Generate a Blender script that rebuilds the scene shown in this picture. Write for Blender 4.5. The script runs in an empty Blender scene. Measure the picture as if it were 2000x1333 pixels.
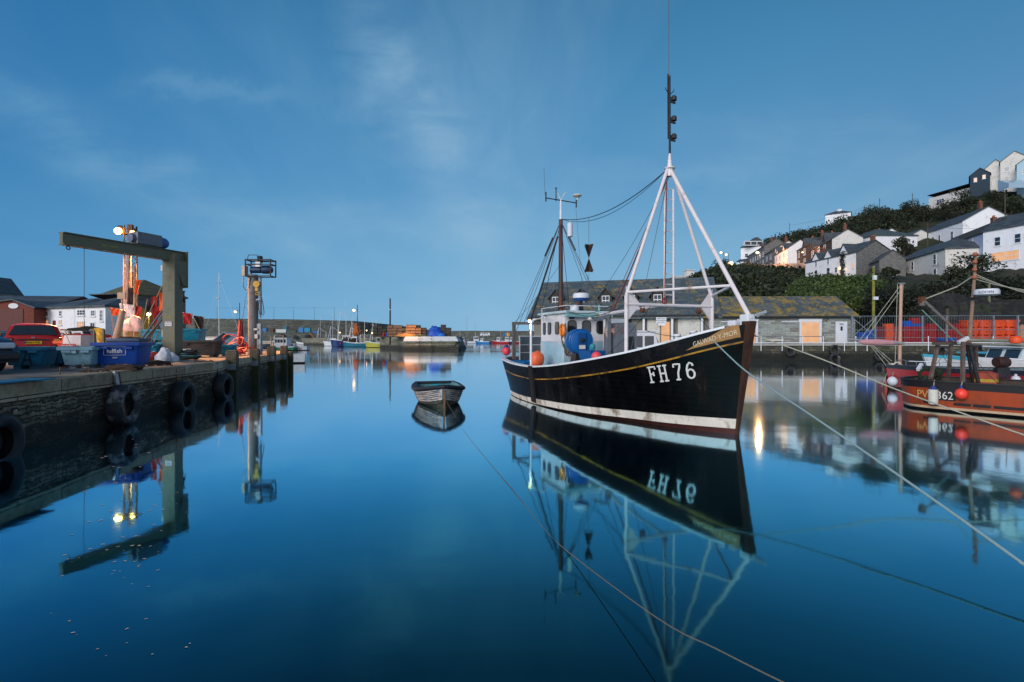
import bpy, bmesh, math, random
import numpy as np
from mathutils import Vector, Matrix
R = math.radians
random.seed(7)
SC = bpy.context.scene
COL = SC.collection
CH = 2.1          # eye height above the water
HY = 664.0        # horizon row of the photograph

# ------------------------------------------------------------------ camera
cd = bpy.data.cameras.new('camera')
cam = bpy.data.objects.new('camera', cd); COL.objects.link(cam)
cd.sensor_width = 36; cd.lens = 18; cd.clip_start = 0.05; cd.clip_end = 20000
cd.shift_y = -0.00125
cam.location = (0, 0, CH); cam.rotation_euler = (R(90), 0, 0)
SC.camera = cam
SC.view_settings.view_transform = 'Standard'; SC.view_settings.look = 'None'
SC.view_settings.exposure = 0.0; SC.view_settings.gamma = 1.0

def S(r, g, b):      # sRGB 0-255 -> linear
    f = lambda c: (c / 12.92 if c <= .04045 else ((c + .055) / 1.055) ** 2.4)
    return (f(r / 255), f(g / 255), f(b / 255), 1)

class NT:
    """tiny node-tree writer"""
    def __init__(s, tree): s.t = tree; s.n = tree.nodes; s.l = tree.links
    def add(s, typ, ins=None, **kw):
        n = s.n.new(typ)
        for k, v in kw.items(): setattr(n, k, v)
        for k, v in (ins or {}).items():
            if isinstance(v, bpy.types.NodeSocket): s.l.new(v, n.inputs[k])
            else: n.inputs[k].default_value = v
        return n
    def ramp(s, fac, stops, interp='LINEAR'):
        n = s.n.new('ShaderNodeValToRGB'); n.color_ramp.interpolation = interp
        e = n.color_ramp.elements
        while len(e) > 1: e.remove(e[0])
        e[0].position = stops[0][0]; e[0].color = stops[0][1]
        for p, c in stops[1:]:
            x = e.new(p); x.color = c
        s.l.new(fac, n.inputs[0]); return n.outputs[0]
    def math(s, op, a, b=0.0, clamp=False):
        n = s.n.new('ShaderNodeMath'); n.operation = op; n.use_clamp = clamp
        for i, v in enumerate((a, b)):
            if isinstance(v, bpy.types.NodeSocket): s.l.new(v, n.inputs[i])
            else: n.inputs[i].default_value = v
        return n.outputs[0]
    def mix(s, f, a, b, mode='MIX'):
        n = s.n.new('ShaderNodeMix'); n.data_type = 'RGBA'; n.blend_type = mode
        for i, v in ((0, f), (6, a), (7, b)):
            if isinstance(v, bpy.types.NodeSocket): s.l.new(v, n.inputs[i])
            else: n.inputs[i].default_value = v
        return n.outputs[2]

# ------------------------------------------------------------------ dusk sky
W = bpy.data.worlds.new('World'); SC.world = W; W.use_nodes = True
t = NT(W.node_tree); t.n.clear()
tc = t.add('ShaderNodeTexCoord').outputs['Generated']
sep = t.add('ShaderNodeSeparateXYZ', {0: tc})
z = sep.outputs[2]
zz = t.math('MAXIMUM', z, 0.0)
base = t.ramp(zz, [(0.0, S(138, 185, 216)), (.06, S(128, 180, 216)), (.16, S(113, 170, 209)), (.30, S(87, 150, 196)),
                   (.45, S(68, 134, 181)), (.60, S(46, 112, 158)), (.85, S(24, 74, 120)), (1.0, S(14, 54, 95))])
# cirrus: noise on a plane far above, so it foreshortens towards the horizon
inv = t.math('DIVIDE', 1.0, t.math('ADD', zz, .12))
pl = t.add('ShaderNodeVectorMath', {0: tc, 1: (1, 1, 0)}, operation='MULTIPLY')
pl = t.add('ShaderNodeVectorMath', {0: pl.outputs[0], 'Scale': inv}, operation='SCALE')
mp = t.add('ShaderNodeMapping', {'Vector': pl.outputs[0], 'Rotation': (0, 0, R(28)), 'Scale': (1.15, .33, 1), 'Location': (1.35, 2.1, 0)})
n1 = t.add('ShaderNodeTexNoise', {'Vector': mp.outputs[0], 'Scale': 1.25, 'Detail': 4, 'Roughness': .55, 'Distortion': .6})
mp2 = t.add('ShaderNodeMapping', {'Vector': pl.outputs[0], 'Rotation': (0, 0, R(52)), 'Scale': (5.5, 1.2, 1)})
n2 = t.add('ShaderNodeTexNoise', {'Vector': mp2.outputs[0], 'Scale': 1.2, 'Detail': 6, 'Roughness': .6, 'Distortion': .8})
cl = t.ramp(n1.outputs[0], [(.44, (0, 0, 0, 1)), (.66, (1, 1, 1, 1))])
cf = t.math('MULTIPLY', cl, t.ramp(n2.outputs[0], [(.25, (.25, .25, .25, 1)), (.75, (1, 1, 1, 1))]))
cf = t.math('MULTIPLY', cf, .20)
# two broad soft bands of cirrus, fixed in the sky: one low on the left, one climbing left of the masts
yy = t.math('MAXIMUM', sep.outputs[1], .08); su = t.math('DIVIDE', sep.outputs[0], yy); sv = t.math('DIVIDE', z, yy)
vec2 = t.add('ShaderNodeCombineXYZ', {0: su, 1: sv, 2: 0.0}).outputs[0]
wn = t.add('ShaderNodeTexNoise', {'Vector': vec2, 'Scale': 3.2, 'Detail': 6, 'Roughness': .6})
wob = t.math('MULTIPLY', t.math('SUBTRACT', wn.outputs[0], .5), .26)
def band(x0, y0, x1, y1, w, amp, rag):
    dx, dy = x1 - x0, y1 - y0; L = math.hypot(dx, dy); dx /= L; dy /= L
    al = t.math('ADD', t.math('MULTIPLY', t.math('SUBTRACT', su, x0), dx), t.math('MULTIPLY', t.math('SUBTRACT', sv, y0), dy))
    ac = t.math('ADD', t.math('SUBTRACT', t.math('MULTIPLY', t.math('SUBTRACT', su, x0), dy), t.math('MULTIPLY', t.math('SUBTRACT', sv, y0), dx)), wob)
    g = t.math('EXPONENT', t.math('MULTIPLY', t.math('POWER', t.math('DIVIDE', ac, w), 2.0), -1.0))
    e = t.math('DIVIDE', t.math('SUBTRACT', al, L / 2), L * .52); e = t.math('EXPONENT', t.math('MULTIPLY', t.math('POWER', t.math('ABSOLUTE', e), 4.0), -1.0))
    mpb = t.add('ShaderNodeMapping', {'Vector': vec2, 'Rotation': (0, 0, -math.atan2(dy, dx)), 'Scale': (2.2, rag, 1)})
    st = t.add('ShaderNodeTexNoise', {'Vector': mpb.outputs[0], 'Scale': 1.6, 'Detail': 6, 'Roughness': .58, 'Distortion': .5})
    s_ = t.ramp(st.outputs[0], [(.3, (.12, .12, .12, 1)), (.7, (1, 1, 1, 1))])
    return t.math('MULTIPLY', t.math('MULTIPLY', g, e), t.math('MULTIPLY', s_, amp))
for bd in ((-1.15, .52, -.38, .17, .055, .55, 9), (-.30, .66, -.06, .20, .075, .62, 6), (-.78, .46, -.44, .485, .02, .30, 12), (.10, .30, .55, .36, .03, .22, 10), (-.6, .20, .1, .225, .035, .28, 9), (.3, .42, .9, .36, .05, .16, 8)):
    cf = t.math('ADD', cf, band(*bd))
cf = t.math('MINIMUM', cf, .75)
sky = t.mix(cf, base, S(158, 192, 216))
# the sky darkens away from the afterglow: deepest on the left, greyer on the right
sx = t.ramp(t.math('ADD', t.math('MULTIPLY', sep.outputs[0], .5), .5), [(.12, (.32, .60, .78, 1)), (.28, (.64, .82, .91, 1)), (.48, (1, 1, 1, 1)), (.72, (1.0, .97, .96, 1)), (.88, (.86, .84, .86, 1))])
sky = t.mix(1.0, sky, sx, 'MULTIPLY')
# the last of the daylight stands behind the photographer and a little to the right
az = t.math('MULTIPLY', sep.outputs[1], -1.0)
back = t.ramp(az, [(.15, (0, 0, 0, 1)), (.8, (1, 1, 1, 1))])
low = t.ramp(zz, [(0.0, (1, 1, 1, 1)), (.7, (.15, .15, .15, 1))])
sky = t.mix(t.math('MULTIPLY', back, low), sky, (0.86, 0.86, 0.88, 1))
nis = t.add('ShaderNodeTexSky', sky_type='NISHITA')
nis.sun_disc = False; nis.sun_elevation = R(1.0); nis.sun_rotation = R(200); nis.altitude = 0
nb = t.mix(1.0, nis.outputs[0], (.012, .012, .012, 1), 'MULTIPLY')
sky = t.mix(1.0, sky, nb, 'ADD')
bg = t.add('ShaderNodeBackground', {0: sky, 1: 1.0})
t.l.new(bg.outputs[0], t.add('ShaderNodeOutputWorld').inputs[0])

sd = bpy.data.lights.new('dusk_glow', 'SUN'); sd.energy = 2.5; sd.angle = R(35); sd.color = (1, .95, .93)
so = bpy.data.objects.new('dusk_glow', sd); COL.objects.link(so)
so.rotation_euler = (R(68), 0, R(-38))

# ------------------------------------------------------------------ materials
MATS = {}
def principled(name):
    m = bpy.data.materials.new(name); m.use_nodes = True
    t = NT(m.node_tree); t.n.clear()
    out = t.add('ShaderNodeOutputMaterial'); b = t.add('ShaderNodeBsdfPrincipled')
    t.l.new(b.outputs[0], out.inputs[0])
    return m, t, b
def mat(name, col, rough=.6, var=.18, scale=6.0, bump=.15, metal=0.0, dirt=None, dirt_amt=.4, dscale=1.7, em=None, ems=0.0, spec=.4, stretch=None):
    """painted / plain surface with tone variation, optional dirt or rust patches, and a fine bump"""
    if name in MATS: return MATS[name]
    m, t, b = principled(name)
    co = t.add('ShaderNodeTexCoord').outputs['Object']
    if stretch: co = t.add('ShaderNodeMapping', {'Vector': co, 'Scale': stretch}).outputs[0]
    nz = t.add('ShaderNodeTexNoise', {'Vector': co, 'Scale': scale, 'Detail': 5, 'Roughness': .62})
    lo = tuple(c * (1 - var) for c in col[:3]) + (1,); hi = tuple(min(1, c * (1 + var)) for c in col[:3]) + (1,)
    c = t.mix(t.ramp(nz.outputs[0], [(.3, (0, 0, 0, 1)), (.7, (1, 1, 1, 1))]), lo, hi)
    if dirt:
        n2 = t.add('ShaderNodeTexNoise', {'Vector': co, 'Scale': dscale, 'Detail': 7, 'Roughness': .7, 'Distortion': .4})
        e = .62 - .3 * dirt_amt
        c = t.mix(t.ramp(n2.outputs[0], [(e, (0, 0, 0, 1)), (e + .12, (.85, .85, .85, 1))]), c, dirt)
    t.l.new(c, b.inputs['Base Color'])
    b.inputs['Roughness'].default_value = rough; b.inputs['Metallic'].default_value = metal
    b.inputs['Specular IOR Level'].default_value = spec
    if em: b.inputs['Emission Color'].default_value = em; b.inputs['Emission Strength'].default_value = ems
    if bump:
        bp = t.add('ShaderNodeBump', {'Height': nz.outputs[0], 'Strength': bump, 'Distance': .02})
        t.l.new(bp.outputs[0], b.inputs['Normal'])
    MATS[name] = m; return m
def stone(name, cols, bw=.5, bh=.16, mortar=(.05, .05, .045, 1), weed=None, weedz=0.5, ms=.018, bump=.8, rough=.85, spots=None, warp=.08, flat=False):
    """coursed rubble / brick / slates: brick pattern warped by noise; weed = colour below weedz (world z)"""
    if name in MATS: return MATS[name]
    m, t, b = principled(name)
    geo = t.add('ShaderNodeNewGeometry'); tcn = t.add('ShaderNodeTexCoord')
    sp = t.add('ShaderNodeSeparateXYZ', {0: tcn.outputs['Object']})
    nr = t.add('ShaderNodeSeparateXYZ', {0: geo.outputs['Normal']})
    # run the courses along whichever horizontal axis the face follows
    u = t.math('SUBTRACT', t.math('MULTIPLY', sp.outputs[0], nr.outputs[1]), t.math('MULTIPLY', sp.outputs[1], nr.outputs[0]))
    v = sp.outputs[2]
    if flat:
        u = sp.outputs[0]; v = sp.outputs[1]
    vec = t.add('ShaderNodeCombineXYZ', {0: u, 1: v, 2: 0.0}).outputs[0]
    wn = t.add('ShaderNodeTexNoise', {'Vector': vec, 'Scale': 2.2 / max(bw, .2), 'Detail': 3})
    wv = t.add('ShaderNodeVectorMath', {0: wn.outputs['Color'], 1: (.5, .5, .5)}, operation='SUBTRACT')
    wv = t.add('ShaderNodeVectorMath', {0: wv.outputs[0], 'Scale': warp}, operation='SCALE')
    vv = t.add('ShaderNodeVectorMath', {0: vec, 1: wv.outputs[0]}, operation='ADD').outputs[0]
    br = t.add('ShaderNodeTexBrick', {'Vector': vv, 'Color1': (0, 0, 0, 1), 'Color2': (1, 1, 1, 1), 'Mortar': (.5, .5, .5, 1), 'Scale': 1.0,
               'Mortar Size': ms, 'Mortar Smooth': .3, 'Bias': 0.0, 'Brick Width': bw, 'Row Height': bh})
    br.offset = .43; br.squash = 1.3; br.squash_frequency = 3
    nz = t.add('ShaderNodeTexNoise', {'Vector': tcn.outputs['Object'], 'Scale': 5.0, 'Detail': 8, 'Roughness': .7})
    big = t.add('ShaderNodeTexNoise', {'Vector': tcn.outputs['Object'], 'Scale': .9, 'Detail': 4, 'Roughness': .6})
    f = t.math('ADD', t.math('MULTIPLY', br.outputs[0], .5), t.math('MULTIPLY', t.math('SUBTRACT', nz.outputs[0], .25), 1.0))
    n = len(cols)
    c = t.ramp(f, [(.12 + .8 * i / max(1, n - 1), cols[i]) for i in range(n)])
    c = t.mix(br.outputs[1], c, mortar)
    if spots:
        sn = t.add('ShaderNodeTexNoise', {'Vector': tcn.outputs['Object'], 'Scale': spots[2], 'Detail': 8, 'Roughness': .75})
        ff = t.math('ADD', t.math('MULTIPLY', sn.outputs[0], .6), t.math('MULTIPLY', big.outputs[0], .4))
        c = t.mix(t.ramp(ff, [(spots[1], (0, 0, 0, 1)), (spots[1] + .07, (.9, .9, .9, 1))]), c, spots[0])
    if weed:
        pz = t.add('ShaderNodeSeparateXYZ', {0: geo.outputs['Position']}).outputs[2]
        h = t.math('ADD', pz, t.math('MULTIPLY', t.math('SUBTRACT', nz.outputs[0], .5), .9))
        k = t.ramp(t.math('DIVIDE', h, 4.0), [(max(.0, weedz / 4 - .04), (1, 1, 1, 1)), (weedz / 4 + .09, (0, 0, 0, 1))])
        c = t.mix(t.math('MULTIPLY', k, .92), c, weed)
    t.l.new(c, b.inputs['Base Color']); b.inputs['Roughness'].default_value = rough
    hgt = t.math('ADD', t.math('MULTIPLY', br.outputs[1], -.7), t.math('MULTIPLY', nz.outputs[0], .8))
    bp = t.add('ShaderNodeBump', {'Height': hgt, 'Strength': bump, 'Distance': .04})
    t.l.new(bp.outputs[0], b.inputs['Normal'])
    MATS[name] = m; return m
def leafmat(name, dark, light, olive):
    if name in MATS: return MATS[name]
    m, t, b = principled(name)
    geo = t.add('ShaderNodeNewGeometry')
    pn = t.add('ShaderNodeTexNoise', {'Vector': geo.outputs['Position'], 'Scale': .28, 'Detail': 4})
    c = t.mix(geo.outputs['Random Per Island'], dark, light)
    c = t.mix(t.ramp(pn.outputs[0], [(.42, (0, 0, 0, 1)), (.58, (.9, .9, .9, 1))]), c, olive)
    t.l.new(c, b.inputs['Base Color']); b.inputs['Roughness'].default_value = .65
    MATS[name] = m; return m
def glow(name, col, st):
    if name in MATS: return MATS[name]
    m, t, b = principled(name)
    b.inputs['Base Color'].default_value = (.5, .4, .3, 1)
    b.inputs['Emission Color'].default_value = col; b.inputs['Emission Strength'].default_value = st
    MATS[name] = m; return m
def litwin(name, col, st):
    """lit room behind glass: uneven warm light"""
    if name in MATS: return MATS[name]
    m, t, b = principled(name)
    co = t.add('ShaderNodeTexCoord').outputs['Object']
    nz = t.add('ShaderNodeTexNoise', {'Vector': co, 'Scale': 1.3, 'Detail': 3})
    e = t.mix(nz.outputs[0], tuple(c * .55 for c in col[:3]) + (1,), col)
    b.inputs['Base Color'].default_value = (.05, .04, .03, 1); b.inputs['Roughness'].default_value = .15
    t.l.new(e, b.inputs['Emission Color']); b.inputs['Emission Strength'].default_value = st
    MATS[name] = m; return m

# ------------------------------------------------------------------ mesh builder
def U(px, py, d): return Vector(((px - 1000) / 1000 * d, d, CH - (py - HY) / 1000 * d))
def frame(d):
    d = Vector(d).normalized()
    a = Vector((0, 0, 1)) if abs(d.z) < .9 else Vector((1, 0, 0))
    x = d.cross(a).normalized(); y = d.cross(x).normalized()
    return x, y
class MB:
    def __init__(s): s.v = []; s.f = []; s.m = []; s.cur = 0; s.M = None
    def addv(s, pts):
        b = len(s.v)
        if s.M is not None: pts = [s.M @ Vector(p) for p in pts]
        s.v += [tuple(p) for p in pts]; return b
    def face(s, ids): s.f.append(tuple(ids)); s.m.append(s.cur)
    def poly(s, pts):
        b = s.addv(pts); s.face(range(b, b + len(pts))); return s
    def box(s, c, size, rz=0, taper=1.0, rx=0, ry=0):
        c = Vector(c); h = Vector(size) / 2
        M = Matrix.Rotation(rz, 3, 'Z') @ Matrix.Rotation(ry, 3, 'Y') @ Matrix.Rotation(rx, 3, 'X')
        P = []
        for z in (-1, 1):
            k = taper if z > 0 else 1
            for x, y in ((-1, -1), (1, -1), (1, 1), (-1, 1)): P.append(c + M @ Vector((x * h.x * k, y * h.y * k, z * h.z)))
        b = s.addv(P)
        for q in ((0, 3, 2, 1), (4, 5, 6, 7), (0, 1, 5, 4), (1, 2, 6, 5), (2, 3, 7, 6), (3, 0, 4, 7)): s.face([b + i for i in q])
        return s
    def beam(s, p0, p1, w, h=None):
        """square bar between two points"""
        h = h or w; p0 = Vector(p0); p1 = Vector(p1); x, y = frame(p1 - p0)
        P = [p + x * a * w / 2 + y * c * h / 2 for p in (p0, p1) for a, c in ((-1, -1), (1, -1), (1, 1), (-1, 1))]
        b = s.addv(P)
        for q in ((3, 2, 1, 0), (4, 5, 6, 7), (0, 1, 5, 4), (1, 2, 6, 5), (2, 3, 7, 6), (3, 0, 4, 7)): s.face([b + i for i in q])
        return s
    def tube(s, pts, r, n=8, r2=None, cap=True):
        pts = [Vector(p) for p in pts]; N = len(pts); prev = None; rows = []
        for i, p in enumerate(pts):
            d = (pts[min(i + 1, N - 1)] - pts[max(i - 1, 0)])
            if d.length < 1e-7: d = Vector((0, 0, 1))
            if prev is None: x, y = frame(d)
            else:
                d.normalize(); x = (prev - d * prev.dot(d)); x = x.normalized() if x.length > 1e-5 else frame(d)[0]; y = d.cross(x)
            prev = x
            rr = r + ((r2 if r2 is not None else r) - r) * i / max(1, N - 1)
            rows.append(s.addv([p + (x * math.cos(2 * math.pi * k / n) + y * math.sin(2 * math.pi * k / n)) * rr for k in range(n)]))
        for a, b in zip(rows, rows[1:]):
            for k in range(n): s.face((a + k, a + (k + 1) % n, b + (k + 1) % n, b + k))
        if cap:
            s.face([rows[0] + k for k in range(n)][::-1]); s.face([rows[-1] + k for k in range(n)])
        return s
    def lathe(s, prof, c=(0, 0, 0), axis=(0, 0, 1), n=20, cap=True):
        """prof = [(r, h)...] along axis"""
        c = Vector(c); a = Vector(axis).normalized(); x, y = frame(a); rows = []
        for r, h in prof: rows.append(s.addv([c + a * h + (x * math.cos(2 * math.pi * k / n) + y * math.sin(2 * math.pi * k / n)) * r for k in range(n)]))
        for p, q in zip(rows, rows[1:]):
            for k in range(n): s.face((p + k, p + (k + 1) % n, q + (k + 1) % n, q + k))
        if cap:
            s.face([rows[0] + k for k in range(n)][::-1]); s.face([rows[-1] + k for k in range(n)])
        return s
    def ball(s, c, r, n=16, sz=1.0):
        return s.lathe([(max(.001, r * math.sin(math.pi * i / (n // 2))), -r * sz * math.cos(math.pi * i / (n // 2))) for i in range(n // 2 + 1)], c, n=n)
    def torus(s, c, axis, R0, r, n=28, m=10, sx=1.0):
        c = Vector(c); a = Vector(axis).normalized(); x, y = frame(a); rows = []
        for i in range(n):
            t = 2 * math.pi * i / n; e = x * math.cos(t) + y * math.sin(t)
            rows.append(s.addv([c + e * (R0 + r * math.cos(2 * math.pi * k / m)) + a * r * sx * math.sin(2 * math.pi * k / m) for k in range(m)]))
        for i in range(n):
            p, q = rows[i], rows[(i + 1) % n]
            for k in range(m): s.face((p + k, q + k, q + (k + 1) % m, p + (k + 1) % m))
        return s
    def grid(s, rows, close=False):
        ids = [s.addv(r) for r in rows]; w = len(rows[0])
        for a, b in zip(ids, ids[1:]):
            for k in range(w if close else w - 1): s.face((a + k, a + (k + 1) % w, b + (k + 1) % w, b + k))
        return s
    def prism(s, poly, z0, z1):
        n = len(poly); b = s.addv([(p[0], p[1], z0) for p in poly] + [(p[0], p[1], z1) for p in poly])
        s.face([b + i for i in range(n)][::-1]); s.face([b + n + i for i in range(n)])
        for i in range(n): s.face((b + i, b + (i + 1) % n, b + n + (i + 1) % n, b + n + i))
        return s
    def build(s, name, m, parent=None, smooth=None, bevel=0, world=False):
        me = bpy.data.meshes.new(name)
        v = s.v
        if world and parent is not None:
            iv = parent.matrix_basis.inverted()
            if parent.parent is not None: iv = iv @ parent.parent.matrix_basis.inverted()
            v = [tuple(iv @ Vector(p)) for p in v]
        me.from_pydata(v, [], s.f)
        for mm in (m if isinstance(m, (list, tuple)) else [m]): me.materials.append(mm)
        me.polygons.foreach_set('material_index', s.m)
        bm = bmesh.new(); bm.from_mesh(me)
        bmesh.ops.recalc_face_normals(bm, faces=bm.faces)
        bm.to_mesh(me); bm.free()
        if smooth is not None:
            me.polygons.foreach_set('use_smooth', [True] * len(me.polygons))
            if smooth < 180:
                me.set_sharp_from_angle(angle=R(smooth))
        o = bpy.data.objects.new(name, me); COL.objects.link(o)
        if parent is not None: o.parent = parent
        if bevel:
            bv = o.modifiers.new('bevel', 'BEVEL'); bv.width = bevel; bv.segments = 2; bv.limit_method = 'ANGLE'; bv.angle_limit = R(40)
        return o
def tag(o, label=None, cat=None, group=None, kind=None):
    if label: o['label'] = label
    if cat: o['category'] = cat
    if group: o['group'] = group
    if kind: o['kind'] = kind
    return o
def thing(name, label, cat, loc=(0, 0, 0), rz=0, group=None):
    o = bpy.data.objects.new(name, None); COL.objects.link(o); o.empty_display_size = .2
    o.matrix_basis = Matrix.Translation(Vector(loc)) @ Matrix.Rotation(rz, 4, 'Z')
    return tag(o, label, cat, group)
def dup(root, loc, rz=0, label=None, group=None, scale=None):
    M = Matrix.Translation(Vector(loc)) @ Matrix.Rotation(rz, 4, 'Z')
    if scale: M = M @ Matrix.Diagonal((*scale, 1))
    def cp(o, par):
        c = o.copy(); COL.objects.link(c); c.parent = par
        for k in list(o.children): cp(k, c)
        return c
    r = cp(root, None); r.matrix_basis = M
    if label: r['label'] = label
    if group: r['group'] = group
    return r
def text_mb(txt, size, extrude=.004, spacing=1.0, align='CENTER'):
    cu = bpy.data.curves.new('lettering', 'FONT'); cu.body = txt; cu.size = size; cu.extrude = extrude
    cu.align_x = align; cu.space_character = spacing; cu.resolution_u = 3
    o = bpy.data.objects.new('lettering', cu); COL.objects.link(o)
    bpy.context.view_layer.update()
    me = bpy.data.meshes.new_from_object(o.evaluated_get(bpy.context.evaluated_depsgraph_get()))
    P = [v.co.copy() for v in me.vertices]; F = [tuple(p.vertices) for p in me.polygons]
    bpy.data.objects.remove(o); bpy.data.curves.remove(cu); bpy.data.meshes.remove(me)
    return P, F
def lettering(txt, size, origin, xdir, m, parent, up=(0, 0, 1), spacing=1.0, name='lettering', world=False, align='CENTER'):
    """flat lettering standing on a surface; origin = baseline centre"""
    P, F = text_mb(txt, size, spacing=spacing, align=align)
    o = Vector(origin); x = Vector(xdir).normalized(); u = Vector(up).normalized(); n = x.cross(u).normalized()
    mb = MB(); b = mb.addv([o + x * p.x + u * p.y + n * p.z for p in P])
    for f in F: mb.face([b + i for i in f])
    return mb.build(name, m, parent, world=world)
def lamp(name, loc, power, col=(1, .55, .2), r=.15, parent=None):
    l = bpy.data.lights.new(name, 'POINT'); l.energy = power; l.color = col; l.shadow_soft_size = r
    o = bpy.data.objects.new(name, l); COL.objects.link(o); o.location = loc
    if parent is not None: o.parent = parent
    return o
def catenary(a, b, sag, n=14):
    a = Vector(a); b = Vector(b)
    return [a.lerp(b, i / n) - Vector((0, 0, sag * 4 * (i / n) * (1 - i / n))) for i in range(n + 1)]

white = mat('white_paint', S(212, 214, 220), .5, .06, 3, .05, dirt=S(165, 160, 152), dirt_amt=.1)
cream = mat('cream_paint', S(205, 200, 190), .6, .06)
rustm = mat('rust', S(96, 58, 40), .85, .35, 14, .4)
black = mat('black_rubber', (.012, .012, .014, 1), .65, .3, 8, .3)
steel = mat('galvanised_steel', S(140, 148, 156), .42, .15, 8, .1, metal=.65, dirt=S(105, 95, 88), dirt_amt=.25)
dsteel = mat('dark_steel', S(48, 50, 54), .5, .3, 9, .2, metal=.4, dirt=S(90, 58, 40), dirt_amt=.25)
wirem = mat('wire', (.03, .03, .035, 1), .5, .2)
glass = mat('window_glass', (.02, .03, .04, 1), .06, .2, 1, 0, spec=.9)
winframe = mat('window_frame_white', S(215, 216, 220), .5, .05)
wood = mat('weathered_wood', S(118, 104, 86), .8, .35, 5, .4, stretch=(6, 6, 1))
greenwood = mat('mossy_wood', S(96, 104, 62), .85, .35, 7, .4, dirt=S(60, 62, 40), dirt_amt=.5)
redpaint = mat('red_paint', S(168, 22, 26), .35, .12, dirt=S(90, 20, 20), dirt_amt=.2)
orangep = mat('orange_plastic', S(232, 84, 34), .5, .1)
bluep = mat('blue_plastic', S(6, 72, 160), .45, .12)
lampw = glow('lamp_glass_warm', (1, .50, .13, 1), 9)
lampw2 = glow('lamp_glass_soft', (1, .50, .18, 1), 5)
roomlit = litwin('lit_room', (1, .5, .22, 1), 1.0)
# ================================================================== water, sea bed
m = bpy.data.materials.new('harbour_water'); m.use_nodes = True; t = NT(m.node_tree); t.n.clear()
geo = t.add('ShaderNodeNewGeometry')
w1 = t.add('ShaderNodeTexNoise', {'Vector': geo.outputs['Position'], 'Scale': .55, 'Detail': 2, 'Roughness': .5})
w2 = t.add('ShaderNodeTexNoise', {'Vector': geo.outputs['Position'], 'Scale': 3.1, 'Detail': 2, 'Roughness': .5})
hh = t.math('ADD', w1.outputs[0], t.math('MULTIPLY', w2.outputs[0], .14))
bp = t.add('ShaderNodeBump', {'Height': hh, 'Strength': .05, 'Distance': .1})
# Fresnel: the green-blue water mirrors fully at grazing angles and goes dark when looked down into
dt = t.add('ShaderNodeVectorMath', {0: geo.outputs['Incoming'], 1: geo.outputs['True Normal']}, operation='DOT_PRODUCT')
fr = t.ramp(t.math('ABSOLUTE', dt.outputs['Value']), [(0, (.97, .99, 1, 1)), (.08, (.86, .93, .97, 1)), (.13, (.72, .90, 1.0, 1)), (.18, (.47, .78, .95, 1)), (.225, (.28, .67, .84, 1)), (.32, (.12, .41, .51, 1)), (.44, (.05, .185, .22, 1)), (.54, (.022, .09, .105, 1)), (1, (.018, .035, .045, 1))])
w3 = t.add('ShaderNodeTexNoise', {'Vector': t.add('ShaderNodeMapping', {'Vector': geo.outputs['Position'], 'Scale': (.35, 1, 1)}).outputs[0], 'Scale': .06, 'Detail': 3, 'Roughness': .5})
gl_ = t.add('ShaderNodeBsdfGlossy', {'Color': fr, 'Roughness': t.ramp(w3.outputs[0], [(.38, (.035, .035, .035, 1)), (.62, (.10, .10, .10, 1))]), 'Normal': bp.outputs[0]})
df = t.add('ShaderNodeBsdfDiffuse', {'Color': (0, .0008, .0016, 1)})
t.l.new(t.add('ShaderNodeAddShader', {0: gl_.outputs[0], 1: df.outputs[0]}).outputs[0], t.add('ShaderNodeOutputMaterial').inputs[0])
wat = MB().poly([(-4000, -60, 0), (4000, -60, 0), (4000, 6000, 0), (-4000, 6000, 0)])
o = wat.build('water', m); tag(o, 'calm dark blue harbour water with blurred reflections', kind='structure')

# ================================================================== left quay
QZ = 1.3
EDGE = [(-9.3, -12), (-9.3, 9.1), (-9.75, 11.8), (-10.3, 15.6), (-10.5, 18), (-11.5, 20.5), (-12.3, 24.3), (-13.0, 28), (-13.6, 31)]
BACK = [(-17.0, 38), (-28, 42), (-62, 92), (-420, 200), (-420, -12)]
quay_top = mat('quay_concrete', S(112, 106, 98), .8, .25, 3, .35, dirt=S(62, 60, 58), dirt_amt=.45, dscale=.6)
o = MB().poly([(x, y, QZ) for x, y in EDGE + BACK]).build('quay', quay_top)
tag(o, 'worn grey concrete quay top lit orange by the lamp', kind='structure')
slate = stone('quay_rubble', [S(36, 32, 26), S(70, 61, 50), S(98, 86, 70), S(134, 118, 96), S(180, 160, 132)], .36, .085,
              mortar=(.018, .016, .013, 1), weed=(.010, .013, .009, 1), weedz=.38, ms=.014, bump=1.0, warp=.2, spots=(S(150, 134, 110), .61, 1.3))  # spots: brownish lit patches put into the stone colour
coping = stone('granite_coping', [S(108, 92, 74), S(154, 134, 108), S(172, 152, 128), S(190, 176, 156)], 1.35, .34,
               mortar=(.02, .018, .016, 1), ms=.012, bump=.5, warp=.03, spots=(S(168, 165, 160), .60, 2.2))
qw = thing('quay_wall', 'dark rubble stone quay wall with granite coping on the left', 'wall', (-9.1, 9.1, 0))
edge2 = EDGE + BACK[:3]
def offs(pts, k):
    out = []
    for i, p in enumerate(pts):
        a = Vector(pts[max(0, i - 1)]); c = Vector(pts[min(len(pts) - 1, i + 1)]); d = (c - a).normalized()
        out.append((p[0] + d.y * k, p[1] - d.x * k))
    return out
def densify(pts, step=.5):
    out = []
    for a, c in zip(pts, pts[1:]):
        n = max(1, int((Vector(c) - Vector(a)).length / step))
        out += [tuple(Vector(a).lerp(Vector(c), i / n)) for i in range(n)]
    return out + [pts[-1]]
rng = random.Random(3)
dn = densify(edge2, .45)
rows = [[(x, y, -1.2) for x, y in offs(dn, .10)]]
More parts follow.
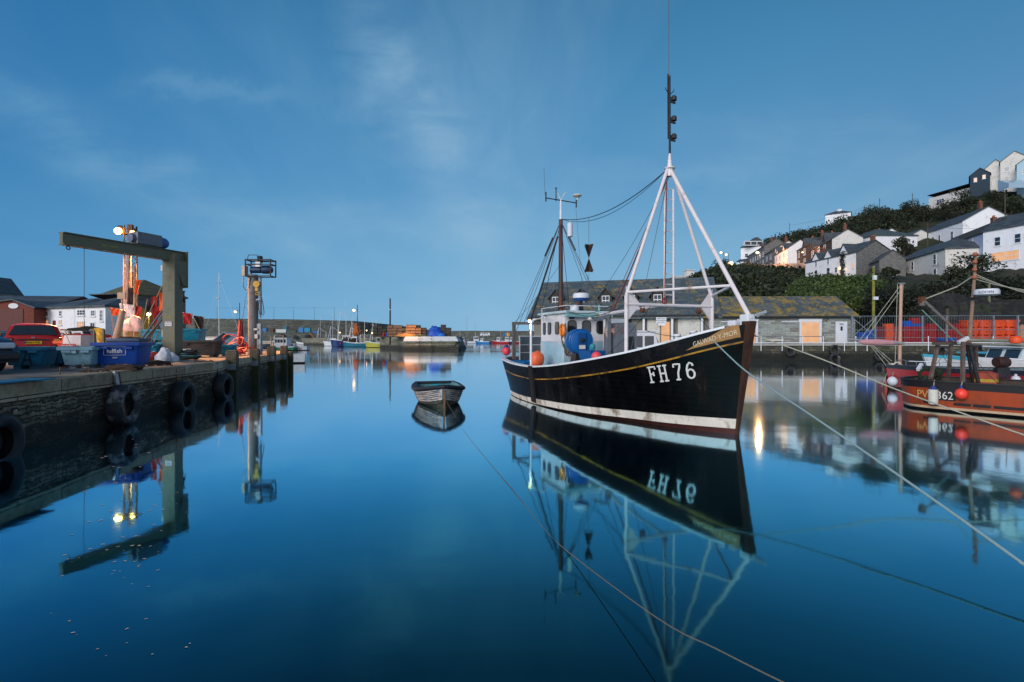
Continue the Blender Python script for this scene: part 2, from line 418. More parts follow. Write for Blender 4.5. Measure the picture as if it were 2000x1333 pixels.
for zz_ in (-.2, .1, .3, .5, .7, .85, .96):
    rows.append([(x + rng.uniform(-.03, .03), y + rng.uniform(-.03, .03), zz_) for x, y in offs(dn, .05 - zz_ * .04)])
MB().grid(rows).build('rubble_face', slate, qw, world=True)
mb = MB()
a_, b_ = offs(dn, .07), offs(dn, -.55)
mb.grid([[(x, y, .95) for x, y in offs(dn, 0)], [(x, y, .955) for x, y in a_], [(x + rng.uniform(-.012, .012), y, QZ - .03) for x, y in a_],
         [(x, y, QZ + .004) for x, y in offs(dn, .03)], [(x, y, QZ + .006) for x, y in b_]])
mb.build('coping', coping, qw, world=True)

# ================================================================== right quay and hillside
RZ = 1.7
RE = [(2, 53), (2, 52), (21, 51), (45, 48.5), (75, 46), (140, 42)]
rq = MB().poly([(x, y, RZ) for x, y in RE[1:]] + [(140, 75, RZ), (60, 80, RZ), (8, 76, RZ), (3, 64, RZ)])
o = rq.build('quayside', mat('quayside_concrete', S(120, 116, 108), .85, .2)); tag(o, 'concrete quayside in front of the stone sheds', kind='structure')
rwall = stone('quay_wall_stone', [S(40, 40, 34), S(66, 64, 52), S(86, 82, 66), S(110, 104, 88)], .7, .24, mortar=(.02, .02, .016, 1),
              weed=(.006, .008, .006, 1), weedz=.75, ms=.02, bump=.8, warp=.1, spots=(S(78, 92, 44), .57, 1.1))
rw = thing('harbour_wall', 'mossy stone harbour wall below the sheds on the right', 'wall', (21, 51, 0))
mb = MB(); re_ = [(3, 66)] + densify(RE[1:], 1.5)
mb.grid([[(x + rng.uniform(-.05, .05), y - .06 + rng.uniform(-.04, .04), z_) for x, y in re_] for z_ in (-1, 0, .5, 1.0, RZ - .2)])
mb.build('stone_face', rwall, rw, world=True)
mb = MB(); mb.grid([[(x, y + .0, RZ - .2) for x, y in re_], [(x, y - .16, RZ - .19) for x, y in re_], [(x, y - .16, RZ + .04) for x, y in re_], [(x, y + .4, RZ + .05) for x, y in re_]])
mb.build('coping', mat('pale_coping', S(150, 148, 142), .8, .2), rw, world=True)

PROF = {
 1285: [(64, -.5), (75, -2), (100, -4), (140, -4), (200, -4), (300, -4)],
 1312: [(64, 1.6), (74, 3), (100, 8), (130, 10), (150, 6), (180, 0), (300, -4)],
 1345: [(62.5, 1.6), (72, 5), (100, 12), (140, 17), (165, 15), (200, 4), (300, -4)],
 1400: [(62.5, 1.6), (72, 6.5), (100, 14), (140, 20.5), (165, 23), (200, 14), (300, -4)],
 1450: [(62.5, 1.6), (72, 6.5), (100, 13.5), (140, 20.5), (175, 26), (190, 28), (225, 32), (300, 18)],
 1500: [(62.5, 1.6), (72, 6.5), (100, 13), (140, 20), (165, 24), (182, 28), (225, 45.5), (300, 34)],
 1560: [(62.5, 1.6), (72, 6.5), (95, 11.5), (120, 15), (140, 20), (152, 23), (180, 33), (220, 47.5), (300, 38)],
 1640: [(62.5, 1.6), (70, 6), (80, 8.6), (95, 11), (112, 13.5), (120, 18.5), (138, 22), (160, 31), (200, 49), (300, 42)],
 1700: [(62.5, 1.6), (70, 6), (80, 9.4), (92, 12), (105, 14.5), (118, 19), (140, 27.5), (178, 46.5), (300, 45)],
 1780: [(60, 1.6), (66, 5.5), (80, 10), (90, 12.8), (103, 15), (118, 22), (140, 31), (166, 44), (300, 48)],
 1870: [(58.5, 1.6), (63, 6), (78, 10), (88, 13), (102, 16.5), (120, 24.5), (140, 36.5), (152, 43.8), (300, 52)],
 1960: [(57.5, 1.6), (62, 7), (74, 11), (82, 13.2), (98, 16), (115, 24), (135, 38.5), (145, 44.5), (300, 52)],
 2120: [(56, 1.6), (61, 7), (74, 11.5), (82, 14), (98, 18), (115, 26), (135, 39), (145, 45), (300, 54)],
 2500: [(56, 1.6), (62, 8), (74, 13), (90, 20), (110, 30), (150, 46), (300, 56)]}
PK = sorted(PROF)
def terr(px, d):
    def f(k):
        P = PROF[k]; return float(np.interp(d, [p[0] for p in P], [p[1] for p in P]))
    if px <= PK[0]: return f(PK[0])
    if px >= PK[-1]: return f(PK[-1])
    for a, c in zip(PK, PK[1:]):
        if a <= px <= c:
            k = (px - a) / (c - a); return f(a) * (1 - k) + f(c) * k
def TX(px, d): return Vector(((px - 1000) / 1000 * d, d, terr(px, d)))
earth = mat('hill_grass', S(40, 48, 26), .95, .5, .5, .6, dirt=S(58, 54, 40), dirt_amt=.5, dscale=.25)
rows = []
for px in range(1276, 2501, 12):
    rows.append([tuple(TX(px, d) + Vector((0, 0, random.uniform(-.25, .25) if d > 60 else 0))) for d in list(np.arange(56, 130, 2.0)) + list(np.arange(130, 301, 5.0))])
o = MB().grid(rows).build('hillside', earth, smooth=60); tag(o, 'dark green hillside above the harbour', kind='structure')
cliffm = stone('retaining_stone', [S(10, 10, 11), S(24, 25, 27), S(38, 38, 40), S(60, 56, 52)], .9, .3, mortar=(.01, .01, .01, 1), ms=.02, bump=1, warp=.3, spots=(S(40, 52, 26), .52, .8))
# retaining wall of dark rock behind the crate compound
rt = thing('retaining_wall', 'tall dark rock retaining wall overgrown with ivy behind the crates', 'wall', (48, 60, RZ))
mb = MB(); ln = [TX(p, 61.5 - (p - 1690) * .006) for p in range(1690, 2500, 12)]
mb.grid([[(p.x + random.uniform(-.2, .2), p.y - 2.2 + q * .5 + random.uniform(-.3, .3), RZ - .1 + h * (1 + .07 * math.sin(p.x * .4)) * min(1, max(.25, (p.x - 42) / 8))) for p in ln] for q, h in enumerate((0, 1.2, 2.4, 3.6, 4.8, 5.6))])
mb.build('rock_face', cliffm, rt, world=True)

# ------------------------------------------------------------------ vegetation
def leaf_mesh(name, cen, rad, per, leaf, m, seed=1, parent=None, flat=.75, world=False):
    """cen Nx3, rad N: leaf-sized quads scattered through each clump's volume"""
    g = np.random.default_rng(seed)
    cen = np.asarray(cen, float); rad = np.asarray(rad, float); N = len(cen)
    idx = np.repeat(np.arange(N), per); n = len(idx)
    d = g.normal(size=(n, 3)); d /= np.linalg.norm(d, axis=1)[:, None]
    rr_ = rad[idx] * g.uniform(.35, 1.0, n) ** .5 * g.uniform(.8, 1.15, n)
    P = cen[idx] + d * rr_[:, None] * np.array([1, 1, flat])
    a = g.normal(size=(n, 3)); a /= np.linalg.norm(a, axis=1)[:, None]
    b2 = np.cross(a, g.normal(size=(n, 3))); b2 /= np.linalg.norm(b2, axis=1)[:, None]
    sz = (leaf * g.uniform(.5, 1.3, n))[:, None]
    V = np.stack([P - a * sz, P + b2 * sz * .6, P + a * sz, P - b2 * sz * .6], 1).reshape(-1, 3)
    if parent is not None and world: V = V - np.array(parent.matrix_basis.translation)
    me = bpy.data.meshes.new(name); me.vertices.add(n * 4); me.loops.add(n * 4); me.polygons.add(n)
    me.vertices.foreach_set('co', V.ravel()); me.loops.foreach_set('vertex_index', np.arange(n * 4, dtype=np.int32))
    me.polygons.foreach_set('loop_start', np.arange(0, n * 4, 4, dtype=np.int32)); me.update(calc_edges=True)
    me.materials.append(m); o = bpy.data.objects.new(name, me); COL.objects.link(o)
    if parent is not None: o.parent = parent
    return o
leafd = leafmat('hill_leaves', S(12, 20, 10), S(34, 46, 20), S(44, 52, 24))
leafh = leafmat('hedge_leaves', S(26, 42, 16), S(62, 84, 32), S(72, 88, 38))
leafi = leafmat('ivy_leaves', S(8, 16, 8), S(24, 36, 15), S(30, 36, 18))
BLOCK = []   # house footprints in (px, d), kept free of bushes
def blocked(px, d):
    return any(a - 6 <= px <= b_ and c - 3 <= d <= e for a, b_, c, e in BLOCK)
def tree(px, d, h, cr, label, m=None, seed=1, sink=.4, lean=0, cl=14):
    base = TX(px, d); base.z -= sink
    r = thing('tree', label, 'tree', base, 0, 'trees on the hillside'); g = random.Random(seed)
    mb = MB(); top = Vector((lean, 0, h * .75)); tr = h * .035 + .05
    mb.tube([(0, 0, 0), (lean * .2, .1, h * .25), (lean * .6, 0, h * .5), top], tr, 7, tr * .3)
    C_ = []
    for i in range(cl):
        a = g.uniform(0, 6.28); q = g.uniform(.2, 1); zc = g.uniform(.38, .98) * h
        w = cr * (1 - abs(zc / h - .62) * 1.2) * q
        c = Vector((lean * zc / h + math.cos(a) * w, math.sin(a) * w, zc)); C_.append(c)
        if i % 2 == 0:
            s0 = Vector((lean * .4 * zc / h, 0, zc * .55)); mb.tube([s0, s0.lerp(c, .6) + Vector((0, 0, .1)), c], tr * .4, 5, tr * .12)
    mb.build('trunk', mat('bark', S(62, 52, 42), .9, .3, 5, .5), r, smooth=180)
    leaf_mesh('crown', [tuple(c) for c in C_], [cr * g.uniform(.28, .5) for _ in C_], 90, .16 + .012 * cr, m or leafd, seed, parent=r)
    return r
# ================================================================== boats
class Hull:
    """bow at the local origin pointing +x, stern at x = -L; tables are (station aft, half breadth)"""
    def __init__(s, L, bw, bd, zs, rake=.3, srake=.2, flare=1.2, keel=.5):
        s.L = L; s.bw = bw; s.bd = bd; s.zs_ = zs; s.rake = rake; s.sr = srake; s.flare = flare; s.keel = keel
    def I(s, tab, x):      # smooth cubic through the table
        n = len(tab)
        if x <= tab[0][0]: return tab[0][1]
        if x >= tab[-1][0]: return tab[-1][1]
        i = max(k for k in range(n - 1) if tab[k][0] <= x)
        sl = lambda a, b: (tab[b][1] - tab[a][1]) / (tab[b][0] - tab[a][0])
        def tg(k):
            if k == 0: return sl(0, 1)
            if k == n - 1: return sl(n - 2, n - 1)
            a, b = sl(k - 1, k), sl(k, k + 1); return 0 if a * b <= 0 else 2 * a * b / (a + b)
        x0, y0 = tab[i]; x1, y1 = tab[i + 1]; h = x1 - x0; u = (x - x0) / h
        return float(y0 * (2 * u ** 3 - 3 * u * u + 1) + h * tg(i) * (u ** 3 - 2 * u * u + u) + y1 * (3 * u * u - 2 * u ** 3) + h * tg(i + 1) * (u ** 3 - u * u))
    def zs(s, t): return s.I(s.zs_, t * s.L)
    def pt(s, t, z, side=1, off=0):
        top = s.zs(t); q = max(0, min(1.1, z / top))
        x = -(-s.rake * q + (s.L + s.sr * q + s.rake * q) * t)
        w = s.I(s.bw, t * s.L); d = s.I(s.bd, t * s.L)
        b = w + (d - w) * q ** s.flare
        if z < 0: b = w * max(.15, 1 + z / s.keel * .75)
        return Vector((x, -side * (b + off), z))
    def on(s, st, z, off=.012, side=1):
        """surface point at station st (aft of the bow foot) and height z"""
        q = z / s.zs(st / s.L); t = (st + s.rake * q) / (s.L + (s.sr + s.rake) * q)
        return s.pt(max(0, min(1, t)), z, side, off)
    def build(s, parent, bands, mats, ts=44, name='hull', extra=None):
        """bands: list of (func(t, zs) -> z at top of band, material index)"""
        mb = MB(); T = [i / ts for i in range(ts + 1)]
        T = sorted(set(T + [.985, .995, .01]))
        for side in (1, -1):
            lo = [s.pt(t, -s.keel, side) for t in T]; zlo = [-s.keel] * len(T)
            for fn, mi in bands:
                mb.cur = mi; zt = [fn(t, s.zs(t)) for t in T]
                steps = max(1, int(max(abs(a - b) for a, b in zip(zt, zlo)) / .22))
                for k in range(1, steps + 1):
                    z_ = [a + (b - a) * k / steps for a, b in zip(zlo, zt)]
                    hi = [s.pt(t, z, side) for t, z in zip(T, z_)]
                    mb.grid([lo, hi]); lo = hi
                zlo = zt
        mb.cur = bands[-1][1]
        # transom / stern closure
        for za, zb, mi in s.clos(bands):
            mb.cur = mi; mb.poly([s.pt(1, za, 1), s.pt(1, za, -1), s.pt(1, zb, -1), s.pt(1, zb, 1)])
        if extra: extra(mb)
        return mb.build(name, mats, parent, smooth=40)
    def clos(s, bands):
        z0 = -s.keel; out = []
        for fn, mi in bands:
            z1 = fn(1, s.zs(1)); out.append((z0, z1, mi)); z0 = z1
        return out
    def inside(s, parent, depth, wall, m_in, m_cap, capw=.16, caph=.05, deck=True, lift=0.0, ts=40, name='gunwale'):
        T = [i / ts for i in range(1, ts + 1)]
        mb = MB()
        for side in (1, -1):
            o = [s.pt(t, s.zs(t), side, .03) + Vector((0, 0, lift)) for t in T]
            i_ = [s.pt(t, s.zs(t), side, -min(capw, .8 * abs(s.pt(t, s.zs(t)).y))) + Vector((0, 0, lift)) for t in T]
            up = Vector((0, 0, caph))
            mb.grid([o, [p + up for p in o], [p + up for p in i_], i_, o])
        a = s.pt(1, s.zs(1), 1, .03); c = s.pt(1, s.zs(1), -1, .03); mb.beam(a + Vector((0, 0, lift + caph / 2)), c + Vector((0, 0, lift + caph / 2)), capw, caph)
        cap = mb.build(name, m_cap, parent)
        mb = MB()
        def bot(t, side):
            top = s.pt(t, s.zs(t)); z = s.zs(t) - depth; y = max(.01, min(abs(top.y), abs(s.pt(t, z).y)) - wall - .02)
            return Vector((s.pt(t, z).x, -side * y, z))
        for side in (1, -1):
            mb.grid([[s.pt(t, s.zs(t), side, -min(wall, .8 * abs(s.pt(t, s.zs(t)).y))) for t in T[1:]], [bot(t, side) for t in T[1:]]])
        mb.grid([[bot(t, 1) for t in T[1:]], [bot(t, -1) for t in T[1:]]])
        p = s.pt(.995, s.zs(1), 1, -wall); q = bot(.995, 1); mb.poly([p, q, Vector((q.x, -q.y, q.z)), Vector((p.x, -p.y, p.z))])
        mb.build('deck', m_in, parent)
        return cap
def strokes(parent, paths, th, mapper, m, name='lettering', step=.05):
    """painted strokes: paths in metres on a surface, mapper(u, v) -> point"""
    mb = MB()
    for P in paths:
        P = [Vector(p) for p in P]; D = []
        for a, c in zip(P, P[1:]):
            n = max(1, int((c - a).length / step)); D += [a.lerp(c, i / n) for i in range(n)]
        D.append(P[-1])
        for i, p in enumerate(D):
            d = (D[min(i + 1, len(D) - 1)] - D[max(0, i - 1)]).normalized(); q = Vector((-d.y, d.x)) * th / 2
            if i == 0: p = p - d * th * .45
            if i == len(D) - 1: p = p + d * th * .45
            r = [mapper(*(p + q)), mapper(*(p - q))]
            b = mb.addv(r)
            if i: mb.face((b - 2, b - 1, b + 1, b))
    return mb.build(name, m, parent)
def arc(cx, cy, rx, ry, a0, a1, n=10): return [(cx + rx * math.cos(R(a0 + (a1 - a0) * i / n)), cy + ry * math.sin(R(a0 + (a1 - a0) * i / n))) for i in range(n + 1)]
GL = {'F': [[(.12, 0), (.12, 1)], [(.02, 1), (.6, 1), (.6, .86)], [(.12, .53), (.42, .53)], [(.42, .62), (.42, .44)], [(0, 0), (.26, 0)]],
      'H': [[(.12, 0), (.12, 1)], [(.55, 0), (.55, 1)], [(.12, .5), (.55, .5)], [(.02, 0), (.22, 0)], [(.02, 1), (.22, 1)], [(.45, 0), (.65, 0)], [(.45, 1), (.65, 1)]],
      '7': [[(.02, .84), (.04, 1), (.5, .98), (.44, .74), (.30, .45), (.25, 0)], [(.14, 0), (.36, 0)]],
      '6': [arc(.3, .29, .24, .28, 0, 360, 16), [(.06, .32), (.07, .6), (.16, .85), (.32, 1.0), (.46, .92), (.5, .82)]]}
def glyphs(txt, h, wid, gap=.0):
    out = []; x = 0
    for ch in txt:
        if ch == ' ': x += wid * .45; continue
        out += [[(x + p[0] * wid * 1.35, p[1] * h) for p in pth] for pth in GL[ch]]; x += wid + gap
    return out
def rpanel(mb, c, xd, w, h, th=.02, r=.3, up=Vector((0, 0, 1))):
    """rounded rectangular pane standing proud of a wall; c centre, xd along wall"""
    xd = Vector(xd).normalized(); n = xd.cross(up); c = Vector(c); rr_ = r * min(w, h); P = []
    for cx, cy, a in ((w / 2 - rr_, h / 2 - rr_, 0), (-w / 2 + rr_, h / 2 - rr_, 90), (-w / 2 + rr_, -h / 2 + rr_, 180), (w / 2 - rr_, -h / 2 + rr_, 270)):
        for k in range(4): P.append((cx + rr_ * math.cos(R(a + k * 30)), cy + rr_ * math.sin(R(a + k * 30))))
    N = len(P); b = mb.addv([c + xd * p[0] + up * p[1] + n * q for q in (0, th) for p in P])
    mb.face([b + i for i in range(N)]); mb.face([b + N + i for i in range(N)][::-1])
    for i in range(N): mb.face((b + i, b + (i + 1) % N, b + N + (i + 1) % N, b + N + i))
ropem = mat('rope_pale', S(170, 168, 150), .9, .2, 40, .6)

# ------------------------------------------------------------------ the black fishing boat
FB = thing('fishing_boat', 'large black wooden fishing boat FH76 with white goalpost gantry in the middle of the harbour', 'fishing boat', (5.0, 11.35, 0), R(-68.3))
def BPb(px, py, b):
    k = (px - 1000) / 1000; s = (5 - .929 * b - k * (11.35 - .37 * b)) / (.37 + .929 * k); d = 11.35 + .929 * s - .37 * b
    return Vector((-s, -b, CH - (py - HY) / 1000 * d))
def BPs(px, py, s):
    k = (px - 1000) / 1000; b = (5 - .37 * s - k * (11.35 + .929 * s)) / (.929 - .37 * k); d = 11.35 + .929 * s - .37 * b
    return Vector((-s, -b, CH - (py - HY) / 1000 * d))
H1 = Hull(11.3, [(0, .04), (.5, .36), (1, .66), (1.42, .86), (2.33, 1.16), (3.74, 1.70), (5, 1.92), (6.5, 2.0), (8, 1.9), (9.5, 1.62), (10.4, 1.22), (10.9, .85), (11.2, .45), (11.3, .02)],
          [(0, .07), (.4, .52), (1.1, 1.05), (2, 1.5), (3, 1.83), (4, 2.0), (6.5, 2.12), (8.6, 2.0), (9.8, 1.78), (10.5, 1.45), (10.95, 1.05), (11.2, .6), (11.3, .02)],
          [(0, 2.45), (.6, 2.24), (1.3, 2.0), (2.2, 1.76), (3.3, 1.55), (4.4, 1.39), (5.5, 1.27), (6.7, 1.2), (8, 1.22), (9.3, 1.3), (11.3, 1.38)], rake=.36, srake=.4, flare=1.15)
m, t, b = principled('black_hull_paint')
co = t.add('ShaderNodeTexCoord').outputs['Object']; sp = t.add('ShaderNodeSeparateXYZ', {0: co})
nz = t.add('ShaderNodeTexNoise', {'Vector': t.add('ShaderNodeMapping', {'Vector': co, 'Scale': (1, 1, .35)}).outputs[0], 'Scale': 3.0, 'Detail': 8, 'Roughness': .7})
c = t.ramp(nz.outputs[0], [(.3, (.0012, .0012, .0016, 1)), (.52, (.0025, .0025, .003, 1)), (.64, (.008, .007, .007, 1)), (.74, (.05, .034, .026, 1))])
wv = t.math('FRACT', t.math('MULTIPLY', sp.outputs[2], 7.5))
pk = t.ramp(wv, [(0, (0, 0, 0, 1)), (.06, (1, 1, 1, 1)), (.94, (1, 1, 1, 1)), (1, (0, 0, 0, 1))])
aft_wear_light = t.ramp(t.math('DIVIDE', t.math('MULTIPLY', sp.outputs[0], -1.0), 12.0), [(.22, (0, 0, 0, 1)), (.75, (1, 1, 1, 1))])  # lighter aft: worn paint, plus light on that side put into the colour
c = t.mix(t.math('MULTIPLY', aft_wear_light, t.ramp(nz.outputs[0], [(.35, (.1, .1, .1, 1)), (.65, (.9, .9, .9, 1))])), c, (.022, .020, .021, 1))
c = t.mix(t.math('MULTIPLY', t.math('SUBTRACT', 1.0, pk), .5), c, (.012, .011, .011, 1))
t.l.new(c, b.inputs['Base Color'])
t.l.new(t.ramp(nz.outputs[0], [(.3, (.22, .22, .22, 1)), (.7, (.5, .5, .5, 1))]), b.inputs['Roughness'])
b.inputs['Specular IOR Level'].default_value = .05
bp = t.add('ShaderNodeBump', {'Height': t.math('ADD', t.math('MULTIPLY', pk, .3), nz.outputs[0]), 'Strength': .22, 'Distance': .02}); t.l.new(bp.outputs[0], b.inputs['Normal'])
hullblack = m
boot = mat('white_boot_top', S(214, 204, 192), .5, .12, 4, .1, dirt=S(120, 96, 76), dirt_amt=.42, dscale=2.2, stretch=(1, 1, .6))
antif = mat('brown_antifouling', S(74, 36, 30), .6, .3, 6, .3)
gold = mat('gold_line', S(172, 124, 34), .5, .2, 9, .1, dirt=S(70, 48, 24), dirt_amt=.5)
capm = mat('white_rail', S(220, 222, 226), .5, .08, 4, .1, dirt=S(150, 150, 148), dirt_amt=.2)
deckm = mat('deck_grey', S(96, 112, 118), .8, .2, 5, .2, dirt=S(80, 66, 54), dirt_amt=.35)
bwk = mat('bulwark_black', (.004, .004, .005, 1), .5, .4, 7, .3, dirt=S(34, 31, 31), dirt_amt=.4, spec=.15)
lerp = lambda a, c, t_: a + (c - a) * t_
H1.build(FB, [(lambda t_, z_: lerp(.13, .02, min(1, t_ * 1.7)), 0), (lambda t_, z_: lerp(.35, .17, min(1, t_ * 1.5)), 1), (lambda t_, z_: z_ - .40, 2), (lambda t_, z_: z_ - .362, 3), (lambda t_, z_: z_, 4)],
         [antif, boot, hullblack, gold, bwk], ts=64)
H1.inside(FB, .62, .1, deckm, capm)
stemm = mat('rusty_stem', S(70, 42, 28), .8, .35, 8, .5, dirt=S(46, 28, 22), dirt_amt=.5, stretch=(1, 1, .4))
mb = MB(); ZS = np.linspace(-.5, 2.5, 12); kk = lambda z_: .35 + .65 * max(0, z_) / 2.5
STM = lambda z_, dx, w: H1.pt(0, z_, 1) + Vector((dx * kk(z_), -w * kk(z_), 0))
q4 = ((-.14, .04), (.10, .05), (.10, -.13), (-.14, -.12))
mb.grid([[STM(z_, dx, w) for z_ in ZS] for dx, w in q4]); mb.poly([STM(2.5, dx, w) for dx, w in q4])
mb.build('stem', stemm, FB)
letm = mat('lettering_white', S(206, 204, 200), .6, .08, 8, 0)
# registration and name
s0, s1_, hgt = 1.53, .60, .36
strokes(FB, glyphs('FH 76', hgt, .205, .035), .038, lambda u, v: H1.on(s0 - u, 1.07 + v + u * .17, .014), letm, step=.04)
strokes(FB, glyphs('FH 76', .26, .17, .03), .034, lambda u, v: H1.on(10.55 - u, .70 + v * 1.0 - u * .05, .014), letm, step=.04)
tanm = mat('name_board_tan', S(158, 118, 70), .6, .15, 7, .15, dirt=S(120, 84, 46), dirt_amt=.3)
zf = lambda s_: H1.zs((s_ + .2) / H1.L)
rows = []
for i in range(25):
    s_ = .66 - i / 24 * .90; k = 1 - (s_ + .24) / .90
    lo = zf(s_) - .30; hi = lo + .27 * min(1, (k * 1.25) ** 1.1)
    rows.append([H1.on(s_, lo + (hi - lo) * j / 3, .012) for j in range(4)])
nb = MB().grid(rows).build('name_board', tanm, FB)
P, F = text_mb('GALWAD-Y-MOR', .135, .002, 1.03, 'LEFT')
mb = MB(); b_ = mb.addv([H1.on(.50 - p.x * .655, zf(.50 - p.x * .655) - .265 + p.x * .03 + p.y * 1.15, .016 + p.z) for p in P])
for f in F: mb.face([b_ + i for i in f])
mb.build('name_lettering', mat('lettering_cream', S(205, 190, 165), .6, .05), nb)
# rubbing post on the side, scuppers
mb = MB(); mb.grid([[H1.on(s_, z_, o_) for z_ in np.linspace(-.1, 1.25, 8)] for s_, o_ in ((6.62, .0), (6.62, .07), (6.36, .07), (6.36, .0))])
mb.poly([H1.on(s_, 1.25, o_) for s_, o_ in ((6.62, .0), (6.62, .07), (6.36, .07), (6.36, .0))]).build('rubbing_post', black, FB)
slm_ = mat('slot_grey', (.0006, .0006, .0006, 1), .6, .2)
for i in range(15):
    s_ = 3.7 + i * .42
    if abs(s_ - 6.5) < .2: continue
    MB().grid([[H1.on(s_ + a, .80 + c_, .012) for a in (0, .1, .2)] for c_ in (0, .022)]).build('scupper', slm_, FB)
# draught seam: pale horizontal dents on the bow
# wheelhouse
whw = mat('wheelhouse_white', S(216, 214, 218), .45, .05, 3, .08, dirt=S(176, 160, 150), dirt_amt=.18)
whb = mat('wheelhouse_blue', S(150, 188, 204), .5, .10, 3, .1, dirt=S(196, 196, 200), dirt_amt=.45)
trim = mat('turquoise_trim', S(128, 178, 182), .5, .12)
WS0, WS1, WB = 6.64, 8.5, .86
wh = thing('wheelhouse', None, None); wh.parent = FB
mb = MB(); mb.box((-(WS0 + WS1) / 2, 0, (.6 + 2.02) / 2), (WS1 - WS0, 2 * WB, 1.42)); mb.build('lower_wall', whb, wh)
mb = MB(); mb.box((-(WS0 + WS1) / 2, 0, (2.02 + 3.0) / 2), (WS1 - WS0, 2 * WB - .01, .98)); mb.build('upper_wall', whw, wh, bevel=.03)
mb = MB(); mb.box((-(WS0 + WS1) / 2 + .09, 0, 3.03), (WS1 - WS0 + .36, 2 * WB + .2, .09)); mb.build('roof', mat('roof_pale', S(190, 206, 208), .5, .1, dirt=S(120, 140, 140), dirt_amt=.3), wh, bevel=.025)
mb = MB(); mb.box((-WS0 + .19, 0, 2.96), (.10, 2 * WB + .1, .20)); mb.build('visor', trim, wh, bevel=.02)
dark = mat('dark_glass', (.012, .016, .02, 1), .05, .2, 1, 0, spec=.9)
for y_ in (-.56, .0, .56):
    mb = MB(); rpanel(mb, (-WS0 + .001, y_, 2.53), (0, 1, 0), .34, .46, .02, .34); f = mb.build('window', mat('window_rubber', (.02, .02, .02, 1), .6, .1), wh)
    mb = MB(); rpanel(mb, (-WS0 + .022, y_, 2.53), (0, 1, 0), .28, .40, .006, .34); mb.build('pane', dark, f)
for s_, w_ in ((8.16, .17), (7.74, .22), (7.14, .26)):
    mb = MB(); rpanel(mb, (-s_, -WB - .001, 2.50), (1, 0, 0), w_ + .04, .44, .02, .34); f = mb.build('window', MATS['window_rubber'], wh)
    mb = MB(); rpanel(mb, (-s_, -WB - .022, 2.50), (1, 0, 0), w_, .40, .006, .34); mb.build('pane', mat('grey_glass', S(84, 92, 100), .1, .2, 1, 0), f)
mb = MB(); mb.box((-WS0 + .10, -.62, 2.86), (.08, .16, .14)).beam((-WS0 + .1, -.62, 2.95), (-WS0 + .1, -.62, 3.0), .03); mb.build('floodlight', dsteel, wh)
mb = MB(); mb.lathe([(.03, 0), (.035, .1), (.08, .18), (.09, .2)], (-WS0 + .2, .02, 2.98), (0, 0, -1), 12); mb.build('horn', cream, wh, smooth=40)
mb = MB(); mb.beam((-WS0 + .26, .22, 2.92), (-WS0 + .26, .72, 2.92), .09); mb.build('light_bar', mat('bar_olive', S(150, 150, 120), .5), wh)
# deckhouse side door handle / hanging ropes
mb = MB()
for y0 in (-.9, -.62):
    mb.tube(catenary((-WS0 + .05, y0, 1.95), (-WS0 + .05, y0 + .25, 1.9), .35, 8), .018, 5)
mb.build('hanging_rope', black, wh)
MB().torus((-7.0 + .32, -WB - .05, 2.42), (.15, 1, 0), .18, .05, 20, 8).build('lifebuoy', mat('lifebuoy_orange', S(240, 130, 40), .5), wh, smooth=180)
MB().tube([(-WS1, -WB + .05, 3.08), (-WS1, -WB + .05, 3.25), (-WS0 + .1, -WB + .05, 3.25), (-WS0 + .1, WB - .05, 3.25)], .014, 5).build('roof_rail', capm, wh)
for i, (x, y, h_) in enumerate(((-7.9, -.5, .9), (-7.6, .6, 1.4), (-6.9, .75, .7))): MB().tube([(x, y, 3.06), (x, y, 3.06 + h_)], .009, 4).lathe([(.02, 0), (.03, .05), (.015, .1)], (x, y, 3.06), n=8).build('aerial', dsteel, wh)
MB().tube([(-8.2, .55, 3.05), (-8.2, .55, 3.75), (-8.35, .55, 3.85)], .06, 8).build('exhaust_pipe', rustm, wh)
# radar pair on the roof
p = BPb(1135, 583, .1); rz_ = p.z
mb = MB(); mb.tube([(p.x, p.y, 3.05), (p.x, p.y, rz_ - .1)], .04, 8).beam((p.x - .15, p.y, 3.05), (p.x, p.y, rz_ - .15), .025).beam((p.x + .15, p.y, 3.05), (p.x, p.y, rz_ - .15), .025)
rd = mb.build('radar_stand', dsteel, FB)
MB().lathe([(.02, -.10), (.2, -.10), (.27, -.02), (.275, 0)], (p.x, p.y, rz_), n=24).build('radar_base', mat('radar_blue', S(34, 78, 140), .4), rd, smooth=40)
MB().lathe([(.28, 0), (.285, .12), (.25, .17), (.02, .18)], (p.x, p.y, rz_), n=24).build('radar_dome', white, rd, smooth=40)
p = BPb(1122, 603, .45)
MB().lathe([(.14, 0), (.155, .02), (.15, .17), (.13, .2), (.01, .21)], (p.x, p.y, 3.07), n=20).build('satellite_dome', white, FB, smooth=40)
MB().tube([BPb(1170, 612, 0), BPb(1170, 596, 0)], .05, 8, .02).build('roof_aerial', trim, FB)
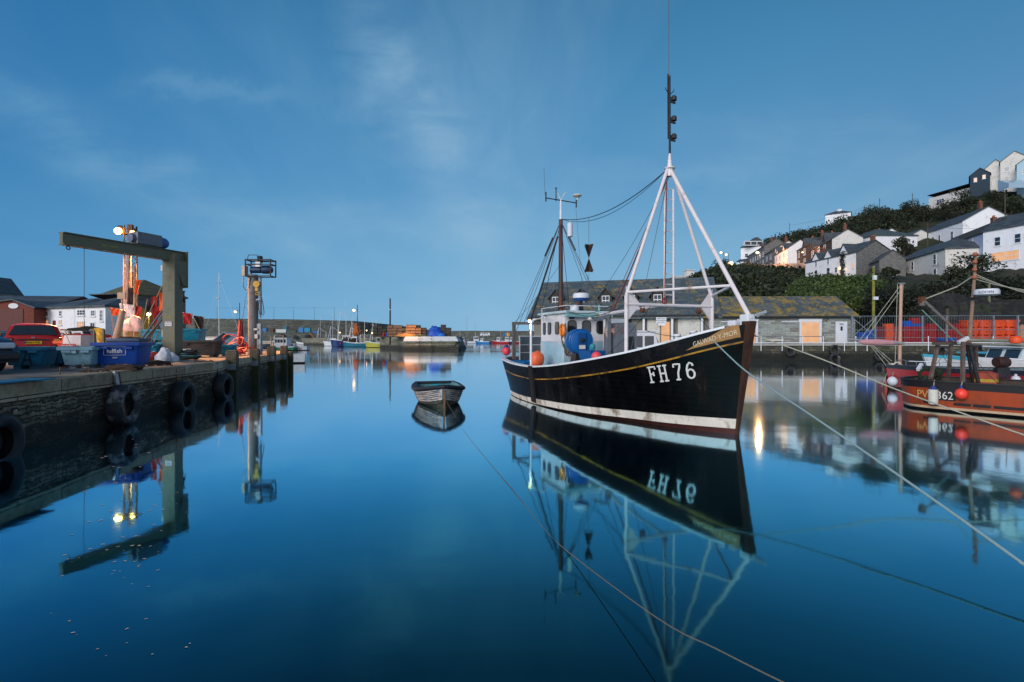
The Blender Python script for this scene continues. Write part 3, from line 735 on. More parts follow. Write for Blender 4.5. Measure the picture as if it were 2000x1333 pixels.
# exhaust casing and grey frame forward of the wheelhouse
cas = mat('casing_grey', S(122, 130, 138), .45, .1, 4, .1, metal=.4, dirt=S(120, 84, 52), dirt_amt=.22)
p = Vector((-4.75, .1, 0))
mb = MB(); prof = [(-.36, .75)] + [(-.36 + .0, 2.30)] + [(-.36 + .22 * (1 - math.cos(a)), 2.38 + .24 * math.sin(a)) for a in (.3, .7, 1.1, 1.5)] + [(.36 - .22 * (1 - math.cos(a)), 2.38 + .24 * math.sin(a)) for a in (1.5, 1.1, .7, .3)] + [(.36, 2.30), (.36, .75)]
A_ = [Vector((p.x + .36, p.y + q[0], q[1])) for q in prof]; B_ = [Vector((p.x - .36, p.y + q[0], q[1])) for q in prof]
mb.poly(A_).poly(B_); mb.grid([A_, B_]); cs = mb.build('engine_casing', cas, FB)
MB().box((p.x + .372, p.y + .08, 1.75), (.02, .34, .9)).build('casing_door', dsteel, cs)
q = BPb(1188, 650, .42)
fr = MB(); fr.box((q.x, q.y, 1.75), (.12, .13, 1.95)).box((q.x - .0, q.y - .22, 2.76), (.14, .5, .08), rx=R(18)); fr.build('hauler_frame', cas, FB)
MB().box((-6.2, .85, 2.3), (.5, .6, 1.0)).build('side_locker', whw, FB)
# blue net hauler
p = BPb(1131, 667, .83)
nh = thing('net_hauler', None, None); nh.parent = FB
hb = mat('hauler_blue', S(4, 88, 156), .4, .1, 5, .08, dirt=S(60, 110, 150), dirt_amt=.2)
mb = MB(); ax = Vector((1, -.15, 0)).normalized(); ce = p - ax * .15
mb.lathe([(.02, .38), (.33, .38), (.36, .36), (.395, .37), (.395, .29), (.2, .27), (.2, .03), (.34, .02), (.395, .0), (.395, -.05), (.02, -.05)], ce, ax, 36); mb.build('drum', hb, nh, smooth=35)
mb = MB(); f_ = ce + ax * .40; mb.box(f_ + Vector((0, 0, -.02)), (.05, .28, .56), rz=math.atan2(ax.y, ax.x)); pl_ = mb.build('motor_plate', mat('hauler_blue_dark', S(2, 70, 132), .4), nh, bevel=.01)
MB().lathe([(.07, 0), (.07, .05), (.03, .06)], f_ + ax * .02 + Vector((0, 0, .03)), ax, 14).build('hub', dsteel, pl_)
MB().box(f_ + ax * .03 + Vector((0, 0, -.18)), (.02, .2, .12), rz=math.atan2(ax.y, ax.x)).build('label_plate', cream, pl_)
MB().box(p + Vector((-.1, -.02, -.62)), (.4, .35, .45), taper=.7).box(p + Vector((.28, .2, -.42)), (.3, .3, .16)).build('pedestal', dsteel, nh)
mb = MB()
for k in (0, 1):
    a0 = BPb(1097 + 7 * k, 634 - 2 * k, .98 - .06 * k)
    mb.tube([a0, a0 + Vector((0, 0, -.5)), a0 + Vector((.06, .03, -.72)), a0 + Vector((.2, .08, -.92)), a0 + Vector((.42, .1, -1.02))], .026, 8)
mb.build('guide_hoops', mat('hoop_brass', S(120, 100, 84), .35, .2, 6, .1, metal=.7), nh)
p = BPb(1166, 694, .55); MB().box(p, (.7, .8, .28), taper=1.15).build('chute', hb, nh)
MB().ball(BPb(1165, 697, 1.2), .15, 14).build('pink_buoy', mat('pink_buoy', S(226, 80, 92), .45, .08), FB, smooth=180)
MB().ball(BPb(1156, 678, .5), .12, 8).build('net_bundle', mat('teal_net', S(60, 150, 160), .9, .4, 30, .8), FB)
# stern: gallows, pen wall, lamp pipe, tubs, fenders
gal = mat('gallows_grey', S(96, 92, 90), .7, .2, 8, .3, dirt=S(110, 78, 58), dirt_amt=.4)
mb = MB()
for b_ in (.98, -.98): mb.box((-10.85, -b_, 2.05), (.12, .12, 1.5))
mb.beam((-10.85, -1.05, 2.78), (-10.85, 1.05, 2.78), .1); mb.beam((-10.85, -.98, 2.75), (-9.2, -.95, 2.72), .07).box((-9.2, -.95, 1.95), (.09, .09, 1.5))
mb.build('stern_gallows', gal, FB)
mb = MB(); pan = [(-11.35, -.55), (-11.45, 0), (-11.35, .55), (-10.9, 1.1), (-10.0, 1.45), (-9.0, 1.6)]
mb.grid([[(x, y, 1.2) for x, y in pan], [(x, y, 2.22) for x, y in pan]]); mb.grid([[(x + .05, y * .97, 1.2) for x, y in pan], [(x + .05, y * .97, 2.22) for x, y in pan]])
sw = mb.build('pen_wall', mat('pen_steel', S(108, 118, 126), .4, .15, 5, .2, metal=.5, dirt=S(84, 84, 84), dirt_amt=.3), FB)
mb = MB(); mb.tube([(x, y, 2.24) for x, y in pan], .03, 6)
for z_ in (1.55, 1.88): mb.tube([(x + .06, y * .96, z_) for x, y in pan], .015, 5)
for x, y in pan: mb.box((x + .05, y * .97, 1.7), (.04, .04, 1.02))
mb.build('rails', capm, sw)
p0 = BPb(1037, 716, 1.95); p0.z = 1.2; tp = p0 + Vector((0, 0, 1.42))
mb = MB(); mb.tube([p0, tp, tp + Vector((.15, .03, .14)), tp + Vector((.6, .2, .2)), (-WS1 + .2, -.9, 2.98)], .04, 8); mb.build('deck_light_pipe', capm, FB)
MB().ball(tp + Vector((.0, -.05, .1)), .055, 10).build('deck_lamp', lampw2, FB)
dl = bpy.data.lights.new('deck_lamp_light', 'SPOT'); dl.energy = 110; dl.color = (1, .6, .38); dl.shadow_soft_size = .05; dl.spot_size = R(80); dl.spot_blend = .4
do_ = bpy.data.objects.new('deck_lamp_light', dl); COL.objects.link(do_); do_.parent = FB; do_.location = tp + Vector((.0, -.12, .05)); do_.rotation_euler = Vector((.5, .6, -.6)).to_track_quat('-Z', 'Y').to_euler()
fo = mat('orange_fender', S(244, 110, 66), .45, .06, 3, .03)
MB().lathe([(.02, -.28), (.16, -.25), (.24, -.1), (.25, .06), (.2, .2), (.08, .28), (.03, .31)], BPb(1049, 704, 1.5) + Vector((0, 0, .02)), (0, .1, 1), 20).build('orange_fender', fo, FB, smooth=180)
def tubmesh(mb, c, l, w, h, rz=0, t_=.05, lip=.04):
    """open-topped fish tub with thick lip and skids"""
    M0 = mb.M; mb.M = Matrix.Translation(Vector(c)) @ Matrix.Rotation(rz, 4, 'Z')
    def rect(a, b__, z_, r=.06):
        P = []
        for sx, sy, an in ((1, 1, 0), (-1, 1, 90), (-1, -1, 180), (1, -1, 270)):
            for k in range(3): P.append((sx * (a - r) + r * math.cos(R(an + 45 * k)), sy * (b__ - r) + r * math.sin(R(an + 45 * k)), z_))
        return P
    a, b__ = l / 2, w / 2; k = .09
    R_ = [rect(a - k, b__ - k, .10), rect(a - .03, b__ - .03, h - .10), rect(a + lip, b__ + lip, h - .09), rect(a + lip, b__ + lip, h), rect(a - t_, b__ - t_, h), rect(a - k - t_, b__ - k - t_, .16)]
    mb.grid([r + [r[0]] for r in R_]); mb.poly(R_[0]); mb.poly(R_[-1])
    for x in (-a + .28, a - .28): mb.box((x, 0, .05), (.16, w - .26, .10))
    mb.M = M0
mb = MB(); tubmesh(mb, (-7.9, -1.45, .72), 1.25, .75, .42, .05); mb.build('deck_tub', bluep, FB)
mb = MB(); tubmesh(mb, (-9.3, -1.1, .75), 1.2, .9, .55, .1); mb.build('deck_tub', mat('teal_blue', S(14, 96, 150), .5, .15), FB)
p = BPb(989, 686, 1.12); bs = thing('mooring_buoy', None, None); bs.parent = FB
MB().ball(p, .18, 16, 1.1).build('ball', mat('red_buoy', S(230, 66, 80), .4, .08), bs, smooth=180)
MB().lathe([(.15, .08), (.1, .2), (.05, .26)], p, n=12).build('collar', mat('navy', S(40, 60, 120), .5), bs)
# gantry
gw = mat('gantry_white', S(224, 214, 214), .4, .05, 4, .05, dirt=S(170, 140, 130), dirt_amt=.12)
GS = 2.25; apex = Vector((-GS - .04, 0, 6.6)); KZ = 3.22; GBm = 1.38
mb = MB()
head = Vector((.34, .02, 2.55))
for y_ in (-GBm, GBm):
    mb.tube([(-GS, y_, 1.1), (-GS, y_, KZ)], .05, 10).tube([(-GS, y_, KZ), apex + Vector((0, y_ * .05, 0))], .044, 10)
    mb.poly([(-GS + .02, y_, KZ + .25), (-GS + .02, y_ * .70, 3.0), (-GS + .02, y_, 2.55)]); mb.poly([(-GS - .02, y_, KZ + .25), (-GS - .02, y_ * .70, 3.0), (-GS - .02, y_, 2.55)])
    mb.tube([(-GS, y_, KZ + .08), head.lerp(apex, .19)], .034, 8)
mb.tube([head, apex], .050, 10)
mb.tube([(-GS, -GBm, 3.0), (-GS, GBm, 3.0)], .045, 10)
mb.lathe([(.0, -.2), (.09, -.2), (.09, -.02), (.14, 0), (.14, .025), (.07, .05), (.02, .45)], apex, n=14)
ga = mb.build('gantry', gw, FB, smooth=35)
mb = MB()
for y_ in (-.145, .145): mb.tube([(-GS - .07, y_, 3.0), (-GS - .07, y_ * .95, 6.08)], .026, 6)
for i in range(11): mb.tube([(-GS - .07, -.145, 3.28 + i * .28), (-GS - .07, .145, 3.28 + i * .28)], .014, 5)
mb.build('ladder', gw, ga)
mb = MB(); mb.tube([apex + Vector((0, 0, .4)), apex + Vector((0, 0, 1.5)), apex + Vector((0, 0, 2.45))], .03, 8, .022)
for z_ in (.78, 1.25, 1.78): mb.lathe([(.055, 0), (.075, .01), (.075, .1), (.05, .13)], apex + Vector((.05, .09, z_)), n=10).beam(apex + Vector((.02, 0, z_ - .02)), apex + Vector((.05, .14, z_ - .05)), .04)
for s_ in (-1, 1): mb.tube([apex + Vector((0, 0, 1.95)), apex + Vector((0, .13 * s_, 2.07)), apex + Vector((0, .13 * s_, 2.12))], .012, 5)
mb.tube([apex + Vector((-.03, -.02, .8)), apex + Vector((-.03, -.03, 2.5))], .022, 5)
mb.build('light_mast', dsteel, ga)
MB().tube([apex + Vector((0, -.03, 2.4)), apex + Vector((0, -.03, 5.2))], .009, 5).build('whip_aerial', gal, ga)
mb = MB(); mb.tube([(-6.4, .4, 2.95), (-2.3, -.25, 3.0)], .06, 8, .04); mb.build('boom', gw, FB, smooth=40)
mb = MB(); mb.box((.24, .03, 2.52), (.24, .22, .26)).box((-.06, -.06, 2.46), (.22, .16, .14)); mb.build('stem_head', capm, FB, bevel=.03)
mb = MB(); mb.beam((.34, .1, 2.62), (.50, .30, 2.72), .04).beam((.34, .2, 2.6), (.50, .30, 2.70), .03); mb.build('bow_roller', steel, FB)
for s_, b_ in ((1.25, .62), (1.0, .35)): MB().lathe([(.06, 0), (.06, .2), (.09, .22), (.09, .27)], (-s_, -b_, H1.zs(s_ / 11.3) - .05), n=10).build('bollard', capm, FB, smooth=40)
# aft mast
mx = Vector((-8.55, 0, 0)); mt = 6.63
amt = thing('aft_mast', None, None); amt.parent = FB
mstm = mat('mast_rust', S(76, 58, 52), .6, .3, 6, .3, dirt=S(112, 54, 34), dirt_amt=.5, stretch=(1, 1, .5))
MB().tube([mx + Vector((0, 0, .8)), mx + Vector((0, 0, mt))], .10, 10, .075).build('lower_pole', mstm, amt, smooth=60)
MB().tube([mx + Vector((0, 0, mt - .05)), mx + Vector((0, 0, 7.38))], .05, 8, .035).tube([mx + Vector((0, 0, 7.35)), mx + Vector((0, -.12, 7.6)), mx + Vector((0, -.22, 7.68))], .012, 5).tube([mx + Vector((0, 0, 7.35)), mx + Vector((0, .14, 7.6)), mx + Vector((0, .22, 7.68))], .012, 5).build('top_pole', capm, amt)
mb = MB(); mb.tube([mx + Vector((0, -.62, 7.38)), mx + Vector((0, .66, 7.32))], .02, 6).tube([mx + Vector((0, -.62, 7.25)), mx + Vector((0, -.62, 7.6))], .028, 6).tube([mx + Vector((0, .66, 7.15)), mx + Vector((0, .66, 7.45))], .03, 6).tube([mx + Vector((0, -.2, 7.3)), mx + Vector((0, -.2, 7.8))], .022, 6)
mb.lathe([(.04, 0), (.05, .02)], mx + Vector((0, -.2, 7.78)), n=8); mb.build('crosstree', dsteel, amt)
MB().lathe([(.03, 0), (.03, .08), (.12, .12), (.17, .16), (.15, .2), (.02, .22)], mx + Vector((.05, .68, 7.42)), n=16).build('mushroom_aerial', cream, amt, smooth=50)
MB().tube([mx + Vector((0, -.66, 7.5)), mx + Vector((0, -.7, 8.5))], .007, 4).build('whip_aerial', dsteel, amt)
mb = MB()
for x, y, z_ in ((-11.2, -.75, 2.78), (-11.3, -.35, 2.78), (-11.3, .35, 2.78), (-10.2, -1.6, 1.4), (-7.0, -.9, 3.05), (-6.7, .75, 3.05), (-7.2, .9, 3.05), (-9.9, 1.2, 2.3), (-6.5, .2, 3.1)):
    mb.tube([mx + Vector((0, 0, mt - .05)), (x, y, z_)], .011, 4)
for k, x, y, z_ in ((.28, -11.2, -.75, 2.78), (.3, -6.7, .75, 3.05)):
    a = mx + Vector((0, 0, mt)); c = Vector((x, y, z_)); mb.tube([a.lerp(c, k - .12), a.lerp(c, k + .05)], .035, 6)
mb.tube([mx + Vector((-.05, -.1, 6.0)), (-9.6, -.8, 2.8)], .04, 6); mb.tube([mx + Vector((0, .64, 7.2)), mx + Vector((0, 1.0, 3.1))], .006, 4)
mb.build('rigging', wirem, amt)
mb = MB(); mb.beam(mx + Vector((.1, -.35, 3.3)), mx + Vector((.1, .5, 3.42)), .05); mb.tube([mx + Vector((.05, .12, 3.35)), mx + Vector((.05, .12, 2.3))], .05, 6); mb.build('mast_bracket', gal, amt)
mb = MB(); cb = catenary(apex + Vector((-.15, 0, 0)), mx + Vector((.06, 0, mt)), .42, 18); mb.tube(cb, .014, 5); cb2 = catenary(apex + Vector((-.15, 0, 0)), mx + Vector((.06, 0, mt)), .55, 18); mb.tube(cb2, .009, 4)
mb.build('triatic_stay', wirem, FB)
dp = cb[12]
ds = thing('day_shape', None, None); ds.parent = FB
MB().tube([dp, dp - Vector((0, 0, .95))], .008, 4).build('hanging_line', wirem, ds); MB().tube([dp - Vector((0, 0, 1.85)), dp - Vector((0, 0, 3.0))], .006, 4).build('tail_line', wirem, ds)
mb = MB(); zt = dp.z - .92; v = Vector((dp.x, dp.y, 0))
for a in (R(20), R(110)):
    e = Vector((math.cos(a), math.sin(a), 0)) * .20; n_ = Vector((-math.sin(a), math.cos(a), 0)) * .006
    for sgn in (1, -1):
        tip = v + Vector((0, 0, zt - .46)); base_ = v + Vector((0, 0, zt - .46 + sgn * .46))
        for n2_ in (n_, -n_): mb.poly([tip + n2_, base_ + e + n2_, base_ - e + n2_])
        mb.poly([base_ + e + n_, base_ + e - n_, base_ - e - n_, base_ - e + n_]); mb.poly([tip + n_, tip - n_, base_ + e - n_, base_ + e + n_]); mb.poly([tip + n_, tip - n_, base_ - e - n_, base_ - e + n_])
mb.build('cones', mat('day_shape_black', (.02, .014, .012, 1), .8, .4, 7, .3, dirt=S(86, 44, 26), dirt_amt=.35), ds)
q = cb[16]; MB().tube([q, q - Vector((0, 0, .12))], .01, 4).lathe([(.05, 0), (.1, -.04), (.1, -.5), (.05, -.54)], q - Vector((0, 0, .1)), n=16).build('radar_reflector', white, FB, smooth=40)
rr_ = mat('red_rope', S(120, 42, 40), .8, .2, 30, .3)
mb = MB(); mb.tube(catenary(apex + Vector((-.05, -.05, -.2)), (-6.1, .55, 2.75), .12), .02, 5).tube([apex + Vector((0, -.08, -.3)), (-4.6, -.4, 2.9)], .012, 4).tube([apex + Vector((0, -.1, -.35)), (-GS + .02, -.22, 3.05)], .014, 5)
mb.torus((-GS + .02, -.22, 3.1), (1, 0, 0), .07, .02, 12, 5); mb.build('red_lines', rr_, FB)
mb = MB(); mb.tube(catenary((-GS, -GBm, 3.0), (-WS0, -.8, 3.1), .25), .01, 4).tube(catenary((-4.2, .6, 2.4), (-1.5, .4, 2.2), .1), .008, 4); mb.build('loose_line', wirem, FB)

mb = MB()
for a, c, sg_ in (((-GS, -.6, 3.0), (-4.4, -.9, 1.5), .15), ((-GS, .7, 3.0), (-1.0, .3, 2.3), .1), ((-GS + .05, -1.2, 3.3), (-6.6, -.9, 3.1), .3), ((-2.3, 0, 6.4), (-6.7, .1, 3.1), .2), ((-2.3, -.05, 6.4), (-GS, -1.3, 1.6), .05), ((-8.5, 0, 5.0), (-11.0, -.9, 2.8), .1), ((-8.5, 0, 5.4), (-6.7, -.8, 3.1), .1)): mb.tube(catenary(a, c, sg_, 8), .008, 4)
mb.build('running_rigging', wirem, FB)
for i, (a, b__) in enumerate((((-3.2, -.9, 1.35), .16), ((-3.5, -.5, 1.3), .12), ((-5.2, -1.3, 1.25), .15))): MB().torus(a, (.1, .1, 1), b__, .035, 16, 6).torus((a[0], a[1], a[2] + .07), (.1, 0, 1), b__ * .9, .035, 16, 6).build('rope_coil', ropem, FB)
for k, z_ in ((-1, 2.9), (1, 2.9)): MB().lathe([(.02, -.07), (.06, -.05), (.06, .05), (.02, .07)], (-GS + .02, k * .9, z_ - .05), (0, 1, 0), 10).torus((-GS + .02, k * .9, z_ + .04), (1, 0, 0), .05, .012, 10, 4).build('pulley_block', rustm, ga)

# ------------------------------------------------------------------ dinghy
DG = thing('dinghy', 'small weathered clinker rowing dinghy with turquoise inside floating beside the black boat', 'rowing boat', (-2.09, 15.7, 0), math.atan2(-2.7, .67))
L_ = 2.9
H2 = Hull(L_, [(0, .02), (.35, .20), (.8, .40), (1.4, .56), (2.0, .58), (2.5, .48), (2.9, .34)],
          [(0, .05), (.25, .36), (.6, .58), (1.1, .76), (1.6, .82), (2.2, .80), (2.9, .66)], [(0, .70), (.6, .60), (1.5, .52), (2.9, .58)], rake=.12, srake=.12, flare=.7, keel=.2)
clk = mat('dinghy_paint', S(196, 184, 174), .75, .16, 7, .5, dirt=S(66, 98, 116), dirt_amt=.5, dscale=3.4, stretch=(.8, .8, 2.8))
mb = MB(); T = [i / 30 for i in range(31)]; seam_shadow_lines = []
for side in (1, -1):
    NS = 10; prev = None
    for k in range(NS):
        fr_ = lambda q, t_: q ** (1 - .40 * math.exp(-5 * t_)) if q > 0 else 0
        z0 = lambda t_: H2.zs(t_) * fr_(k / NS, t_) - (.1 if k == 0 else 0); z1 = lambda t_: H2.zs(t_) * fr_((k + 1) / NS, t_)
        lo = [H2.pt(t_, z0(t_), side, .034 if k else 0) for t_ in T]; hi = [H2.pt(t_, z1(t_), side, 0) for t_ in T]
        mb.cur = 1 if k < 2 else 0
        if prev: mb.grid([prev, lo])
        mb.grid([lo, hi]); prev = hi
        if k: seam_shadow_lines.append([p - Vector((0, 0, .006)) for p in lo[1:]])
mb.poly([H2.pt(1, -.1, 1), H2.pt(1, -.1, -1), H2.pt(1, .3, -1), H2.pt(1, .58, -1), H2.pt(1, .58, 1), H2.pt(1, .3, 1)])
dh = mb.build('hull', [clk, mat('dinghy_weed', S(58, 62, 52), .8, .4, 9, .5, dirt=S(110, 100, 84), dirt_amt=.4)], DG)
mb = MB()
for q in seam_shadow_lines: mb.tube(q, .010, 4)
mb.build('seam_shadows', mat('seam_shadow_dark', S(62, 60, 66), .9), dh)  # dark lines put in for the shadow under each plank lap
cap2 = H2.inside(DG, .40, .04, mat('turquoise_inside', S(26, 142, 160), .7, .25, 6, .3, dirt=S(90, 96, 84), dirt_amt=.5), mat('navy_rubber', S(30, 34, 48), .7, .2, 8, .3), capw=.05, caph=.02)
mb = MB()
for side in (1, -1): mb.tube([H2.pt(t_, H2.zs(t_) - .04, side, .03) for t_ in [i / 24 for i in range(0, 25)]], .058, 8)
mb.tube([H2.pt(1, .54, 1, .02), H2.pt(1, .54, -1, .02)], .05, 8).tube([H2.pt(.03, .66, 1, .03), H2.pt(0, .67, 1) + Vector((.045, .03, 0)), H2.pt(.03, .66, -1, .03)], .062, 8); mb.build('rubber_fender', MATS['navy_rubber'], DG, smooth=60)
mb = MB(); mb.box((-1.1, 0, .36), (.22, 1.36, .03)).box((-2.0, 0, .36), (.24, 1.4, .03)).box((-2.65, 0, .38), (.3, 1.15, .03)); mb.build('thwarts', MATS['turquoise_inside'], DG)
MB().beam(H2.pt(0, -.1, 1) + Vector((.02, .03, 0)), H2.pt(0, .72, 1) + Vector((.02, .03, 0)), .06).build('stem', mat('stem_brown', S(120, 92, 66), .8, .3), DG)
MB().box((.06, 0, .40), (.05, .04, .22)).build('stem_rust_plate', rustm, DG)

# ------------------------------------------------------------------ mooring ropes
def rope(label, pts, r, m=ropem, name='mooring_rope', n=5):
    P = []                                         # Catmull-Rom through the given points
    for i in range(len(pts) - 1):
        p0, p1, p2, p3 = pts[max(0, i - 1)], pts[i], pts[i + 1], pts[min(len(pts) - 1, i + 2)]
        for k in range(n):
            u = k / n; P.append(.5 * ((2 * p1) + (p2 - p0) * u + (2 * p0 - 5 * p1 + 4 * p2 - p3) * u * u + (3 * p1 - p0 - 3 * p2 + p3) * u ** 3))
    P.append(pts[-1])
    o = MB().tube(P, r, 8).build(name, m, None, smooth=180); return tag(o, label, 'rope')
rope('pale turquoise mooring rope from the black boat\'s bow down to the lower right', [U(1380, 652, 11.7), U(1425, 697, 10.4), U(1470, 735, 9.3), U(1600, 822, 7.3), U(1800, 960, 5.4), U(2000, 1103, 4.24), U(2200, 1252, 3.5)], .014, mat('rope_turquoise', S(150, 176, 176), .85, .2, 60, .6))
rope('grey mooring rope from the black boat\'s stem across in front of the orange boat', [U(1472, 655, 11.15), U(1600, 700, 10.4), U(1740, 757, 9.5), U(1850, 797, 8.6), U(2000, 850, 7.8), U(2200, 915, 7.0)], .013)
rope('thin light painter floating from the dinghy towards the camera', [U(868, 778, 15.55), U(890, 815, 13.9), U(906, 842, 11.8), U(955, 903, 8.78), U(1000, 955, 7.2), U(1060, 1030, 5.74), U(1112, 1080, 5.0), U(1280, 1205, 3.47), U(1400, 1268, 2.85), U(1530, 1333, 2.4), U(1700, 1410, 2.0)], .0042, mat('painter_rope', S(116, 108, 94), .9, .2, 60, .5))
# ================================================================== left quay: fenders, posts, cranes
def edge_at(d):   # x of the quay edge at depth d
    for a, c in zip(EDGE, EDGE[1:]):
        if a[1] <= d <= c[1]: return a[0] + (c[0] - a[0]) * (d - a[1]) / (c[1] - a[1])
    return EDGE[-1][0]
tyrem = mat('old_tyre', (.018, .020, .024, 1), .7, .4, 9, .4, dirt=S(128, 126, 126), dirt_amt=.40, dscale=3.0)
def tyre(mb, c, ax, Ro=.5, w=.32, n=36):
    Ri = Ro * .55
    prof = [(Ri, -w * .32), (Ri + .03, -w * .42), (Ro * .8, -w * .52), (Ro * .93, -w * .48), (Ro, -w * .33), (Ro * 1.0, 0), (Ro, w * .33), (Ro * .93, w * .48), (Ro * .8, w * .52), (Ri + .03, w * .42), (Ri, w * .32), (Ri * 1.06, w * .2), (Ro * .9, w * .3), (Ro * .9, -w * .3), (Ri * 1.06, -w * .2), (Ri, -w * .32)]
    mb.lathe(prof, c, ax, n, cap=False)
chainm = mat('rusty_chain', S(74, 46, 34), .9, .3, 20, .5)
def chain(pts, parent, name='chain', r=.014, link=.10, m=chainm, world=True):
    mb = MB(); D = []; 
    for a, c in zip(pts, pts[1:]):
        a = Vector(a); c = Vector(c); n = max(1, int((c - a).length / link)); D += [(a.lerp(c, i / n), (c - a).normalized()) for i in range(n)]
    for i, (p, d) in enumerate(D):
        x, y = frame(d); e = x if i % 2 else y
        mb.tube([p + d * .06 * math.cos(q) + e * .03 * math.sin(q) for q in [k * math.pi / 4 for k in range(9)]], r, 4, cap=False)
    return mb.build(name, m, parent, world=world)
TY = [(12.6, .42, .50, 'big worn tyre fender chained to the quay wall, the nearest whole one'), (15.55, .33, .50, 'dark tyre fender half sunk, second along the quay wall'), (18.3, .40, .50, 'dark tyre fender half sunk, just before the first timber post'), (8.9, .30, .50, 'tyre fender cut by the left edge of the photo')]
d0 = 12.2
for d_, z_, ro, lab in TY:
    x = edge_at(d_) + .30; n = Vector((.98, .2, 0)) if d_ < 14 else Vector((.99, .12, 0))
    z_ = .50 if d_ == 12.6 else z_
    tp_ = thing('tyre_fender', lab, 'tyre', (x, d_, z_), 0, 'tyre fenders hung on the left quay wall')
    mb = MB(); tyre(mb, (0, 0, 0), n, ro, .36); mb.build('tyre', tyrem if d_ == 12.6 else mat('tyre_dark', (.010, .012, .016, 1), .6, .4, 9, .4, dirt=S(40, 44, 50), dirt_amt=.3), tp_, smooth=50)
    chain([(x - .2, d_, z_ + ro * .85), (x - .27, d_ + .05, QZ - .05), (x - .5, d_ + .1, QZ + .03), (x - .9, d_ - .3, QZ + .03)], tp_, m=chainm)
# timber fender posts
PT = [(440, 20.9, 1.62, .42, 'weathered timber fender post, nearest of the row on the quay edge'), (488, 24.1, 1.62, .40, 'timber fender post in front of the round winch column'), (523, 26.9, 1.72, .40, 'third timber fender post along the quay edge'), (550, 29.5, 1.72, .36, 'fourth timber fender post close to the quay end'), (561, 30.8, 1.36, .42, 'low timber post on the corner of the quay end')]
postm = stone('post_timber', [S(84, 74, 58), S(112, 100, 82), S(134, 122, 104)], .05, 3.0, mortar=S(60, 54, 44), ms=.006, bump=.6, warp=.03, weed=S(34, 44, 16), weedz=1.15, spots=(S(104, 108, 66), .56, 2.5))
for px, d_, h, w, lab in PT:
    x = edge_at(d_) + .16
    p_ = thing('fender_post', lab, 'post', (x, d_, 0), R(12), 'timber fender posts along the left quay')
    mb = MB(); mb.box((0, 0, h / 2 - .4), (w, .34, h + .8)).box((0, 0, h + .02), (w * .86, .28, .05)); mb.build('timber', postm, p_, bevel=.03)
    if h > 1.5:
        MB().box((.0, -.185, h - .62), (w * .9, .03, .24)).build('steel_plate', mat('plate_pale', S(112, 122, 134), .45, .2, 8, .2), p_)
# rubbing timber and iron ladder rail near the first tyre
o = thing('quay_ladder', 'leaning steel skid rail on the quay wall beside the big tyre', 'ladder rail', (edge_at(12.6) + .12, 12.6, 0))
MB().beam((-.02, 0, QZ + .02), (.22, -.05, .12), .10, .05).build('steel_skid', steel, o)
MB().beam((-.10, .13, QZ), (.14, .1, .05), .12, .08).build('timber_skid', rustm, o)
MB().tube([(-.5, -1.0, QZ), (-.5, -1.0, QZ + .17), (-.5, -.2, QZ + .17), (-.5, -.2, QZ)], .014, 6).build('hand_loop', rustm, o)

# jib crane
colm_ = mat('gear_grey', S(96, 104, 124), .5)
olive = mat('crane_olive', S(104, 104, 84), .55, .10, 4, .1, dirt=S(70, 62, 50), dirt_amt=.22)
JX, JY = -13.45, 20.3
jc = thing('jib_crane', 'olive green jib crane with long overhanging arm and electric hoist on the quay', 'crane', (JX, JY, QZ))
MB().box((0, 0, 2.1), (.50, .50, 4.2)).box((0, 0, .04), (.8, .8, .08)).build('pillar', olive, jc, bevel=.02)
aw = Vector((JX, JY, 5.6)); tipw = Vector((-14.75, 16.75, 5.6)); dv = (tipw - aw).normalized(); end = aw - dv * .45
mb = MB(); x_, y_ = frame(dv)
def wb(a, c, w, h): mb.beam(a, c, w, h)
ho = Vector((0, 0, 1))
sd_ = dv.cross(ho).normalized()
def ibox(a, c, w, z0, z1):
    P = [a + sd_ * k * w / 2 + ho * z_ for z_ in (z0, z1) for k in (-1, 1)] + [c + sd_ * k * w / 2 + ho * z_ for z_ in (z0, z1) for k in (-1, 1)]
    b = mb.addv(P)
    for q in ((0, 1, 3, 2), (4, 6, 7, 5), (0, 4, 5, 1), (2, 3, 7, 6), (0, 2, 6, 4), (1, 5, 7, 3)): mb.face([b + i for i in q])
ibox(end, tipw, .16, -.36, .0); ibox(end, tipw, .30, 0, .03); ibox(end, tipw, .30, -.39, -.36)
mb.build('arm', olive, jc, world=True)
mb = MB(); g_ = aw - dv * .22
for k in (-.24, .22):
    q = sd_ * k
    mb.poly([g_ - dv * .22 + q + ho * -.36, g_ + dv * .3 + q + ho * -.36, g_ - dv * .02 + q + ho * -1.35, g_ - dv * .22 + q + ho * -1.35]); 
ibox(g_ - dv * .24, g_ - dv * .19, .5, -1.4, .04); ibox(g_ - dv * .22, g_ + dv * .12, .5, -1.42, -1.38)
mb.build('gusset', olive, jc, world=True)
mb = MB(); h0 = aw + dv * .55
ibox(h0, h0 + dv * .95, .42, .04, .50); hs = mb.build('hoist_housing', mat('hoist_grey', S(112, 116, 122), .5, .15, 6, .1, metal=.3), jc, world=True, bevel=.04)
mb = MB(); mb.lathe([(.02, -.05), (.19, -.05), (.21, .02), (.21, .2), (.15, .3), (.02, .32)], h0 + ho * .25, -dv, 20); mb.build('motor_cap', mat('motor_blue', S(52, 96, 150), .4, .1, dirt=S(150, 170, 190), dirt_amt=.1), hs, smooth=40, world=True)
mb = MB(); mb.lathe([(.02, 0), (.16, 0), (.16, .12), (.02, .12)], h0 + dv * .96 + ho * .25, dv, 16); mb.build('gear_end', colm_, hs, smooth=40, world=True)
tb_ = tipw - dv * .75
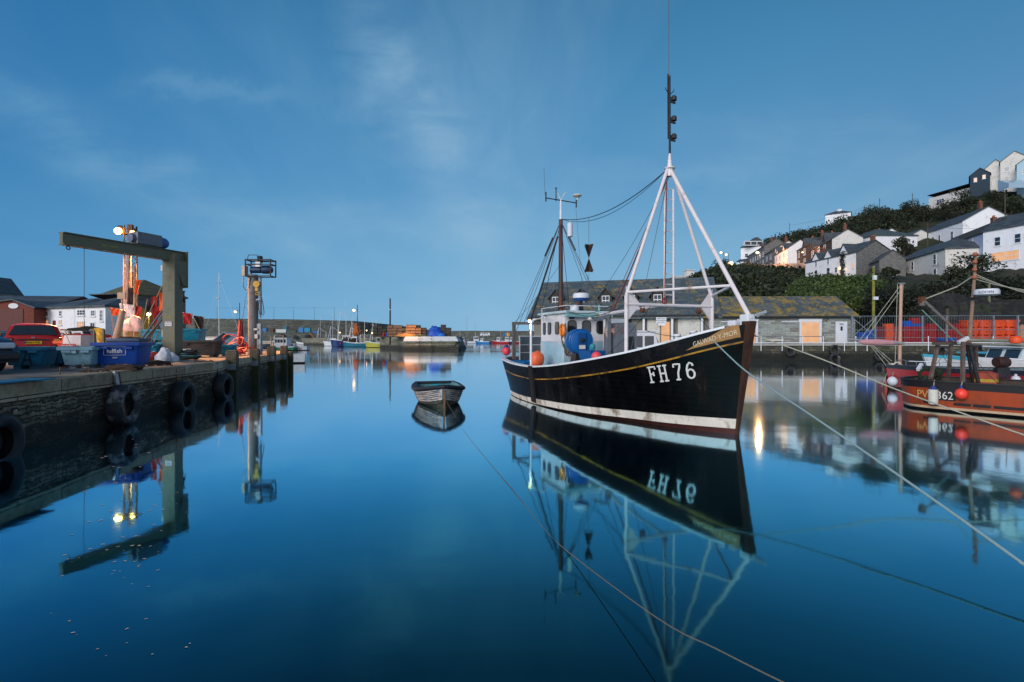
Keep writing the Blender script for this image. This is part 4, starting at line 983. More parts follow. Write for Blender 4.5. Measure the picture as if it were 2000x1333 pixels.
MB().tube([tb_ + ho * -.1 + sd_ * .14, tb_ + ho * -.4 + sd_ * .14, (tb_ + sd_ * .14).xy.to_3d() + ho * 2.2], .009, 4).build('hoist_wire', wirem, jc, world=True)
MB().torus(tipw - dv * .2 + ho * -.46, sd_, .055, .018, 14, 6).build('lifting_eye', dsteel, jc, world=True)
MB().lathe([(.02, -.03), (.09, -.03), (.09, .03), (.02, .03)], tb_ + ho * -.14 + sd_ * .13, sd_, 14).build('sheave', dsteel, jc, world=True)
MB().box((-.27, -.05, 1.05), (.12, .22, .26)).build('switch_box', cream, jc); MB().box((-.26, -.1, 3.62), (.16, .2, .22)).build('junction_box', cream, jc)
MB().tube([(-.28, -.05, 1.1), (-.28, -.05, 3.5)], .012, 5).build('conduit', dsteel, jc)
sg = MB().box((.0, -.262, 1.42), (.26, .02, .17)).build('warning_sign', white, jc)
lettering('WARNING', .05, (0, -.274, 1.45), (1, 0, 0), redpaint, sg, spacing=.95)
lettering('KEEP CLEAR', .035, (0, -.274, 1.38), (1, 0, 0), black, sg)
yl = mat('stencil_yellow', S(176, 166, 60), .6, .2)
lettering('SWL 250KG', .075, (0, -.256, 1.66), (1, 0, 0), yl, jc)
lettering('SWL 250 KG', .10, aw.lerp(tipw, .62) + sd_ * -.085 + ho * -.24 if sd_.y > 0 else aw.lerp(tipw, .62) + sd_ * .085 + ho * -.24, (-dv), yl, jc, world=True)
# round winch column
WX, WY = -13.75, 27.2
wc = thing('winch_column', 'round grey steel column with caged blue winch and yellow hook block', 'hoist', (WX, WY, QZ))
colm = mat('column_grey', S(112, 110, 110), .55, .12, 3, .1, dirt=S(96, 78, 66), dirt_amt=.25)
MB().tube([(0, 0, 0), (0, 0, 4.25)], .25, 20).build('column', colm, wc, smooth=60)
mb = MB(); W_, D_, z0, z1 = 1.32, .6, 4.15, 5.05
cx = .40
for x in (cx - W_ / 2, cx + W_ / 2):
    for y in (-D_ / 2, D_ / 2): mb.beam((x, y, z0), (x, y, z1), .05)
for z_ in (z0, z1 - .05, z1 - .28):
    for y in (-D_ / 2, D_ / 2): mb.beam((cx - W_ / 2, y, z_), (cx + W_ / 2, y, z_), .05 if z_ < 5 else .07)
    for x in (cx - W_ / 2, cx + W_ / 2): mb.beam((x, -D_ / 2, z_), (x, D_ / 2, z_), .05)
mb.tube([(cx - .6, -.2, z1), (cx - .55, -.2, z1 + .22), (cx - .1, -.2, z1 + .22), (cx - .05, -.2, z1 - .1)], .02, 5).box((cx - .02, 0, z1 + .02), (.12, .3, .35))
mb.build('winch_cage', mat('cage_dark', S(24, 26, 30), .6, .3), wc)
mb = MB(); mb.lathe([(.02, 0), (.17, 0), (.17, .55), (.02, .55)], (cx - .5, -.02, z0 + .35), (1, 0, 0), 16); mb.lathe([(.02, 0), (.2, 0), (.21, .3), (.15, .5), (.02, .52)], (cx + .12, -.02, z0 + .35), (1, 0, 0), 16); mb.build('winch_motor', mat('winch_blue', S(16, 50, 84), .5, .3), wc, smooth=40)
MB().box((cx - .02, -.2, z1 - .28), (.24, .2, .26)).box((cx - .25, -.15, z1 - .3), (.26, .14, .12)).build('junction_box', white, wc)
MB().box((cx - W_ / 2 - .12, -.1, z0 + .28), (.2, .3, .55)).build('control_box', mat('box_tan', S(190, 168, 150), .5), wc, bevel=.02)
MB().tube([(.42, -.1, z0), (.44, -.1, 2.1)], .075, 10).beam((.1, -.1, 2.85), (.45, -.1, 3.0), .06).build('drop_tube', steel, wc)
MB().lathe([(.02, -.07), (.17, -.07), (.17, .07), (.02, .07)], (.34, -.3, 3.72), (0, 1, 0), 14).box((.34, -.3, 3.5), (.14, .1, .3)).torus((.36, -.3, 3.22), (0, 1, 0), .07, .025, 14, 6).build('hook_block', mat('hook_yellow', S(196, 150, 40), .5, .1), wc)
mb = MB(); mb.tube([(-.45, -.15, z0 + .1), (-.36, -.3, 3.6), (-.25, -.3, 3.4), (-.1, -.28, 3.6), (.0, -.28, 4.1)], .02, 5)
mb.tube([(.5, -.2, 3.2), (.62, -.2, 2.7), (.68, -.2, 2.2), (.5, -.2, 1.95), (.4, -.25, 2.5), (.45, -.25, 2.9)], .02, 5); mb.tube([(.36, -.3, 3.1), (.42, -.3, 0.2)], .01, 4); mb.tube([(-.26, -.2, 3.3), (-.6, -.4, .1)], .014, 4)
mb.build('cables', wirem, wc)
MB().box((.30, -.24, .98), (.16, .12, .22)).box((.26, -.26, 1.35), (.2, .03, .1)).build('push_button_box', cream, wc)
MB().box((.40, -.1, .35), (.20, .2, 2.6)).build('lower_conduit', steel, wc)
# lattice lamp tower
TXx, TYy = -23.1, 31.0
lt = thing('lamp_tower', 'lattice lamp tower with bright floodlights behind the crane', 'lamp', (TXx, TYy, QZ))
mb = MB(); H_ = 7.7; a = .24
for sx in (-1, 1):
    for sy in (-1, 1): mb.beam((sx * a, sy * a, 0), (sx * a * .9, sy * a * .9, H_), .06)
n = 22
for i in range(n):
    z0_, z1_ = H_ * i / n, H_ * (i + 1) / n; s_ = 1 if i % 2 else -1
    for f in ((0, -1), (0, 1)): mb.beam((-a * s_, f[1] * a, z0_), (a * s_, f[1] * a, z1_), .022)
    for f in (-1, 1): mb.beam((f * a, -a * s_, z0_), (f * a, a * s_, z1_), .022)
    mb.beam((-a, -a, z0_), (a, -a, z0_), .02)
mb.build('lattice', mat('tower_rust', S(72, 56, 42), .6, .2), lt)
mb = MB(); mb.box((0, 0, H_ - .5), (1.1, .5, .04)); mb.tube([(0, 0, H_ - .5), (0, 0, H_ + .05)], .17, 10); mb.build('platform', mat('tower_rust', S(72, 56, 42), .6, .2), lt)
for i, (x, z_, pw, rr2) in enumerate(((-.44, -.32, 1900, .23), (.42, -.42, 800, .14))):
    fl = MB().lathe([(.05, 0), (rr2, -.08), (rr2 * 1.1, -.14)], (x, -.28, H_ + z_), (.1, -1, -.5), 16).build('floodlight', dsteel, lt, smooth=40)
    fl.location.y += -.0
    MB().ball((x, -.40, H_ + z_ - .08), rr2 * .86, 12).build('bulb', glow('flood_bulb', (1, .34, .06, 1), 38), fl, smooth=180)
    l = bpy.data.lights.new('floodlight_beam', 'SPOT'); l.energy = pw * 11; l.color = (1, .45, .18); l.shadow_soft_size = .20; l.spot_size = R(112); l.spot_blend = .5
    o = bpy.data.objects.new('floodlight_beam', l); COL.objects.link(o); o.parent = lt; o.location = (x + .5, -1.5, H_ + z_ - .12)
    o.rotation_euler = Vector((.34, -.12, -1)).to_track_quat('-Z', 'Y').to_euler()

# ------------------------------------------------------------------ tubs, bins and boxes on the quay
teal = mat('tub_teal', S(14, 104, 138), .55, .14, 4, .1, dirt=S(30, 70, 84), dirt_amt=.35)
tealb = mat('tub_bright_teal', S(8, 128, 160), .5, .12, 4, .1, dirt=S(40, 100, 120), dirt_amt=.25)
greyb = mat('tub_grey_blue', S(120, 160, 178), .6, .12, 4, .15, dirt=S(82, 108, 120), dirt_amt=.35)
royal = mat('tub_royal_blue', S(0, 62, 146), .42, .10, 3, .06, dirt=S(20, 40, 120), dirt_amt=.2)
darkt = mat('tub_charcoal', S(70, 62, 58), .65, .3, 5, .2, dirt=S(44, 42, 42), dirt_amt=.5, stretch=(1, 1, 3))
def tub(label, px, d, l, w, h, m, rz=0, z=QZ, group='fish tubs on the left quay', name='fish_tub', handles=True):
    p = U(px, HY, d); r = thing(name, label, 'tub', (p.x, d, z), rz, group)
    mb = MB(); tubmesh(mb, (0, 0, 0), l, w, h); mb.build('body', m, r, smooth=50)
    if handles:
        for sx in (-1, 1): MB().box((sx * l * .26, -w / 2 + .0, h * .78), (.22, .07, .07)).build('handle', m, r, bevel=.01)
    return r
bt = tub('big royal blue fish tub with fulfish lettering at the quay edge', 243, 15.15, 1.18, 1.0, .72, royal, R(14))
f_ = Vector((math.cos(R(-14)), math.sin(R(-14)), 0))
lettering('fulfish', .17, (-.04, -.478, .42), (1, 0, 0), letm, bt)
mb = MB()
for a, c in (((-.31, .36), (.23, .36)), ((.23, .36), (.23, .60)), ((.23, .60), (-.31, .60)), ((-.31, .60), (-.31, .36))): mb.beam((a[0], -.476, a[1]), (c[0], -.476, c[1]), .008)
mb.build('logo_frame', letm, bt)
lettering('1997', .07, (-.04, -.474, .26), (1, 0, 0), letm, bt)
gt = tub('pale grey blue fish tub between the teal tubs and the royal blue tub', 168, 14.7, .86, .95, .60, greyb, R(12))
MB().box((-.13, -.478, .48), (.28, .02, .12)).build('label_plate', mat('tub_label', S(150, 184, 198), .5), gt)
ta = tub('teal fish tub with a black letter A painted on its front', 63, 14.35, .92, .9, .60, teal, R(16))
strokes(ta, [[(-.10, 0), (-.02, .34), (.04, .34), (.10, 0)], [(-.07, .13), (.07, .13)]], .035, lambda u, v: Vector((u + .10, -.430, .12 + v)), black, name='painted_letter')
tub('teal fish tub partly hidden behind the one with the letter A', 98, 15.3, .95, .9, .60, teal, R(12))
tub('dark teal fish tub beside the pale grey blue tub', 128, 15.6, .7, .9, .60, mat('tub_dark_teal', S(8, 52, 78), .55, .2), R(8))
tag(MB().box((-9.45, 9.5, QZ + .02), (.55, 1.5, .025), rz=R(-4)).build('plastic_sheet', teal, None), 'flat teal plastic sheet on the quay edge in front of the black car', 'sheet')
tub('blue grey tub full of fishing gear behind the royal blue tub', 250, 19.5, 1.15, .9, .85, mat('tub_slate', S(64, 90, 122), .5, .15), R(12))
tub('tall bright teal tub standing behind the crane pillar', 316, 25.0, 1.5, 1.0, .68, tealb, R(5))
tub('bright teal tub stacked on the tall tub behind the crane pillar', 316, 25.0, 1.5, 1.0, .62, tealb, R(3), QZ + .68)
tub('largest bright teal tub raised above the charcoal vat', 372, 27.0, 1.30, 1.1, .75, tealb, R(14), QZ + .62)
tub('teal tub under the raised largest teal tub', 372, 27.0, 1.2, 1.0, .62, tealb, R(14))
tub('wide charcoal vat with an orange lit rim in the middle of the quay', 391, 23.9, 1.72, 1.05, .76, darkt, R(14))
tub('small teal tub standing right of the charcoal vat', 444, 25.4, .82, .7, .56, tealb, R(14))
bk = thing('fish_basket', 'bright orange fish basket behind the red car', 'basket', (U(130, HY, 18.4).x, 18.4, QZ))
mb = MB(); tubmesh(mb, (0, 0, 0), .55, .42, .38); mb.build('lower_basket', orangep, bk); mb = MB(); tubmesh(mb, (0, 0, .4), .55, .42, .36); mb.build('upper_basket', orangep, bk)
# bulk bag, net bags, rope coil, net heap
def blob(label, name, cat, c, r, sc, m, seed, amp=.25, rz=0):
    g = random.Random(seed); ph = [(Vector((g.uniform(-1, 1), g.uniform(-1, 1), g.uniform(-1, 1))) * g.uniform(2, 6), g.uniform(0, 6)) for _ in range(9)]
    mb = MB(); n, mm = 26, 14; rows = []
    for i in range(mm + 1):
        row = []
        for k in range(n):
            th, a = math.pi * i / mm / 2 * 1.15, 2 * math.pi * k / n
            v = Vector((math.sin(th) * math.cos(a), math.sin(th) * math.sin(a), math.cos(th)))
            q = 1 + amp * sum(abs(math.sin(v.dot(w) + f)) - .6 for w, f in ph) / 4
            v = v * r * q; row.append((c[0] + v.x * sc[0], c[1] + v.y * sc[1], max(c[2], c[2] + v.z * sc[2])))
        rows.append(row)
    mb.grid(rows, close=True); o = mb.build(name, m, None, smooth=60); return tag(o, label, cat)
bagm = mat('white_bag', S(206, 208, 216), .7, .12, 9, .6, dirt=S(140, 138, 140), dirt_amt=.3)
blob('white crumpled sack slumped at the foot of the crane', 'sack', 'sack', (U(332, HY, 19.1).x, 18.9, QZ), .48, (.85, .6, .72), bagm, 5)
blob('small white sack leaning between the royal blue tub and crane', 'sack', 'sack', (U(313, HY, 18.2).x, 18.4, QZ), .36, (.6, .6, 1.35), bagm, 8)
netm = mat('net_brown', S(72, 54, 44), .95, .5, 40, 1.0, dirt=S(40, 34, 30), dirt_amt=.4, dscale=9)
blob('brown heap of old netting in front of the royal blue tub', 'net_heap', 'net', (U(243, HY, 13.6).x, 13.6, QZ), .30, (1.5, .8, .5), netm, 11, .6)
blob('dark tangle of netting beside the small white sack', 'net_heap', 'net', (U(312, HY, 16.9).x + .1, 16.6, QZ), .32, (1.3, .8, .35), mat('net_black', S(38, 34, 34), .95, .5, 40, 1.0), 13, .6)
rc = thing('rope_coil', 'coil of teal and grey rope on the quay right of the crane', 'rope', (U(368, HY, 20.6).x, 20.6, QZ)); mb = MB(); mc = MB()
for i in range(9): (mb if i % 3 else mc).torus((random.uniform(-.1, .1), random.uniform(-.08, .08), .05 + i * .038), (random.uniform(-.15, .15), random.uniform(-.15, .15), 1), .42 - .018 * i, .028, 26, 6)
mb.build('dark_turns', mat('rope_dark', S(44, 48, 50), .9, .3, 40, .5), rc); mc.build('teal_turns', mat('rope_teal', S(70, 130, 130), .9, .2, 40, .5), rc)
q = U(160, HY, 17.6)
bb = thing('bulk_bag', 'pale bulk bag with a red printed label hung in a wooden frame', 'bag', (q.x, 17.6, QZ), R(-10))
mb = MB(); rows = []
for z_, k in ((0, .9), (.15, 1.05), (.5, 1.1), (.8, 1.02), (.95, .96)):
    rows.append([(math.cos(2 * math.pi * i / 24) * .44 * k * (1.12 if i % 6 == 3 else 1), math.sin(2 * math.pi * i / 24) * .42 * k * (1.12 if i % 6 == 3 else 1), z_) for i in range(24)])
mb.grid(rows, close=True); mb.poly(rows[-1]); mb.build('bag', mat('bag_pink_white', S(218, 200, 198), .8, .1, 12, .5), bb, smooth=60)
lb_ = MB().box((.02, -.495, .58), (.62, .02, .17)).build('red_label', mat('label_red', S(178, 60, 62), .6), bb); lettering('MARINE', .13, (.02, -.507, .53), (1, 0, 0), letm, lb_)
mb = MB(); mb.beam((-.62, .1, 0), (-.62, .1, 1.12), .06).beam((.62, -.1, 0), (.62, -.1, 1.12), .06).beam((-.75, .1, 1.12), (1.0, -.1, 1.15), .06).beam((1.0, -.1, 0), (1.0, -.1, 1.15), .06); mb.build('frame', wood, bb)
blob('black bundle of netting slung over the frame of the bulk bag', 'net_bundle', 'net', (q.x + .1, 17.6, QZ + 1.12), .22, (2.3, .7, .55), mat('net_black', S(38, 34, 34)), 17, .5)
oil = tag(MB().grid([[(q.x + .75 + .13 * math.sin(j), 17.42 + .03 * math.cos(i), QZ + 1.2 - i * .14) if False else (q.x + .62 + j * .09 + i * .035, 17.35 + .04 * math.sin(j * 1.7 + i), QZ + 1.2 - i * .12) for j in range(4)] for i in range(6)]).build('oilskin', mat('oilskin_yellow', S(220, 160, 30), .5), None), 'yellow oilskin draped over the wooden frame beside the bulk bag', 'clothing')
md = oil.modifiers.new('thick', 'SOLIDIFY'); md.thickness = .02
hr = tag(MB().tube(catenary((q.x + .0, 16.9, QZ + 1.15), (U(170, HY, 14.05).x, 14.0, QZ + .02), .15, 10), .013, 5).build('hanging_rope', ropem, None), 'thin rope hanging from the bag frame over the pale tub', 'rope')

# dan buoy bundle: poles with red and black flags
flagr = mat('flag_red', S(160, 34, 34), .8, .15); flagb = mat('flag_black', (.015, .015, .02, 1), .8, .3); flago = mat('flag_orange', S(226, 96, 40), .8, .1); flagp = mat('flag_pale', S(214, 206, 208), .8, .08); flagpk = mat('flag_pink', S(220, 140, 150), .8, .1)
bamb = mat('bamboo', S(150, 134, 110), .7, .2)
def flag(mb, p, w, h, d, seed):
    g = random.Random(seed); p = Vector(p); d = Vector(d).normalized(); up = Vector((0, 0, 1)); n = d.cross(up)
    mb.grid([[p + d * w * j / 5 * (1 - .25 * i / 4) - up * (h * i / 4 + .12 * w * j / 5) + n * .06 * math.sin(j * 1.4 + i + seed) for j in range(6)] for i in range(5)])
def dan(label, base, top, flags, seed=0, m=bamb, r=.022):
    base = Vector(base); top = Vector(top); o_ = thing('dan_buoy', label, 'marker flag', base, 0, 'flagged dan buoys leaning on the quay')
    MB().tube([base, base.lerp(top, .5), top], r, 6).build('pole', m, o_, world=True)
    for i, (k, w, h, fm) in enumerate(flags):
        mb = MB(); flag(mb, base.lerp(top, k), w, h, (1 if (seed + i) % 2 == 0 else -1, .2, 0) if seed >= 0 else (1, .2, 0), seed + i)
        f = mb.build('flag', fm, o_, world=True); s_ = f.modifiers.new('thick', 'SOLIDIFY'); s_.thickness = .008
def Q(px, py, d): return U(px, py, d)
dan('tall pale pole with dark red flag in front of the lamp tower', Q(243, 664, 28).xy.to_3d() + Vector((0, 0, QZ)), Q(250, 500, 28), [(.68, .55, 1.5, flagb), (.50, .8, 1.0, flagr)], -1, mat('pole_pale', S(170, 160, 150), .6), .09)
dan('brown pole carrying black and orange flags beside the tower', Q(262, 664, 27.6).xy.to_3d() + Vector((0, 0, QZ)), Q(263, 520, 27.6), [(.85, .28, .8, flago), (.7, .3, 1.5, flagb), (.40, .35, .6, flagr)], 4, bamb, .05)
dan('slanting pole with a large pale cloth', Q(236, 700, 27.2), Q(272, 560, 27.2), [(.74, -.75, .72, flagp)], -2)
dan('leaning pole with orange and red flags left of the crane pillar', Q(265, 668, 22.5), Q(318, 556, 22.5), [(.86, .5, .8, flago), (.8, .3, 1.3, flagr)], 2)
dan('leaning pole with a red flag right of the crane pillar', Q(290, 668, 22.0), Q(347, 570, 22.0), [(.98, .22, .8, flagr), (.80, .30, .7, flagr)], -4)
dan('leaning pole with a pink flag right of the crane pillar', Q(300, 668, 21.8), Q(362, 568, 21.8), [(.99, -.32, .5, flagb), (.80, -.2, .55, flagpk)], -6)
for i, (a, c, lab) in enumerate(((270, 322, 'first bare pole leaning out of the tub left of the crane'), (276, 330, 'second bare pole leaning out of the tub left of the crane'), (284, 318, 'third bare dark pole leaning out of the tub near the crane'))):
    dan(lab, Q(a, 672, 21.0 + i * .2), Q(c, 600 + i * 8, 21.5 + i * .2), [], i, mat('pole_grey', S(86, 86, 90), .6), .045)
tag(MB().tube([Q(226, 668, 24.5), Q(240, 606, 24.5)], .17, 14, .12).tube([Q(240, 606, 24.5), Q(238, 585, 24.5)], .04, 8).box(Q(238, 578, 24.5), (.38, .08, .30)).build('radar_post', mat('post_tan', S(178, 152, 128), .6, .12), None, smooth=40), 'thick tan leaning tube with a small frame on top', 'post')
blob('crumpled pale sheet bundle hung between the poles under the tower', 'sheet_bundle', 'cloth', tuple(Q(262, 648, 26)), .55, (.8, .6, 1.3), mat('sheet_pink', S(216, 186, 176), .8, .1, 9, .5), 23, .6)
# fan of red netting and orange floats near the winch column
blob('hanging bundle of dark red netting at the left foot of the winch column', 'net_bundle', 'net', (Q(470, 664, 28.5).x, 28.5, QZ), .42, (.42, .45, 4.4), mat('net_red', S(132, 42, 48), .95, .4, 40, .9), 31, .35)
mb = MB()
for i in range(6): mb.torus((Q(476, HY, 27.3).x + random.uniform(-.25, .45), 26.6 + random.uniform(-.3, .3), QZ + .05 + .12 * i), (random.uniform(-.6, .6), random.uniform(-1, 1), 1), .35 + .05 * i, .028, 22, 5)
tag(mb.build('hose_coil', mat('hose_coral', S(216, 84, 74), .6), None), 'coral red hose coiled on the quay by the winch column', 'hose')
tag(MB().ball(Q(461, 688, 27.4), .14, 12).build('pink_float', MATS['pink_buoy'], None, smooth=180), 'pink float beside the red netting', 'buoy')
# handrail at the quay end
for i, (px, d_, lab) in enumerate(((516, 30.2, 'grey hooped handrail nearer the winch column at the quay end'), (541, 32.0, 'grey hooped handrail on the outer corner of the quay end'))):
    x = (px - 1000) / 1000 * d_
    tag(MB().tube([(x - .15, d_, QZ - .5), (x - .15, d_, QZ + 1.05), (x + .22, d_ + .4, QZ + 1.05), (x + .22, d_ + .4, QZ - .4)], .035, 7).build('handrail', steel, None, smooth=60), lab, 'handrail', 'handrails at the quay end')

# ------------------------------------------------------------------ cars
def car(label, loc, rz, L=4.4, Wd=1.72, H=1.45, paint=redpaint, estate=True, plate=None, group='cars parked on the left', detail=True):
    r = thing('car', label, 'car', loc, rz, group); mb = MB(); hw = Wd / 2
    if estate: prof = [(-L / 2, .28), (-L / 2 - .02, .55), (-L / 2 + .02, .92), (-L / 2 + .28, H - .05), (-L / 2 + .6, H), (.15, H), (.45, H - .06), (1.15, .95), (L / 2 - .25, .82), (L / 2 - .02, .62), (L / 2, .30)]
    else: prof = [(-L / 2, .30), (-L / 2, .6), (-L / 2 + .1, .95), (-.95, 1.05), (-.5, H - .03), (.0, H), (.45, H - .06), (1.05, 1.0), (1.75, .86), (L / 2 - .12, .68), (L / 2, .5), (L / 2 - .02, .26)]
    def hwid(z): return hw * (1 - .24 * max(0, (z - .9) / (H - .9)) ** 1.2) if z > .9 else hw * (.95 + .05 * min(1, (z - .2) / .5))
    N = 9; rows = []
    top = prof
    for j in range(N):
        v = -1 + 2 * j / (N - 1); sh = 1 - .07 * abs(v) ** 4
        rows.append([(x * (1 - .03 * abs(v) ** 3), v * hwid(z), .25 + (z - .25) * sh) for x, z in top])
    mb.grid(rows)
    for j in (0, N - 1): mb.poly(rows[j])
    mb.poly([rows[0][0], rows[-1][0], rows[-1][-1], rows[0][-1]])
    mb.build('body', paint, r, smooth=35)
    gl = mat('car_glass', (.015, .022, .028, 1), .05, .1, 1, 0, spec=1.0)
    def quad_on(u0, u1, z0, z1, x0, x1, name, m, off=.012, parent=r):
        mb = MB(); P = []
        for x, z, u in ((x0, z0, u0), (x0, z0, u1), (x1, z1, u1 * .93), (x1, z1, u0 * .93)): P.append((x, u * hwid(z), z))
        n = (Vector(P[1]) - Vector(P[0])).cross(Vector(P[3]) - Vector(P[0])).normalized() * off
        if n.x * (x0 + 1e-6) < 0: n = -n
        b = mb.addv([Vector(p) + n for p in P] + [Vector(p) - n for p in P])
        mb.face((b, b + 1, b + 2, b + 3)); mb.face((b + 7, b + 6, b + 5, b + 4))
        for i in range(4): mb.face((b + i, b + (i + 1) % 4, b + 4 + (i + 1) % 4, b + 4 + i))
        return mb.build(name, m, parent)
    if estate: quad_on(-.86, .86, .99, H - .11, -L / 2 + .05, -L / 2 + .26, 'rear_window', gl, .02)
    else: quad_on(-.8, .8, 1.08, H - .1, -.97, -.55, 'rear_window', gl, .02)
    quad_on(-.85, .85, 1.0 if estate else 1.04, H - .12, 1.10 if estate else .99, .5, 'windscreen', gl, .02)
    for sy in (-1, 1):
        x0 = -L / 2 + .45 if estate else -.85
        P = [(x0, sy * (hwid(1.0) + .004), 1.0), (.85, sy * (hwid(1.0) + .004), 1.0), (.38, sy * (hwid(H - .14) + .006), H - .15), (x0 + .12, sy * (hwid(H - .14) + .006), H - .15)]
        mb = MB(); b = mb.addv(P + [(p[0], p[1] - sy * .03, p[2]) for p in P]); mb.face((b, b + 1, b + 2, b + 3)); mb.face((b + 7, b + 6, b + 5, b + 4))
        for i in range(4): mb.face((b + i, b + (i + 1) % 4, b + 4 + (i + 1) % 4, b + 4 + i))
        mb.build('side_window', gl, r)
        for x in (-L / 2 + .82, L / 2 - .85):
            w = thing('wheel', None, None, (x, sy * (hw - .10), .31)); w.parent = r
            mb = MB(); tyre(mb, (0, 0, 0), (0, 1, 0), .31, .2, 22); mb.build('tyre', black, w, smooth=50)
            MB().lathe([(.02, .07), (.10, .07), (.17, .04), (.18, -.05), (.02, -.05)], (0, 0, 0), (0, sy, 0), 16).build('rim', steel, w, smooth=30)
        MB().box((.72, sy * (hw + .08), 1.02), (.14, .16, .12)).build('wing_mirror', paint, r, bevel=.03)
    if detail:
        tl = mat('tail_lamp_red', S(130, 14, 16), .2, .1, 3, 0, spec=.8); ta_ = mat('tail_lamp_amber', S(214, 140, 60), .2, .1, 3, 0)
        for sy in (-1, 1):
            t_ = MB().box((-L / 2 + .01, sy * (hw - .14), .72), (.08, .22, .34)).build('tail_lamp', tl, r, bevel=.03); MB().box((-L / 2 - .035, sy * (hw - .14), .80), (.012, .19, .07)).build('indicator', ta_, t_)
            MB().box((L / 2 - .10, sy * (hw - .30), .66), (.14, .36, .14)).build('headlight', mat('headlight', S(190, 196, 205), .1, .05, 1, 0, spec=1), r, bevel=.04)
        MB().box((-L / 2 - .02, 0, .42), (.14, Wd - .1, .22)).build('rear_bumper', mat('bumper', S(38, 38, 42), .6), r, bevel=.05)
        MB().box((L / 2 - .03, 0, .42), (.16, Wd - .12, .24)).build('front_bumper', paint, r, bevel=.06)
        MB().box((L / 2 - .01, 0, .42), (.14, .8, .14)).build('grille', black, r)
        if estate:
            MB().beam((-L / 2 + .02, -.25, 1.02), (-L / 2 + .08, .25, 1.08), .02).build('wiper', black, r)
            MB().box((-L / 2 - .025, 0, .80), (.02, .95, .05)).build('boot_trim', mat('bumper', S(38, 38, 42), .6), r)
            MB().box((-L / 2 - .03, 0, .885), (.02, .10, .05)).build('badge', steel, r)
    if plate:
        pl2 = MB().box((-L / 2 - .045, 0, .69), (.015, .52, .12)).build('number_plate', mat('plate_yellow', S(214, 170, 30), .4), r)
        lettering(plate, .105, (-L / 2 - .054, .02, .653), (0, -1, 0), black, pl2, spacing=.95)
        MB().box((-L / 2 - .054, .235, .69), (.004, .045, .11)).build('plate_band', bluep, pl2)
    return r
car('red estate car seen from behind with a yellow number plate', (-20.5, 22.1, QZ), R(130), 4.5, 1.70, 1.47, plate='WN54 FNL')
car('black car with its bonnet poking in at the left edge', (-14.1, 12.1, QZ), R(-16), 4.3, 1.75, 1.42, mat('black_car_paint', (.012, .014, .02, 1), .14, .1, 2, 0, spec=.8), estate=False)
car('dark blue car parked behind the red estate, leftmost', (-38.4, 39, QZ), R(100), paint=mat('blue_car', S(34, 48, 74), .3))
car('silver car parked behind the red estate near the brick shed', (-46.5, 50, QZ), R(70), paint=mat('silver_car', S(150, 156, 166), .3, metal=.4))
car('white car parked between the white house and bulk bag', (-42.5, 51, QZ), R(150), paint=white)
car('dark grey car left of the silver one', (-52.5, 53, QZ), R(80), paint=mat('grey_car', S(60, 64, 72), .3))

g = random.Random(77); mb = MB()
for _ in range(110):
    px = g.gauss(255, 55); py = g.uniform(835, 1130)
    if g.random() < .2: px, py = g.uniform(60, 460), g.uniform(1080, 1290)
    d = 2100 / (py - HY); x = (px - 1000) / 1000 * d; l = g.uniform(1.0, 5.0) * d / 1000; w = l * g.uniform(.3, .6); a = g.uniform(-.5, .9)
    if x < -8.6 and d > 7: continue
    P = [(x + math.cos(a) * l * math.cos(q) * g.uniform(.6, 1) - math.sin(a) * w * math.sin(q), d + math.sin(a) * l * math.cos(q) + math.cos(a) * w * math.sin(q), .004) for q in [k * math.pi / 4 for k in range(8)]]
    mb.poly(P)
tag(mb.build('foam_specks', mat('foam', S(206, 186, 166), .8, .05), None), 'scattered pale foam specks floating on the dark water', 'foam', kind='stuff')

# more gear behind the crane
dan('thin pole with a black flag between the tower and the crane', Q(272, 668, 25), Q(288, 585, 25), [(.96, .5, .5, flagb)], -7)
dan('thin pole with a small red flag left of the crane pillar', Q(296, 668, 24), Q(304, 596, 24), [(.97, .35, .4, flagr)], -9)
dan('thin pole with a faded orange flag near the tan leaning tube', Q(224, 668, 26), Q(216, 600, 26), [(.97, .4, .35, flago)], -11)
dan('thin pole with a dark red flag right of the raised teal tub', Q(402, 668, 28), Q(374, 612, 28), [(.98, -.5, .6, flagr)], -3)
dan('thin pole with a black flag right of the raised teal tub', Q(396, 668, 28.4), Q(398, 618, 28.4), [(.98, -.5, .9, flagb)], -13)
tub('grey tub at the foot of the tan leaning tube', 218, 22.5, 1.0, .9, .6, mat('tub_pale', S(150, 156, 160), .6, .15), R(12))
tub('turquoise tub between the leaning poles and the lamp tower', 292, 22.6, 1.0, .9, .62, tealb, R(12))
tub('white tub just left of the rope coil', 352, 22.0, .6, .5, .4, mat('box_white2', S(190, 192, 196), .6), R(14))
tub('blue tub tucked behind the winch column', 502, 29.6, .7, .6, .5, bluep, R(14))
for i, (px, d_, c_, m_) in enumerate(((283, 20.4, 'red', redpaint), (292, 19.6, 'pink', MATS['pink_buoy']), (300, 20.2, 'orange', orangep), (272, 20.8, 'white', white))):
    tag(MB().ball((Q(px, HY, d_).x, d_, QZ + .17), .17, 12).build('float', m_, None, smooth=180), '%s float lying among the gear behind the royal blue tub' % c_, 'buoy', 'floats behind the royal blue tub')
blob('brown pile of netting heaped in the slate blue tub', 'net_heap', 'net', (Q(250, HY, 19.5).x, 19.5, QZ + .72), .42, (1.1, .8, .5), netm, 91, .5)
ordn = ['first', 'second', 'third', 'fourth', 'fifth', 'sixth']
